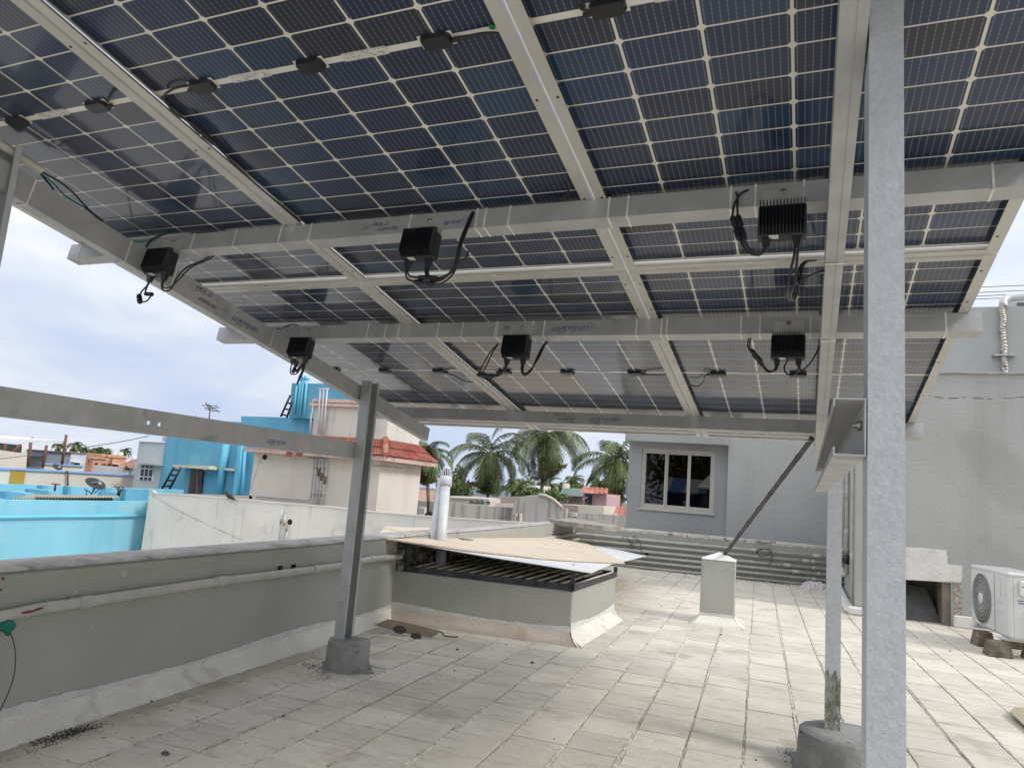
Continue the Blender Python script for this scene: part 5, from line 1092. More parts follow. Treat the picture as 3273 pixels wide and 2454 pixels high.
block('nearest stained block under the air conditioner, black paint at its foot', (2.15, 4.97), .19, .15, .128, .022, R(8)); block('far reddish block under the air conditioner', (2.14, 5.48), .16, .15, .128, .020, R(12)); block('block under the right end of the air conditioner, half out of frame', (2.44, 5.05), .19, .15, .128, .022, R(5)); block('hidden rear block behind the far end of the unit', (2.40, 5.60), .16, .15, .128, .02, R(5))
# metal plate at the right edge
Zr = zp(2173, 1629, 2.01); P_ = [at(*Zr(2120, 1298), 2, .03), at(*Zr(2300, 1470), 2, .012), at(2330, 1590, 2, .012), at(2400, 1520, 2, .02), at(*Zr(2150, 1275), 2, .034)]
mb = MB(); mb.prism(P_, (0, 0, .006)); o = mb.obj('tan_board_piece', mat('tan_metal_plate', (.33, .28, .20), .7, 0, (.40, .35, .27), vs=8, fine=.06)); tag(o, 'tan flat board lying on the tiles at the right edge', 'board')

# ================================================================ GREY BUILDING WITH WINDOW
BG1 = mat('blue_grey_wall', (.33, .335, .335), .9, 0, (.365, .37, .37), vs=1.0, bump=.3, bs=40, fine=.03, fs=50, world=True, streak=((.25, .25, .245), 2.6, .55, .45)); BG2 = mat('pale_grey_wall', (.42, .425, .415), .9, 0, (.46, .465, .455), vs=.9, bump=.5, bs=34, fine=.04, fs=60, world=True, streak=((.34, .34, .33), 2.2, .55, .4))
gb = thing('grey_building', 'grey house behind the far parapet with a three part sliding window', 'building')
wTL, wBR = at(1388, 968, 1, 10.5), at(1543, 1112, 1, 10.5); xl = at(1356, 1040, 1, 10.5).x; xm = at(1571, 1060, 1, 10.35).x
x0, x1, z0, z1 = wTL.x, wBR.x - .02, wBR.z + .02, wTL.z
bx('wall', (xl, 10.5, -6), (x0, 15, 2.55), BG1, gb); bx('wall', (x1, 10.5, -6), (xm, 15, 2.55), BG1, gb); bx('wall', (x0, 10.5, -6), (x1, 15, z0), BG1, gb); bx('wall', (x0, 10.5, z1), (x1, 15, 2.55), BG1, gb)
bx('projecting_wall', (xm, 10.33, -6), (1.9, 15, 4.2), BG2, gb)
sl_ = at(1372, 950, 1, 10.2); bx('sunshade', (at(1352, 955, 1, 10.2).x, 10.12, z1 + .10), (xm - .001, 10.5, z1 + .24), BG1, gb, .004)
WFR = mat('cream_window_frame', (.48, .45, .40), .5, 0, (.52, .49, .44), vs=10); GLS = glass_mat('window_glass', (.25, .26, .25), .01, 1.75)
wd = empty('window'); wd.parent = gb; w3 = (x1 - x0) / 3
bx('frame', (x0, 10.52, z0), (x0 + .045, 10.60, z1), WFR, wd); bx('frame', (x1 - .045, 10.52, z0), (x1, 10.60, z1), WFR, wd); bx('frame', (x0 + .045, 10.52, z1 - .045), (x1 - .045, 10.60, z1), WFR, wd); bx('frame', (x0 + .045, 10.52, z0), (x1 - .045, 10.60, z0 + .045), WFR, wd)
for k in range(3):
    a_ = x0 + .045 + k * (x1 - x0 - .09) / 3; b_ = a_ + (x1 - x0 - .09) / 3; yy = 10.535 + .018 * (k % 2)
    bx('sash', (a_, yy, z0 + .046), (a_ + .028, yy + .015, z1 - .046), WFR, wd); bx('sash', (b_ - .030, yy, z0 + .046), (b_ - .002, yy + .015, z1 - .046), WFR, wd); bx('sash', (a_ + .0285, yy, z0 + .046), (b_ - .0305, yy + .015, z0 + .085), WFR, wd); bx('sash', (a_ + .0285, yy, z1 - .08), (b_ - .0305, yy + .015, z1 - .046), WFR, wd)
    mb = MB(); mb.quad((a_ + .02, yy + .008, z0 + .07), (b_ - .02, yy + .008, z0 + .07), (b_ - .02, yy + .008, z1 - .06), (a_ + .02, yy + .008, z1 - .06)); mb.obj('pane', GLS, wd, fix=False)
bx('sill', (x0 - .03, 10.47, z0 - .03), (x1 + .03, 10.60, z0 - .0005), WFR, gb, .003)
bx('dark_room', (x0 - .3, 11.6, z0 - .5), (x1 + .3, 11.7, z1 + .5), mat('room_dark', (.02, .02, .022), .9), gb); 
# cover inside volume left open behind the panes: keep side walls dark

# ================================================================ BEHIND THE VIEWER (seen mirrored in the window)
def mir(x, y, yy): p = at(x, y, 1, yy); return Vector((p.x, 21.0 - yy, p.z))
shd = thing('striped_roof_shed', 'shed with blue and grey striped sheet roof, seen only mirrored in the window', 'shed')
r0, r1, r2, r3 = mir(1425, 1062, 27.5), mir(1524, 1068, 27.5), mir(1533, 1040, 30), mir(1440, 1032, 30)
for k in range(6):
    f0, f1 = k / 6, (k + 1) / 6; mb = MB(); q = [r0 + (r1 - r0) * f0, r0 + (r1 - r0) * f1, r3 + (r2 - r3) * f1, r3 + (r2 - r3) * f0]; mb.prism(q, (0, 0, .05)); mb.obj('roof_sheet', mat('sheet_blue', (.03, .08, .28), .5) if k in (1, 2, 5) else mat('sheet_grey', (.30, .31, .31), .5), shd)
mb = MB(); mb.box((r0.x + .1, r3.y + .3, -.2), (r1.x - .2, r0.y - .3, r0.z - .02)); mb.obj('shed_wall', mat('shed_navy', (.02, .03, .07), .8), shd)
nr_ = MB(); nr_.box((-19.9, -12, -6), (-2.75, 14.9, -2.35)); nr_.box((-9, -16, -6), (9, -3.6, -.3)); o = nr_.obj('unseen_neighbour_roof', mat('pale_unseen_roof', (.48, .46, .42), .9, 0, (.56, .54, .50), vs=.6, world=True)); tag(o, kind='structure')  # left slab is unseen, added to brighten what the left panels reflect

# ================================================================ NEIGHBOURING HOUSES
def ext(name, zz, pts, axis, c, depth, m, parent=None, bevel=0):
    """polygon standing on the plane axis = c with real depth behind it"""
    P_ = [at(*(zz(x, y) if zz else (x, y)), axis, c) for x, y in pts]
    d = Vector((-depth, 0, 0)) if axis == 0 else Vector((0, depth, 0)) if axis == 1 else Vector((0, 0, -depth))
    mb = MB(); mb.prism(P_, d); return mb.obj(name, m, parent, bevel)
def ext_down(name, zz, tops, axis, c, depth, m, parent=None, zbot=-6.3):
    P_ = [at(*(zz(x, y) if zz else (x, y)), axis, c) for x, y in tops]
    P_ = P_ + [Vector((p.x, p.y, zbot)) for p in (P_[-1], P_[0])]
    d = Vector((-depth, 0, 0)) if axis == 0 else Vector((0, depth, 0)); mb = MB(); mb.prism(P_, d); return mb.obj(name, m, parent)
def pipes_on(parent, zz, pts, axis, c, r, m, name='pipe'):
    mb = MB(); mb.tube([at(*zz(x, y), axis, c) for x, y in pts], r, 8); return mb.obj(name, m, parent)
def paint(name, col, var=.06, **k):
    c2 = tuple(min(1, x * (1 + var * 2)) for x in col); kk = dict(rough=.85, vs=.5, bump=.2, bs=20, fine=.03, fs=40, world=True); kk.update(k)
    return mat(name, col, kk.pop('rough'), 0, c2, **kk)
Z1 = zp(0, 1350, 4.422); Z2 = zp(400, 1350, 4.422); Z3 = zp(800, 1200, 3.685); Z4 = zp(0, 800, 2.01)
CYAN = paint('cyan_paint', (.22, .50, .62), streak=((.12, .40, .54), .9, .5, .6), speck=((.30, .55, .64), .7, .58, .5)); CYAND = paint('blue_paint', (.13, .37, .50), streak=((.09, .27, .38), 1.2, .5, .6), speck=((.20, .44, .55), .8, .58, .5)); CYANP = paint('cyan_pipe', (.16, .52, .68))
CREAM = paint('cream_render', (.62, .57, .49)); CREAMW = paint('pinkish_white_render', (.58, .53, .485), streak=((.44, .42, .39), 1.2, .62, .5)); PERI = paint('periwinkle_coping', (.25, .38, .66)); PINKW = paint('pale_pink_render', (.66, .60, .525), streak=((.52, .46, .39), 1.4, .55, .5))
STAIN = paint('mould_streaked_render', (.64, .61, .555), streak=((.20, .19, .175), 4.0, .56, .75), speck=((.42, .40, .36), 1.2, .60, .4)); CONCW = paint('streaked_old_concrete', (.50, .48, .44), streak=((.09, .09, .085), 3.4, .50, .85)); IRON = mat('black_iron', (.015, .018, .03), .5, .2); RUSTI = mat('rusty_post', (.14, .06, .045), .8, 0, (.2, .1, .08), vs=3)
DARKW = mat('dark_window', (.03, .033, .04), .15); WHITEW = paint('white_render', (.66, .66, .65)); GREYW = paint('light_grey_render2', (.46, .48, .48))

# cream terrace wall with the crow
cw = thing('terrace_wall', 'long mould streaked cream terrace wall with a crow standing on it', 'wall')
tw = [(323, 1066), (400, 1070), (490.5, 1077.5), (608, 1088), (700, 1095), (791, 1105.5), (915, 1116), (1030, 1124), (1123, 1130), (1215, 1139)]
ext_down('wall', None, tw, 1, 15, .22, STAIN, cw)
mb = MB(); T_ = [at(x, y, 1, 15) for x, y in tw]
for a_, b_ in zip(T_[:-1], T_[1:]): mb.prism([a_ + Vector((0, -.02, 0)), b_ + Vector((0, -.02, 0)), b_ + Vector((0, .24, 0)), a_ + Vector((0, .24, 0))], (0, 0, .035))
mb.obj('coping', CREAMW, cw)
bw = at(324, 1065, 1, 15); ext_down('back_parapet', None, [(326, 1064), (400, 1066), (541, 1070), (545, 1072)], 1, 17.0, .2, CREAMW, cw); mb = MB(); e2 = at(326, 1064, 1, 17.0); mb.prism([(bw.x, 15.22, -6), (bw.x + .2, 15.22, -6), (e2.x + .2, 16.99, -6), (e2.x, 16.99, -6)], (0, 0, 6 + bw.z)); mb.obj('side_parapet', CREAMW, cw)
Zc2 = zp(1150, 1600, 3.317)
root = thing('wall_pipes', 'two short white pipes with brown joints on the terrace wall', 'pipe')
Zm = zp(0, 1629, 2.01)
for pts in ([(1812, 0), (1805, 40), (1800, 100), (1790, 210)], [(1832, 30), (1830, 100), (1815, 210)], [(1848, 120), (1836, 210)]): pipes_on(root, Zm, pts, 1, 14.93, .026, PVC)
for x, y in ((1805, 75), (1826, 90), (1842, 125)): c = at(*Zm(x, y), 1, 14.9); mb = MB(); mb.tube([c - up * .06, c + up * .06], .034, 8); mb.obj('brown_joint', mat('brass_joint', (.28, .22, .12), .5, .3), root)
c = at(*Zm(1862, 78), 1, 14.99); mb = MB(); mb.lathe([(.13, 0), (.12, .02)], 14, Matrix.Translation(c) @ Matrix.Rotation(R(90), 4, 'X') @ Matrix.Scale(.65, 4)); mb.obj('wall_hole', HOLE, root)
crack([Z2(385, 1030), Z2(700, 1220), Z2(1200, 1460), Z2(1650, 1658)], (0, -1, 0), (0, 14.97, 0), cw, .02, mat('wire_grey_thin', (.28, .27, .25), .8))
# crow
CROWM = mat('crow_feathers', (.012, .013, .018), .45, 0, (.03, .03, .036), vs=14)
cr_ = thing('crow', 'black crow standing on the cream terrace wall looking left', 'bird')
Zf = lambda x, y: at(*Z2(x, y), 1, 14.92)
pts = [Zf(*q) for q in ((1412, 978), (1418, 975), (1428, 985), (1440, 1003), (1462, 1025), (1490, 1048), (1515, 1066), (1538, 1082), (1553, 1091))]
s_ = (Zf(1500, 1000) - Zf(1400, 1000)).length / 100
mb = MB(); mb.tube(smooth_path(pts, 4), [r_ * s_ for r_ in np.interp(np.linspace(0, 8, 33), range(9), [9, 15, 17, 19, 27, 25, 17, 11, 6])], 12); mb.obj('body', CROWM, cr_)
mb = MB(); b_ = Zf(1415, 976); t_ = Zf(1396, 983); mb.tube([b_, t_], [6 * s_, 1 * s_], 8); mb.obj('beak', IRON, cr_)
mb = MB(); 
for q in ((Zf(1455, 1015), Zf(1500, 1035), Zf(1552, 1090)),): mb.tube([q[0] + Vector((0, -.04, 0)), q[1] + Vector((0, -.045, 0)), q[2]], [16 * s_, 15 * s_, 3 * s_], 8)
mb.obj('wing', CROWM, cr_)
for x in (1450, 1468): mb = MB(); mb.tube([Zf(x, 1045), Zf(x - 6, 1068), Zf(x - 8, 1082)], 2.4 * s_, 6); mb.obj('leg', IRON, cr_)
mb = MB(); c = Zf(1419, 971); mb.lathe([(0.0001, -.012), (.012, 0), (.0001, .012)], 8, Matrix.Translation(c + Vector((0, -.085, 0)))); mb.obj('eye', STICKER, cr_)

# pink house with tiled skirt roof and water tank room
ph = thing('pink_house', 'pale pink house with red tiled skirt roof and a stained tank room on top', 'house')
YP = 17.0
cA = at(817, 1050, 1, YP); xR = cA.x; xL = at(545, 1020, 1, YP).x; yB = at(905, 1060, 0, xR).y
fB, fT = at(830, 995, 1, YP - .4).z, at(830, 985, 1, YP - .4).z
mb = MB(); mb.box((xL, YP, -6), (xR, yB, fB + .02)); mb.obj('wall', PINKW, ph)
ov = .42; FAS = paint('pink_striped_fascia', (.60, .44, .39), streak=((.40, .16, .13), 5, .48, .8)); mb = MB(); mb.box((xL - .1, YP - ov, fB), (xR + ov, yB + ov, fT)); mb.obj('fascia', FAS, ph)
tx0 = at(682, 866, 1, YP + .75).x; txc = at(836, 925, 1, YP + .75).x; tyb = at(905.5, 955, 0, txc).y; tz = at(700, 868, 1, YP + .75).z; skz = at(829, 950, 1, YP + .75).z
mb = MB(); mb.box((tx0, YP + .75, fB), (txc, tyb, tz)); mb.obj('tank_room', STAIN, ph)
mb = MB(); mb.box((tx0 - .08, YP + .66, tz - .02), (txc + .08, tyb + .08, tz + .10)); mb.obj('tank_room_cornice', FAS, ph); mb = MB(); mb.box((tx0 - .14, YP + .60, tz - .16), (txc + .14, tyb + .14, tz - .06)); mb.obj('tank_room_cornice', FAS, ph)
TERRA = mat('red_clay_tile', (.22, .036, .028), .8, 0, (.34, .11, .08), vs=2.0, vlo=.35, vhi=.65, fine=.15, fs=20, streak=((.05, .04, .035), 3.0, .60, .75), world=True)
def tiled(parent, e0, e1, t0, t1, pitch=.115, amp=.035, courses=2, m=TERRA, name='roof_tiles'):
    """barrel tiles on a roof plane: e0,e1 eave ends; t0,t1 top ends"""
    e0, e1, t0, t1 = map(Vector, (e0, e1, t0, t1)); n = int((e1 - e0).length / pitch); nrm = (e1 - e0).cross(t0 - e0).normalized(); nrm = nrm if nrm.z > 0 else -nrm; mb = MB()
    for c in range(courses):
        a_, b_ = c / courses, (c + 1) / courses; nn = n * 6; vs = []
        for i in range(nn + 1):
            f = i / nn; q = (i % 6) / 6; h = amp * abs(math.sin(math.pi * q)) ** .7
            for t_, lift in ((a_ - .03, .03), (b_, 0.0)): vs.append((e0 + (e1 - e0) * f) * (1 - t_) + (t0 + (t1 - t0) * f) * t_ + nrm * (h + lift))
        mb.add(vs, [(2 * i, 2 * i + 1, 2 * i + 3, 2 * i + 2) for i in range(nn)], False)
    o = mb.obj(name, m, parent, fix=False); o['kind'] = 'stuff'; return o
tiled(ph, (xL - .1, YP - ov, fT), (xR + ov, YP - ov, fT), (xL - .1, YP + .75, skz), (txc, YP + .75, skz)); tiled(ph, (xR + ov, YP - ov, fT), (xR + ov, yB + ov, fT), (txc, YP + .75, skz), (txc, tyb, skz))
mb = MB(); p, q = Vector((xR + ov, YP - ov, fT + .03)), Vector((txc, YP + .75, skz + .05))
for k in range(7): a_ = p + (q - p) * k / 7; mb.tube([a_, a_ + (q - p) / 6.2], [.115, .09], 8)
mb.obj('hip_tiles', mat('worn_hip_tile', (.48, .26, .19), .85, 0, (.40, .12, .08), vs=3), ph)
for x in (455, 575): P_ = [at(*Z3(a_, b_), 1, YP - ov - .01) for a_, b_ in ((x - 15, 895), (x + 45, 905), (x + 20, 955), (x - 35, 948))]; mb = MB(); mb.prism(P_, (0, -.04, 0)); mb.obj('slipped_tile', TERRA, ph)
hp = thing('house_pipes', 'bundle of white water pipes with brass valves on the pink house wall', 'pipe')
for pts in ([(692, 905), (688, 975), (735, 985), (745, 1010), (705, 1440), (690, 1465), (80, 1415), (70, 1440)], [(740, 920), (740, 985), (780, 1000), (735, 1480), (720, 1515), (-60, 1455)], [(785, 920), (785, 985), (820, 1005), (800, 1150), (795, 1290), (770, 1545)], [(820, 920), (820, 985), (860, 1010), (835, 1240), (805, 1530)], [(830, 985), (895, 1000), (905, 1030), (890, 1200), (870, 1350), (845, 1560)]): pipes_on(hp, Z3, pts, 1, YP - .07, .026, PVC)
for x, y in ((805, 1140), (838, 1190), (880, 1235)): c = at(*Z3(x, y), 1, YP - .1); mb = MB(); mb.tube([c - up * .12, c + up * .12], .038, 8); mb.tube([c + Vector((-.12, 0, .16)), c + Vector((.0, 0, .06))], .02, 6); mb.obj('brass_valve', mat('old_brass', (.20, .14, .07), .5, .4), hp)
for y, xs in ((1085, (735, 910)), (1395, (705, 875))): a_, b_ = at(*Z3(xs[0], y), 1, YP - .03), at(*Z3(xs[1], y + 15), 1, YP - .03); mb = MB(); mb.tube([a_, b_], .012, 6); mb.obj('pipe_bracket', RUSTI, hp)
for pts in ([(908, 160), (862, 700)], [(868, 160), (830, 690)], [(826, 160), (800, 690)], [(808, 158), (920, 158)], [(770, 292), (738, 300), (735, 400), (715, 500), (705, 690)]): pipes_on(hp, Z3, pts, 1, YP + .62, .03, PVC, 'upper_pipe')
crack([Z3(165, 960), Z3(120, 985), Z3(80, 1100), Z3(40, 1220), Z3(8, 1330)], (0, -1, 0), (0, YP - .01, 0), ph, .02, mat('wire_grey_thin', (.28, .27, .25)))
c = at(*Z3(170, 962), 1, YP - .02); mb = MB(); mb.lathe([(.09, 0), (.06, .05)], 10, Matrix.Translation(c) @ Matrix.Rotation(R(90), 4, 'X')); mb.obj('vent_hole', HOLE, ph)
crack([Z3(1440, 1060), Z3(1545, 1062), Z3(1680, 1075), Z3(1800, 1092)], (0, -1, 0), (0, YP - .01, 0), ph, .03)

# tall blue house
bh = thing('blue_house', 'bright blue house with dark double door, cream sunshade and rooftop tank tower', 'house')
YB_ = 24.0
ext_down('wall', None, [(365, 901), (447, 907.5), (521, 911.5), (521, 898.5), (600, 901), (760, 909)], 1, YB_, 6, CYAND, bh)
ext('tank_tower', Z3, [(490, 90), (700, 93), (1250, 100), (1250, 520), (452, 500)], 1, YB_ - .3, 5, CYAND, bh)
for pts in ([(600, 30), (555, 488)], [(632, 30), (582, 488)], [(669, 35), (630, 488)], [(552, 125), (515, 452)]): pipes_on(bh, Z3, pts, 1, YB_ - .4, .055, CYANP)
for x, y in ((600, 30), (632, 30), (669, 35)): c = at(*Z3(x, y), 1, YB_ - .4); mb = MB(); mb.tube([c + Vector((-.12, 0, .10)), c, c + Vector((.08, 0, -.06))], .07, 8); mb.obj('pipe_bend', CYANP, bh)
ext('sunshade', Z2, [(675, 592), (815, 600), (1185, 612), (1187, 662), (1000, 650), (675, 630)], 1, YB_ - .75, .74, paint('cream_shade', (.60, .54, .40)), bh)
ext('door_recess', Z2, [(880, 640), (935, 645), (895, 1005), (840, 1005)], 1, YB_ - .05, .04, CYANP if False else CYAND, bh)
dr_ = ext('door', Z2, [(930, 648), (1112, 658), (1082, 1005), (888, 1005)], 1, YB_ - .06, .05, mat('dark_brown_door', (.075, .055, .05), .45), bh)
for a_ in ([(1012, 650), (1040, 652), (1018, 1004), (992, 1004)],): ext('centre_stile', Z2, a_, 1, YB_ - .09, .02, mat('brown_stile', (.20, .13, .09), .5), dr_)
for a_ in ([(950, 675), (1008, 678), (990, 880), (930, 876)], [(1048, 680), (1100, 682), (1082, 882), (1030, 880)], [(925, 895), (988, 898), (980, 985), (918, 982)], [(1028, 898), (1080, 900), (1072, 985), (1020, 985)]): ext('glass_panel', Z2, a_, 1, YB_ - .10, .015, mat('smoky_glass', (.05, .055, .07), .15), dr_)
c = at(*Z2(1132, 683), 1, YB_ - .3); mb = MB(); mb.lathe([(.02, 0), (.10, .03), (.12, .09), (.10, .12)], 12, Matrix.Translation(c)); mb.obj('wall_light', PVC, bh)
pipes_on(bh, Z2, [(1432, 310), (1395, 560), (1325, 1010)], 1, YB_ - .15, .17, CYANP, 'fat_downpipe')
ext('pilaster', Z2, [(1592, 330), (1660, 335), (1600, 1012), (1518, 1012)], 1, YB_ - .25, .24, CYANP, bh)
ext('small_ledge', Z2, [(1405, 642), (1556, 650), (1548, 688), (1405, 672)], 1, YB_ - .3, .29, paint('cream_shade', (.60, .54, .40)), bh)
for pts in ([(1658, 335), (1602, 1012)], [(1700, 340), (1652, 1012)]): pipes_on(bh, Z2, pts, 1, YB_ - .35, .07, CYANP)
def ladder(label, zz, A_, B_, rungs, axis, c, r):
    root = thing('ladder', label, 'ladder'); 
    for pts in (A_, B_):
        mb = MB(); mb.tube([at(*zz(x, y), axis, c) for x, y in pts], r, 6); mb.obj('rail', IRON, root)
    for a_, b_ in rungs: mb = MB(); mb.tube([at(*zz(*a_), axis, c), at(*zz(*b_), axis, c)], r * .9, 6); mb.obj('rung', IRON, root)
ladder('black iron ladder leaning on the blue house beside its door', Z2, [(690, 632), (498, 978)], [(790, 638), (600, 990)], (((668, 668), (768, 674)), ((630, 742), (722, 746)), ((588, 816), (682, 822)), ((545, 892), (638, 898)), ((502, 968), (604, 974))), 1, YB_ - 1.1, .05)
ladder('black ladder leaning on the blue tank tower against the sky', Z3, [(472, 232), (358, 484)], [(500, 300), (428, 500)], (((432, 322), (492, 330)), ((400, 392), (462, 402)), ((370, 460), (445, 472))), 1, YB_ - 1.0, .045)
an = thing('tv_antenna', 'old television antenna on the roof of the blue house against the sky', 'antenna')
for pts, r_ in (([(1342, 1092), (1350, 1015)], .03), ([(1350, 1030), (1322, 978)], .03), ([(1298, 995), (1398, 1000)], .018), ([(1312, 1012), (1410, 1010)], .018), ([(1322, 1022), (1418, 1036)], .018), ([(1328, 992), (1400, 1030)], .02), ([(1340, 985), (1375, 1038)], .016)): mb = MB(); mb.tube([at(*Z4(x, y), 1, YB_ + .5) for x, y in pts], r_, 6); mb.obj('rod', RUSTI if r_ > .02 else IRON, an)
mb = MB(); mb.tube([at(*Z4(x, y), 1, YB_ + .5) for x, y in ((1256, 1095), (1264, 1000))], .02, 6); o = mb.obj('thin_mast', PVC); tag(o, 'thin pale mast left of the television antenna', 'mast')

# grey block with barred window
gk = thing('grey_window_block', 'light grey house block with a nine pane window left of the blue wall', 'house')
YG = YB_ + .04
ext_down('wall', Z2, [(198, 278), (604, 296)], 1, YG, 4, GREYW, gk)
ext('parapet_cap', Z2, [(192, 266), (606, 283), (604, 296), (190, 279)], 1, YG - .05, 4.1, paint('cap_grey', (.34, .35, .35)), gk)
ext('sunshade', Z2, [(95, 558), (430, 580), (426, 600), (96, 578)], 1, YG - .5, .49, GREYW, gk)
wn = ext('window', Z2, [(212, 596), (404, 604), (378, 820), (184, 808)], 1, YG - .05, .045, paint('window_white', (.62, .61, .66)), gk)
for c_ in range(3):
    for (ya, yb) in ((606, 640), (656, 754), (770, 808)):
        def px_(f, y): t_ = (y - 600) / 215.; l_ = 212 - 28 * t_; r2 = 403 - 26 * t_; return l_ + (r2 - l_) * f
        f0, f1 = .10 + c_ * .31, .10 + c_ * .31 + .23; ext('pane', Z2, [(px_(f0, ya), ya + 3 * c_), (px_(f1, ya), ya + 3 * c_ + 2), (px_(f1, yb), yb + 3 * c_ + 2), (px_(f0, yb), yb + 3 * c_)], 1, YG - .062, .010, DARKW, wn)
ext('roof_box', Z2, [(530, 205), (606, 210), (604, 268), (524, 262)], 1, YG + 1, 1, GREYW, gk)

# blue terrace (faces +x)
bt = thing('blue_terrace', 'bright cyan roof terrace with low walls left of the cream wall', 'terrace')
ext_down('front_parapet', Z1, [(-1500, 1075), (0, 1092), (1000, 1106), (2100, 1118), (2400, 1121)], 0, -20, .25, CYAN, bt)
P_ = [at(*Z1(x, y), 0, -20) for x, y in ((-1500, 1075), (2400, 1121))]; mb = MB(); mb.box((-33, P_[0].y, -6), (-20.26, P_[1].y + 3, P_[1].z - .95)); mb.obj('terrace_floor', CYAN, bt)
ext_down('rear_parapet', Z1, [(-1500, 812), (0, 865), (1000, 905), (1900, 932), (2600, 950)], 0, -26, .25, CYAN, bt, zbot=-3)
for x0_, y0_, x1_, y1_ in ((600, 890, 672, 1040), (968, 905, 1002, 1040), (1500, 924, 1576, 1050)): ext('pier', Z1, [(x0_, y0_), (x1_, y0_ + 3), (x1_ - 8, y1_), (x0_ - 10, y1_)], 0, -25.7, .28, CYAND, bt)
for x0_, y0_, x1_, y1_ in ((252, 998, 356, 1100), (620, 962, 690, 1100), (1640, 1000, 1700, 1120)): ext('low_block', Z1, [(x0_, y0_), (x1_, y0_ + 3), (x1_ - 6, y1_), (x0_ - 8, y1_)], 0, -24, 1.0, CYAND, bt)
for x0_, y0_, x1_, y1_ in ((356, 996, 490, 1100), (690, 962, 800, 1100), (1706, 996, 1792, 1125)): ext('low_block', Z1, [(x0_, y0_), (x1_, y0_ + 3), (x1_ - 6, y1_), (x0_ - 8, y1_)], 0, -23.6, 1.0, CYAN, bt)
ext_down('side_wall', Z1, [(1790, 935), (2108, 947)], 0, -23, .25, CYAND, bt, zbot=-3)
mb = MB(); mb.tube([at(*Z1(x, y), 0, -19.95) for x, y in ((-600, 1347), (0, 1338), (250, 1335), (700, 1327), (1300, 1324), (2075, 1316))], .055, 8); mb.obj('wall_pipe', CYANP, bt)
SHEETB = mat('beige_corrugated_sheet', (.36, .33, .22), .6, 0, (.44, .41, .30), vs=3)
cnp = thing('corrugated_canopy', 'low beige corrugated sheet canopy behind the cyan parapet', 'canopy'); mb = MB(); vs = []; n = 64
for i in range(n + 1):
    f = i / n; h = .05 * (i % 2); fr_ = [(150 + (1590 - 150) * f, 1088 - 16 * f), (520 + (1705 - 520) * f, 1034 + 12 * f)]
    a_ = at(*Z1(*fr_[0]), 0, -21.5); b_ = at(*Z1(*fr_[1]), 0, -23.5); vs += [a_ + up * h, b_ + up * h]
mb.add(vs, [(2 * i, 2 * i + 1, 2 * i + 3, 2 * i + 2) for i in range(n)]); mb.obj('corrugated_sheet', SHEETB, cnp, fix=False)
mb = MB(); a_, b_ = at(*Z1(500, 1074), 0, -21.6), at(*Z1(1585, 1084), 0, -21.6); mb.tube([a_, b_], .05, 6); mb.obj('gap_shade_strip', IRON, cnp)  # black strip standing in for the shaded gap beneath the canopy
# satellite dish
def dish(label, zz, cx_, cy_, rx, ry, axis, c, text=None, legs=()):
    root = thing('satellite_dish', label, 'satellite dish'); ctr = at(*zz(cx_, cy_), axis, c)
    ex = (at(*zz(cx_ + rx, cy_), axis, c) - at(*zz(cx_ - rx, cy_), axis, c)) / 2; Rr = ex.length
    view = (CAM - ctr).normalized(); ex = ex.normalized(); ey = view.cross(ex); ey = ey if ey.z > 0 else -ey; ratio = ry / rx; tl_ = math.acos(min(1, ratio))
    nD = (view * math.cos(tl_) + ey * math.sin(tl_)).normalized(); ey2 = nD.cross(ex).normalized(); ey2 = ey2 if ey2.z > 0 else -ey2
    M_ = Matrix(((ex.x, ey2.x, nD.x, ctr.x), (ex.y, ey2.y, nD.y, ctr.y), (ex.z, ey2.z, nD.z, ctr.z), (0, 0, 0, 1)))
    mb = MB(); mb.lathe([(Rr * .02, -.10 * Rr * 1.8), (Rr * .5, -.10 * Rr), (Rr * .97, 0), (Rr, .01), (Rr, -.01), (Rr * .5, -.12 * Rr), (Rr * .02, -.12 * Rr * 1.8)], 32, M_, cap=False); mb.obj('reflector', mat('dish_grey', (.045, .055, .06), .8, 0, (.055, .065, .07), vs=3, spec=.2), root)
    if text:
        mb = MB(); mb.box((-Rr * .55, Rr * .02, -.085 * Rr), (Rr * .62, Rr * .34, -.075 * Rr), M_); pl = mb.obj('dark_label', mat('dish_label', (.01, .012, .02), .5), root)
        o = text_part(text, None, Rr * .24, mat('dish_lettering', (.55, .58, .6), .5), root, M=M_ @ Matrix.Translation((-Rr * .50, Rr * .09, -.068 * Rr)), shear=0)
    lnb = ctr + nD * Rr * .7 - ey2 * Rr * .9; mb = MB(); mb.tube([ctr - ey2 * Rr * .95, lnb], .02, 6); mb.obj('feed_arm', RUSTI, root); mb = MB(); mb.tube([lnb, lnb + (ctr - lnb).normalized() * .12], .045, 8); mb.obj('receiver', PVC, root)
    for pts in legs: mb = MB(); mb.tube([at(*zz(x, y), axis, c - .1) for x, y in pts], .022, 6); mb.obj('stand_leg', mat('dull_steel', (.25, .26, .27), .5, .4), root)
    return root
dish('large dark satellite dish with white lettering standing on the cyan terrace', Z1, 1350, 860, 126, 73, 0, -24, 'TATA PLAY', ([(1345, 930), (1268, 1045)], [(1400, 935), (1335, 1000)], [(1180, 925), (1290, 1000)], [(1215, 950), (1228, 1040)], [(1330, 900), (1300, 1010)]))
dish('small dark satellite dish in front of the cream parapet farther left', Z1, 812, 628, 65, 40, 0, -34, None, ([(812, 650), (800, 690)],))
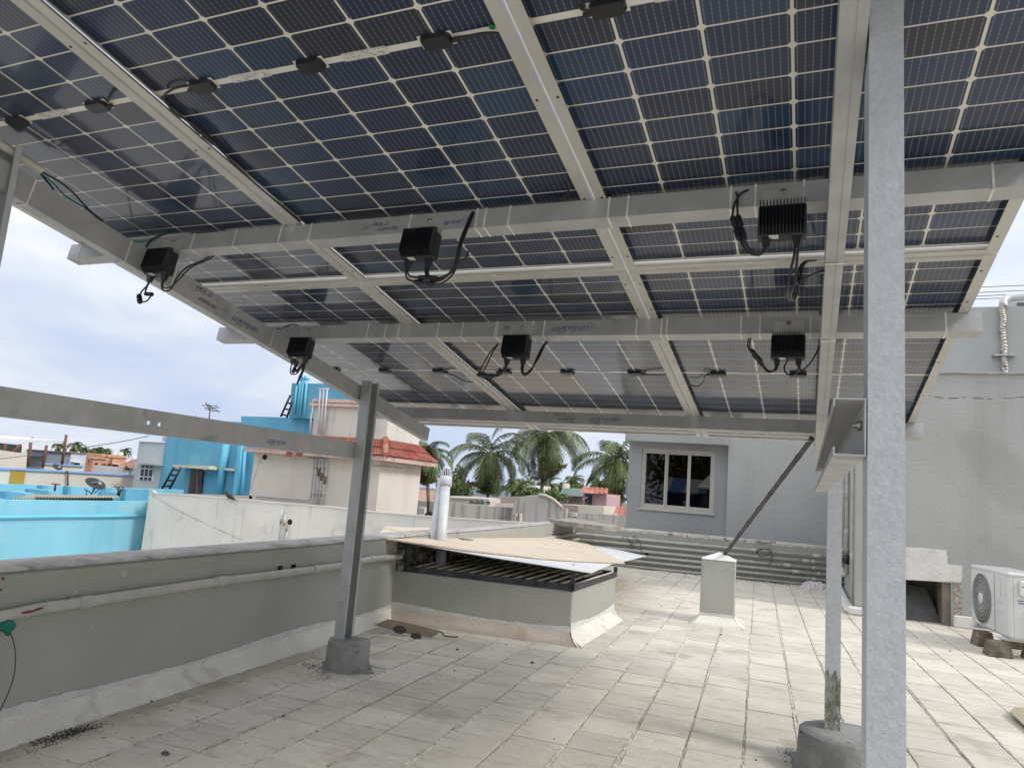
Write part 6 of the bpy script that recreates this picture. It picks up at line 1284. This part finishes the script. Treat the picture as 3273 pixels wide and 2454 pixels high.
def tpost(label, post_, bars):
    root = thing('clothes_post', label, 'post', group='iron T posts on the cyan terrace')
    for pts in post_: mb = MB(); mb.tube([at(*Z1(x, y), 0, -23.2) for x, y in pts], .032, 6); mb.obj('upright', IRON, root)
    for pts in bars: mb = MB(); mb.tube([at(*Z1(x, y), 0, -23.2) for x, y in pts], .022, 6); mb.obj('crossbar', RUSTI, root)
tpost('iron T post on the cyan terrace left of the large dish', ([(787, 872), (770, 968)],), ([(725, 865), (848, 876)],)); tpost('pair of iron posts on the cyan terrace right of the large dish', ([(1678, 905), (1664, 1040)], [(1706, 950), (1682, 1040)]), ([(1618, 905), (1750, 920)], [(1632, 930), (1788, 962)]))
# cream parapets with periwinkle coping
cp1 = thing('parapet_wall', 'long cream parapet with light blue coping and an ochre panel', 'wall')
ext_down('wall', Z1, [(-900, 590), (0, 640), (380, 665), (950, 692), (1908, 748), (1932, 765)], 0, -32, .25, CREAM, cp1, zbot=-4)
ext('coping', Z1, [(-900, 582), (0, 634), (380, 655), (950, 682), (1910, 738), (1930, 765), (950, 706), (380, 680), (0, 662), (-900, 606)], 0, -31.9, .4, PERI, cp1)
ext('ochre_panel', Z1, [(165, 676), (368, 682), (336, 872), (134, 862)], 0, -31.95, .04, paint('ochre', (.42, .27, .04)), cp1)
mb = MB(); mb.tube([at(*Z1(x, y), 0, -31.85) for x, y in ((945, 680), (960, 715), (955, 800), (958, 895))], .04, 6); mb.obj('drain', RUSTI, cp1)
cp2 = thing('parapet_wall', 'short cream parapet with blue coping behind the small dish', 'wall')
ext_down('wall', Z1, [(632, 590), (960, 605), (1188, 622), (1190, 700)], 0, -36, .25, CREAM, cp2, zbot=-3); ext('coping', Z1, [(640, 574), (960, 592), (1190, 608), (1188, 628), (960, 614), (632, 596)], 0, -35.9, .4, PERI, cp2)
sh2 = thing('roof_shed', 'open shed with white sheet roof on rusty posts at the far left', 'shed')
ext_down('room_wall', Z1, [(-900, 290), (0, 388), (385, 445), (370, 640)], 0, -35, 3, CREAM, sh2, zbot=-3)
P_ = [at(*Z1(x, y), 0, -36) for x, y in ((-900, 215), (0, 262), (940, 306))]; mb = MB(); mb.hull([P_[0], P_[2], P_[2] + Vector((-8, 0, .1)), P_[0] + Vector((-8, 0, .1))], [p + up * .16 for p in (P_[0], P_[2], P_[2] + Vector((-8, 0, .1)), P_[0] + Vector((-8, 0, .1)))]); mb.obj('sheet_roof', WHITEW, sh2)
for pts in ([(435, 310), (395, 620)], [(660, 320), (605, 632)], [(938, 172), (875, 590)], [(292, 312), (140, 450)], [(75, 295), (68, 390)]): mb = MB(); mb.tube([at(*Z1(x, y), 0, -35.9) for x, y in pts], .07, 6); mb.obj('post', RUSTI, sh2)
ext('corrugated_wall', Z1, [(-600, 250), (0, 288), (312, 322), (302, 428), (0, 400), (-600, 380)], 0, -38, .1, paint('corrugated_grey', (.30, .31, .31), streak=((.2, .2, .2), 6, .5, .6)), sh2)
ext('dark_gate', Z1, [(385, 470), (640, 480), (610, 625), (360, 625)], 0, -37, .1, mat('dark_gate_grey', (.10, .11, .12), .7), sh2)
h = thing('white_house', 'white rendered house seen through the open shed', 'house'); ext_down('wall', Z1, [(316, 335), (625, 352), (645, 470)], 0, -50, 4, WHITEW, h); ext('window', Z1, [(545, 510), (560, 512), (556, 545), (540, 543)], 0, -49.9, .1, DARKW, h)
h = thing('slate_house', 'blue grey house with dark coping behind the small dish', 'house'); ext_down('dark_wall', Z1, [(680, 405), (1005, 432)], 0, -48, 5, paint('slate_paint', (.19, .22, .26)), h); ext_down('light_wall', Z1, [(1005, 434), (1228, 446)], 0, -47.9, 5, paint('pale_blue_paint', (.48, .52, .55)), h)
ext('coping', Z1, [(678, 398), (1230, 438), (1228, 448), (676, 408)], 0, -47.8, 5.3, mat('dark_coping', (.10, .10, .12), .8), h); ext('sunshade', Z1, [(1050, 555), (1180, 562), (1178, 572), (1050, 565)], 0, -47.5, .4, WHITEW, h); ext('window', Z1, [(1062, 572), (1130, 576), (1122, 606), (1056, 602)], 0, -47.85, .05, DARKW, h)
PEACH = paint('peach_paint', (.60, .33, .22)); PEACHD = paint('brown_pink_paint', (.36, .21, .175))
h = thing('peach_house', 'peach painted two storey house with white water tanks on its roof', 'house')
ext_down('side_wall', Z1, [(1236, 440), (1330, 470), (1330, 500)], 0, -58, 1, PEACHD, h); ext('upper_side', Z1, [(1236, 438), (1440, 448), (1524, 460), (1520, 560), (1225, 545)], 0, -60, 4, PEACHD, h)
ext_down('front_wall', Z1, [(1325, 500), (1520, 513), (1524, 455), (1795, 472), (1765, 600)], 0, -57.5, 4, PEACH, h)
ext('ledge', Z1, [(1318, 496), (1522, 508), (1522, 518), (1318, 506)], 0, -57.3, .5, CREAM, h); ext('ledge', Z1, [(1518, 486), (1790, 500), (1790, 508), (1518, 494)], 0, -57.4, .3, PEACHD, h); ext('box_top', Z1, [(1440, 450), (1520, 455), (1480, 490), (1442, 488)], 0, -57.2, 1, PEACH, h)
for a_, m_ in (([(1354, 570), (1386, 572), (1380, 610), (1350, 608)], DARKW), ([(1458, 578), (1508, 582), (1498, 655), (1450, 650)], mat('red_shutter', (.22, .03, .03), .7)), ([(1535, 586), (1566, 588), (1560, 622), (1530, 620)], DARKW), ([(1612, 592), (1678, 598), (1668, 668), (1606, 664)], mat('brown_window', (.07, .03, .025), .4))): ext('window', Z1, a_, 0, -57.35, .1, m_, h)
ext('sunshade', Z1, [(1592, 578), (1700, 584), (1698, 594), (1592, 588)], 0, -57, .5, CREAM, h); mb = MB(); mb.tube([at(*Z1(x, y), 0, -57.2) for x, y in ((1580, 500), (1548, 715))], .08, 6); mb.obj('downpipe', RUSTI, h)
for i, (x0_, x1_, y0_, y1_) in enumerate(((1590, 1652, 420, 462), (1658, 1742, 418, 468), (1850, 1935, 474, 530))):
    c = at(*Z1((x0_ + x1_) / 2, y1_), 0, -60); r_ = (at(*Z1(x1_, y1_), 0, -60) - at(*Z1(x0_, y1_), 0, -60)).length / 2 * .8; hh = (at(*Z1(x0_, y0_), 0, -60) - at(*Z1(x0_, y1_), 0, -60)).length
    mb = MB(); mb.lathe([(r_, -.6), (r_, hh * .75), (r_ * .8, hh * .95), (r_ * .3, hh)], 14, Matrix.Translation(c)); o = mb.obj('water_tank', WHITEW); tag(o, ['small round white water tank on the peach house roof', 'larger round white water tank on the peach house roof', 'white water tank left of the grey window block'][i], 'water tank', 'white rooftop water tanks')
h = thing('tiled_house', 'low house with orange tiled hipped roof beside the grey block', 'house'); a_ = [at(*Z1(x, y), 0, c) for x, y, c in ((1690, 612, -44), (1925, 632, -44), (1935, 520, -48), (1860, 540, -48))]
tiled(h, a_[0], a_[1], a_[3], a_[2], pitch=.22, amp=.05, courses=5, m=mat('orange_clay_tile', (.36, .13, .07), .85, 0, (.46, .2, .12), vs=2, world=True)); ext_down('wall', Z1, [(1745, 632), (1830, 640)], 0, -44.5, 3, WHITEW, h); ext_down('grey_wall', Z1, [(1830, 640), (1930, 648)], 0, -44.6, 3, paint('grey_lower', (.30, .30, .29)), h); ext('window', Z1, [(1788, 640), (1800, 641), (1796, 678), (1785, 677)], 0, -44.4, .05, DARKW, h); ext('window', Z1, [(1815, 642), (1828, 643), (1824, 680), (1812, 679)], 0, -44.4, .05, DARKW, h)
mb = MB(); mb.tube([at(*Z1(x, y), 0, -34) for x, y in ((-20, 515), (500, 455), (800, 425))], .015, 5); o = mb.obj('overhead_wire', mat('line_dark', (.08, .08, .09))); tag(o, 'thin wire sagging past the shed on the left', 'wire')
mb = MB(); mb.tube([at(*Z1(x, y), 0, -40) for x, y in ((1240, 345), (1600, 290), (1900, 235), (2100, 190))], .025, 5); o = mb.obj('overhead_wire', mat('line_dark', (.08, .08, .09))); tag(o, 'dark wire rising over the peach house toward the grey block', 'wire')

# middle distance between the pink house and the grey building
Z5 = zp(1330, 1350, 5.5275); Z6 = zp(1650, 1350, 5.5275)
aw = thing('arched_wall', 'stained concrete wall with a rounded arch top in front of the palms', 'wall')
ext_down('wall', Z5, [(-120, 1372), (60, 1382), (600, 1416), (1200, 1470), (1650, 1500), (1730, 1505)], 1, 20.5, .2, CONCW, aw)
ext_down('arch', Z6, [(-55, 1430), (0, 1382), (70, 1330), (150, 1298), (270, 1278), (400, 1274), (490, 1286), (560, 1310), (640, 1350), (700, 1396), (760, 1450), (812, 1512), (880, 1522)], 1, 20.3, .22, CONCW, aw); ext_down('low_wall', Z6, [(882, 1575), (1010, 1584), (1500, 1615), (2000, 1652)], 1, 20.6, .2, CONCW, aw)
mb = MB(); mb.tube([at(*Z6(x, y), 1, 20.25) for x, y in ((400, 1272), (490, 1284), (560, 1308), (640, 1348), (700, 1394), (760, 1448), (812, 1512))], .05, 6); mb.obj('pale_rim', CREAMW, aw); ext('pilaster', Z6, [(988, 1585), (1055, 1592), (1055, 1660), (988, 1660)], 1, 20.5, .1, CREAMW, aw); ext('small_post', Z6, [(880, 1522), (902, 1522), (900, 1578), (882, 1578)], 1, 20.5, .1, CREAMW, aw)
for x in (1740, 1822):
    P_ = [(x, 1606), (x + 26, 1608), (x + 20, 1760), (x - 8, 1760)]; o = ext('short_post', Z5, P_, 1, 17.5, .12, paint('cream_red_post', (.6, .52, .46)));
    tag(o, ('left' if x == 1740 else 'right') + ' of two short cream and maroon posts under the arch', 'post', 'short posts under the arch'); ext('maroon_side', Z5, [(x - 14, 1606), (x - 1, 1606), (x - 9, 1760), (x - 22, 1760)], 1, 17.5, .12, mat('maroon_side', (.09, .03, .025), .8), o)
mu = thing('wall_unit', 'small white air conditioner beside the pink house corner', 'air conditioner'); ext('casing', Z5, [(48, 1490), (150, 1494), (135, 1650), (40, 1650)], 1, 17.6, .3, ACW, mu); ext('louvre', Z5, [(52, 1510), (92, 1512), (84, 1640), (48, 1640)], 1, 17.58, .015, mat('louvre_grey', (.35, .38, .38), .6), mu); ext('badge', Z5, [(112, 1520), (138, 1522), (130, 1605), (106, 1603)], 1, 17.58, .015, mat('tan_badge', (.45, .33, .2), .6), mu)
mb = MB(); mb.tube(smooth_path([at(*Z5(x, y), 1, 17.4) for x, y in ((220, 1375), (212, 1480), (205, 1590), (180, 1640), (140, 1670), (200, 1600), (250, 1585), (275, 1620), (240, 1660), (200, 1640), (230, 1600))], 5), .045, 6); o = mb.obj('black_hose', CABLE); tag(o, 'black hose hanging and coiled behind the vent pipes', 'hose')
def simple_house(label, parts_):
    h_ = thing('distant_house', label, 'house', group='distant houses among the palms')
    for kind, zz, pts, y, d_, m_ in parts_:
        if kind == 'wall': ext_down('wall', zz, pts, 1, y, d_, m_, h_)
        else: ext(kind, zz, pts, 1, y, d_, m_, h_)
    return h_
simple_house('cream parapet house behind the vent pipes', (('wall', Z5, [(600, 1290), (1160, 1330), (1290, 1345)], 42, 4, CREAM), ('ledge', Z5, [(590, 1320), (1180, 1345), (1180, 1358), (590, 1335)], 41.8, .3, PINKW), ('breeze_screen', Z5, [(940, 1375), (1290, 1390), (1285, 1450), (935, 1430)], 40, .2, mat('perforated_screen', (.45, .43, .38), .8, 0, (.12, .12, .10), vs=2.4, vlo=.48, vhi=.52))))
simple_house('beige house behind the arch wall under the middle palm', (('wall', Z5, [(1300, 1420), (1470, 1310), (1900, 1300), (2000, 1310)], 44, 4, paint('beige_shade', (.40, .33, .29))), ('front_parapet', Z5, [(1390, 1425), (1720, 1440), (1700, 1500), (1390, 1490)], 38, 2, PINKW)))
simple_house('white flat roofed house right of the middle palm trunk', (('wall', Z6, [(205, 1108), (345, 1108)], 70, 5, WHITEW), ('wall', Z6, [(140, 1170), (350, 1175)], 62, 5, CREAM), ('roof_edge', Z6, [(135, 1160), (360, 1165), (358, 1178), (135, 1173)], 61, 1, CREAM)))
simple_house('house with a pale green sheet roof', (('wall', Z6, [(735, 1300), (1200, 1308)], 50, 6, paint('beige_wall2', (.42, .37, .32))), ('pilaster', Z6, [(888, 1300), (935, 1302), (925, 1425), (886, 1422)], 49.8, .2, CREAM), ('green_roof', Z6, [(818, 1155), (1190, 1165), (1190, 1306), (750, 1290)], 49, 7, paint('green_sheet', (.40, .52, .46))), ('wall', Z6, [(820, 1070), (858, 1070)], 75, 2, CREAM)))
pk = thing('pink_roof_room', 'pink roof room with red tiled roof and dark doorway among the palms', 'house')
ext_down('wall', Z6, [(1188, 1240), (1600, 1262)], 1, 46, 4, paint('mauve_pink', (.52, .33, .38)), pk); e0, e1 = at(*Z6(1105, 1245), 1, 45), at(*Z6(1610, 1275), 1, 45); t0, t1 = at(*Z6(1180, 1140), 1, 47), at(*Z6(1625, 1175), 1, 47)
tiled(pk, e0, e1, t0, t1, pitch=.30, amp=.07, courses=4, m=mat('orange_red_tile', (.46, .13, .09), .8, 0, (.56, .24, .17), vs=1.5, world=True)); ext('doorway', Z6, [(1275, 1268), (1338, 1272), (1332, 1447), (1262, 1445)], 1, 45.9, .08, DARKW, pk); ext('side_post', Z6, [(1222, 1260), (1250, 1262), (1236, 1440), (1215, 1440)], 1, 45.85, .1, DARKW, pk); ext('ladder_slab', Z6, [(1160, 1345), (1250, 1310), (1255, 1325), (1165, 1370)], 1, 45.5, .2, CREAMW, pk)
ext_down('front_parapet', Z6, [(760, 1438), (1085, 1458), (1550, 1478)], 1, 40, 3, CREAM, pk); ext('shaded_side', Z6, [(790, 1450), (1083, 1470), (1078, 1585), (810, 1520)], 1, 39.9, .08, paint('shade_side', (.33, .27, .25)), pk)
h = thing('tiled_lean_to', 'low orange tiled lean-to roof beside the grey building', 'roof'); tiled(h, at(*Z6(1700, 1640), 1, 38), at(*Z6(1990, 1650), 1, 38), at(*Z6(1760, 1505), 1, 41), at(*Z6(1990, 1500), 1, 41), pitch=.28, amp=.07, courses=5, m=mat('orange_red_tile', (.46, .13, .09)))

# ================================================================ PALMS AND TREES
LEAF = mat('palm_leaf', (.045, .085, .018), .45, 0, (.11, .14, .035), vs=1.4, vlo=.35, vhi=.65, rand=.35, world=False); RACH = mat('palm_rib', (.36, .34, .10), .6); LEAFY = mat('palm_leaf_young', (.14, .16, .035), .5, 0, (.10, .14, .035), vs=2, rand=.2); TRUNK = mat('palm_trunk', (.17, .12, .10), .9, 0, (.24, .19, .16), vs=4, bump=.8, bs=12, streak=None)
def frond_mesh(e0, L_, seed, hang, m=LEAF, dead=False):
    rnd = random.Random(seed); mb = MB(); n = 15; pts = []; p = Vector((0, 0, 0)); e = e0; tw = rnd.uniform(-.25, .25)
    for i in range(n + 1):
        pts.append(p.copy()); st_ = L_ / n; p = p + Vector((math.cos(e) * st_, math.sin(tw * i / n) * st_ * .3, math.sin(e) * st_)); e -= (1.45 + .6 * rnd.random()) / n * (1 + i / n * .9)
    mb.tube(pts, [.045 * (1 - .8 * i / n) for i in range(n + 1)], 4, cap=False)
    nr = len(mb.f)
    sp_ = smooth_path(pts, 4); N_ = len(sp_)
    for i in range(5, N_ - 1):
        f = i / N_; t_ = (sp_[i + 1] - sp_[i]).normalized(); sd_ = Vector((0, 0, 1)).cross(t_); sd_ = sd_.normalized() if sd_.length > .05 else Vector((0, 1, 0)); nn = t_.cross(sd_)
        ll = L_ * .27 * (math.sin(math.pi * min(1, f * .9 + .12)) ** .7) + .05
        for s_ in (-1, 1):
            for rep in range(1):
                l2 = ll * rnd.uniform(.8, 1.1); dn = hang * rnd.uniform(.6, 1.2)
                d0 = (sd_ * s_ * 1.0 + t_ * .65 - Vector((0, 0, 1)) * dn * .5 + nn * .12).normalized(); d1 = (sd_ * s_ * .55 + t_ * .45 - Vector((0, 0, 1)) * dn * 1.5).normalized()
                a_ = sp_[i] + t_ * rnd.uniform(-.02, .02); b_ = a_ + d0 * l2 * .5; c_ = b_ + d1 * l2 * .5; w_ = .036
                mb.add([a_ - t_ * w_ * .6, a_ + t_ * w_ * .6, b_ + t_ * w_, b_ - t_ * w_, c_], [(0, 1, 2, 3), (3, 2, 4)])
    me = mb.mesh('frond', m, fix=False); me.materials.append(RACH)
    for i_, pl_p in enumerate(me.polygons):
        if i_ < nr: pl_p.material_index = 1
    return me
FR = {}
def fronds(size_key, L_, hang=1.0):
    if size_key in FR: return FR[size_key]
    es = [1.35, 1.1, .85, .6, .35, .1, -.2, -.55, -.9]; FR[size_key] = [frond_mesh(e, L_ * (1.0 if e > -.3 else .9), i * 7 + len(FR), hang * (.5 + .25 * (i / 3)), LEAFY if False else LEAF) for i, e in enumerate(es)]; return FR[size_key]
def palm(label, x, y, yd, rpx, trunk_to=None, n=26, seed=0, nuts=True, key=None, r0=.17):
    ctr = at(x, y, 1, yd); L_ = rpx * (yd + 2.5) / 1534 * 1.55
    root = thing('coconut_palm', label, 'palm tree', (ctr.x, ctr.y, ctr.z), group='coconut palms behind the houses'); rnd = random.Random(seed)
    base = at(*trunk_to, 1, yd) if trunk_to else ctr + Vector((rnd.uniform(-.5, .5), 0, -3)); dd_ = (base - ctr); k = (-6.3 - ctr.z) / dd_.z; b_ = dd_ * k; b_.x *= .6
    mb = MB(); mb.tube(smooth_path([Vector((0, 0, .1)), Vector((0, 0, -.5)) + dd_ * .05, dd_, dd_ + (b_ - dd_) * .5, b_], 5), [.10, .11, .12, .13, .14, .14, .14, .14, .145, .145, .15, .15, .155, .16, .16, .165, .17, .18, .19, .2, .22], 10); mb.obj('trunk', TRUNK, root)
    ms = fronds(key or round(L_ * 2) / 2, L_)
    order = []
    for i in range(n):
        f = i / (n - 1); lvl = min(8, int(f ** .68 * 8.99)); az_ = i * 2.39996 + rnd.uniform(-.25, .25); order.append((lvl, az_))
    for lvl, az_ in order:
        o = link('frond', ms[lvl], root); s_ = rnd.uniform(.85, 1.08) * (L_ / (key or round(L_ * 2) / 2 or 1) if False else 1); o.matrix_local = Matrix.Rotation(az_, 4, 'Z') @ Matrix.Rotation(rnd.uniform(-.12, .12), 4, 'Y') @ Matrix.Diagonal((s_, s_, s_, 1))
    dead = FR.setdefault('dead', [frond_mesh(-1.0, 3.2, 900 + i, 1.6, mat('dead_frond', (.20, .12, .06), .8, 0, (.28, .18, .10), vs=2, rand=.2)) for i in range(3)])
    for i in range(7 if nuts else 4): o = link('frond', dead[i % 3], root); s_ = L_ / 3.2 * rnd.uniform(.55, .85); o.matrix_local = Matrix.Rotation(rnd.uniform(0, 6.28), 4, 'Z') @ Matrix.Rotation(rnd.uniform(-.05, .3), 4, 'Y') @ Matrix.Diagonal((s_, s_, s_, 1))
    if nuts:
        mb = MB()
        for k in range(16):
            a2 = rnd.uniform(0, 6.28); r_ = rnd.uniform(.15, .42); c = Vector((r_ * math.cos(a2), r_ * math.sin(a2), rnd.uniform(-.55, -.05))); q = rnd.uniform(.08, .12); mb.lathe([(.001, -q), (q * .8, -q * .6), (q, 0), (q * .8, q * .6), (.001, q)], 7, Matrix.Translation(c), cap=False)
        mb.obj('coconuts', mat('ripe_coconut', (.30, .13, .05), .7, 0, (.38, .22, .08), vs=2), root)
    return root
palm('coconut palm crowding behind the pink house corner', 921, 985, 52, 62, (925, 1080), 28, 1, False, 'a')
palm('full coconut palm right of the vent pipes', 1058, 981, 58, 84, (1052, 1100), 30, 2, True, 'b')
palm('tall middle coconut palm cut by the array, thick leaning trunk', 1180, 938, 56, 98, (1170, 1060), 32, 3, True, 'c')
palm('coconut palm with brown nuts against the grey building', 1331, 1000, 54, 82, (1335, 1100), 30, 4, True, 'd')
for i, (zz, x, y, r_, yd, lab) in enumerate(((Z6, 1010, 1030, 24, 95, 'small far palm between the middle and right palms'), (Z5, 1800, 1160, 34, 75, 'low palm left of the middle palm trunk'), (Z6, 560, 1120, 30, 80, 'low fan of fronds right of the middle palm trunk'), (Z6, 1480, 1080, 30, 70, 'lower palm half hidden behind the right palm'))):
    palm(lab, *zz(x, y), yd, r_, None, 18, 20 + i, False, 's%d' % i)
for i, (x, y, r_, lab) in enumerate(((845, 345, 17, 'left one of the far palms behind the slate house'), (1070, 340, 20, 'tallest of the far palms behind the slate house'), (1190, 395, 15, 'low far palm right of the tallest one'), (1515, 410, 13, 'far palm left of the water tanks'), (1775, 415, 16, 'far palm right of the water tanks'), (440, 238, 8, 'tiny palm above the shed roof'), (1280, 415, 9, 'tiny low palm left of the peach house'))):
    c = at(*Z1(x, y), 0, -75); d_ = (c - CAM).length; L_ = r_ * d_ / 1534 * 1.15; root = thing('coconut_palm', lab, 'palm tree', tuple(c), group='far palms on the left'); ms = fronds('far%d' % (i % 3), 2.4); rnd = random.Random(70 + i)
    mb = MB(); mb.tube([(0, 0, 0), (.2, 0, -4), (.3, 0, -6.3 - c.z)], [.14, .17, .22], 8); mb.obj('trunk', TRUNK, root)
    for k in range(18): o = link('frond', ms[min(8, int((k / 17) ** .8 * 8.99))], root); s_ = L_ / 2.4 * rnd.uniform(.85, 1.1); o.matrix_local = Matrix.Rotation(k * 2.39996, 4, 'Z') @ Matrix.Diagonal((s_, s_, s_, 1))
# broadleaf trees: clumps of leaves
LEAFB = mat('broad_leaf', (.05, .095, .02), .6, 0, (.10, .14, .035), vs=.8, rand=.2)
def tree(label, c, rx, rz, n, seed, ls=.22, m=LEAFB):
    rnd = random.Random(seed); root = thing('leafy_tree', label, 'tree', tuple(c)); mb = MB(); mb.tube([(0, 0, -6.3 - c[2]), (.1, 0, -rz * .8), (0, 0, 0)], [.3, .22, .1], 8)
    cl = [Vector((rnd.gauss(0, .45) * rx, rnd.gauss(0, .45) * rx, rnd.gauss(0, .38) * rz)) for _ in range(18)]
    for q in cl[:7]: mb.tube([(0, 0, -rz * .5), tuple(q * .8)], [.1, .03], 5)
    mb.obj('trunk', TRUNK, root); mb = MB()
    for _ in range(n):
        q = rnd.choice(cl); p = q + Vector((rnd.gauss(0, .2) * rx, rnd.gauss(0, .2) * rx, rnd.gauss(0, .17) * rz)); a_ = Vector((rnd.gauss(0, 1), rnd.gauss(0, 1), rnd.gauss(0, 1))).normalized(); b_ = a_.orthogonal().normalized(); s_ = ls * rnd.uniform(.5, 1.3)
        mb.add([p - a_ * s_, p + b_ * s_ * .45, p + a_ * s_, p - b_ * s_ * .45], [(0, 1, 2, 3)])
    mb.obj('crown', m, root, fix=False); return root
tree('green leafy tree behind the vent pipes', at(*Z5(690, 1130), 1, 62), 1.5, 1.6, 2600, 1); tree('low green bushy tree left of the small far palm', at(*Z6(915, 1135), 1, 88), 1.6, 1.0, 1600, 2, .24); tree('green shrub tree beside the arch top', at(*Z6(620, 1300), 1, 48), 1.0, .7, 1600, 3, .13)
tree('dark bushy tree behind the peach house', at(*Z1(1400, 432), 0, -90), 1.6, .7, 1200, 4, .25); tree('leafy bush at the foot of the middle palm', at(*Z6(300, 1235), 1, 50), .9, .35, 1200, 5, .12); tree('pale green bush on the far skyline behind the middle palms', at(*Z6(60, 1120), 1, 80), 2.2, .9, 1800, 6, .2)
# far hazy tree line and town
rnd = random.Random(33); mb = MB()
for i in range(5200):
    a2 = rnd.uniform(R(20), R(178)); d_ = rnd.uniform(150, 210); c = Vector((d_ * math.cos(a2), d_ * math.sin(a2), -7.4 + abs(rnd.gauss(0, 1)) * 2.1 + 2.4 * math.sin(a2 * 23) * .5 + 1.0)); a_ = Vector((rnd.gauss(0, 1), rnd.gauss(0, 1), rnd.gauss(0, 1))).normalized(); b_ = a_.orthogonal().normalized(); s_ = rnd.uniform(.8, 1.9)
    mb.add([c - a_ * s_, c + b_ * s_ * .7, c + a_ * s_, c - b_ * s_ * .7], [(0, 1, 2, 3)])
o = mb.obj('tree_line', mat('far_foliage', (.07, .10, .05), .8, 0, (.11, .14, .08), vs=.2, world=True), fix=False); tag(o, 'far line of trees along the horizon', 'trees', kind='stuff')
tm = [paint('town_%d' % i, c) for i, c in enumerate(((.55, .53, .49), (.48, .40, .34), (.60, .60, .58), (.36, .42, .46), (.52, .36, .30)))]
cn = ['cream', 'brownish', 'white', 'blue grey', 'salmon']
for i in range(10):
    a2 = R(92) + R(64) * i / 9; d_ = rnd.uniform(95, 140); x, y = CAM.x + d_ * math.cos(a2), CAM.y + d_ * math.sin(a2)
    w_, dp, hh = rnd.uniform(6, 10), rnd.uniform(6, 9), rnd.uniform(5.2, 7.0); root = thing('town_house', f'far flat roofed {cn[i % 5]} house, ' + ('rightmost', 'second from right', 'third from right', 'fourth from right', 'fifth from right', 'fifth from left', 'fourth from left', 'third from left', 'second from left', 'leftmost')[i] + ' of the town houses on the horizon', 'house', (x, y, -6.2), group='far houses of the town')
    mb = MB(); mb.box((-w_ / 2, -dp / 2, 0), (w_ / 2, dp / 2, hh)); mb.box((-w_ / 4, -dp / 4, hh), (w_ / 6, dp / 4, hh + rnd.uniform(.4, 1.2))); mb.obj('wall', tm[i % 5], root)
    for fx in (-.3, 0, .3):
        mb = MB(); mb.box((fx * w_ - .5, -dp / 2 - .03, hh * .55), (fx * w_ + .5, -dp / 2 - .002, hh * .78)); mb.obj('window', DARKW, root)
for i, (x, y, rx) in enumerate(((-4.5, -15, 3.0), (.5, -17, 3.4), (5.0, -15.5, 2.6))):
    tree(['left', 'middle', 'right'][i] + ' leafy tree behind the viewer, mirrored in the window', Vector((x, y, 2.2)), rx, 2.6, 3600, 80 + i, .22)
print('objects', len(bpy.data.objects), 'tris', sum(len(m_.polygons) * 2 for m_ in bpy.data.meshes))
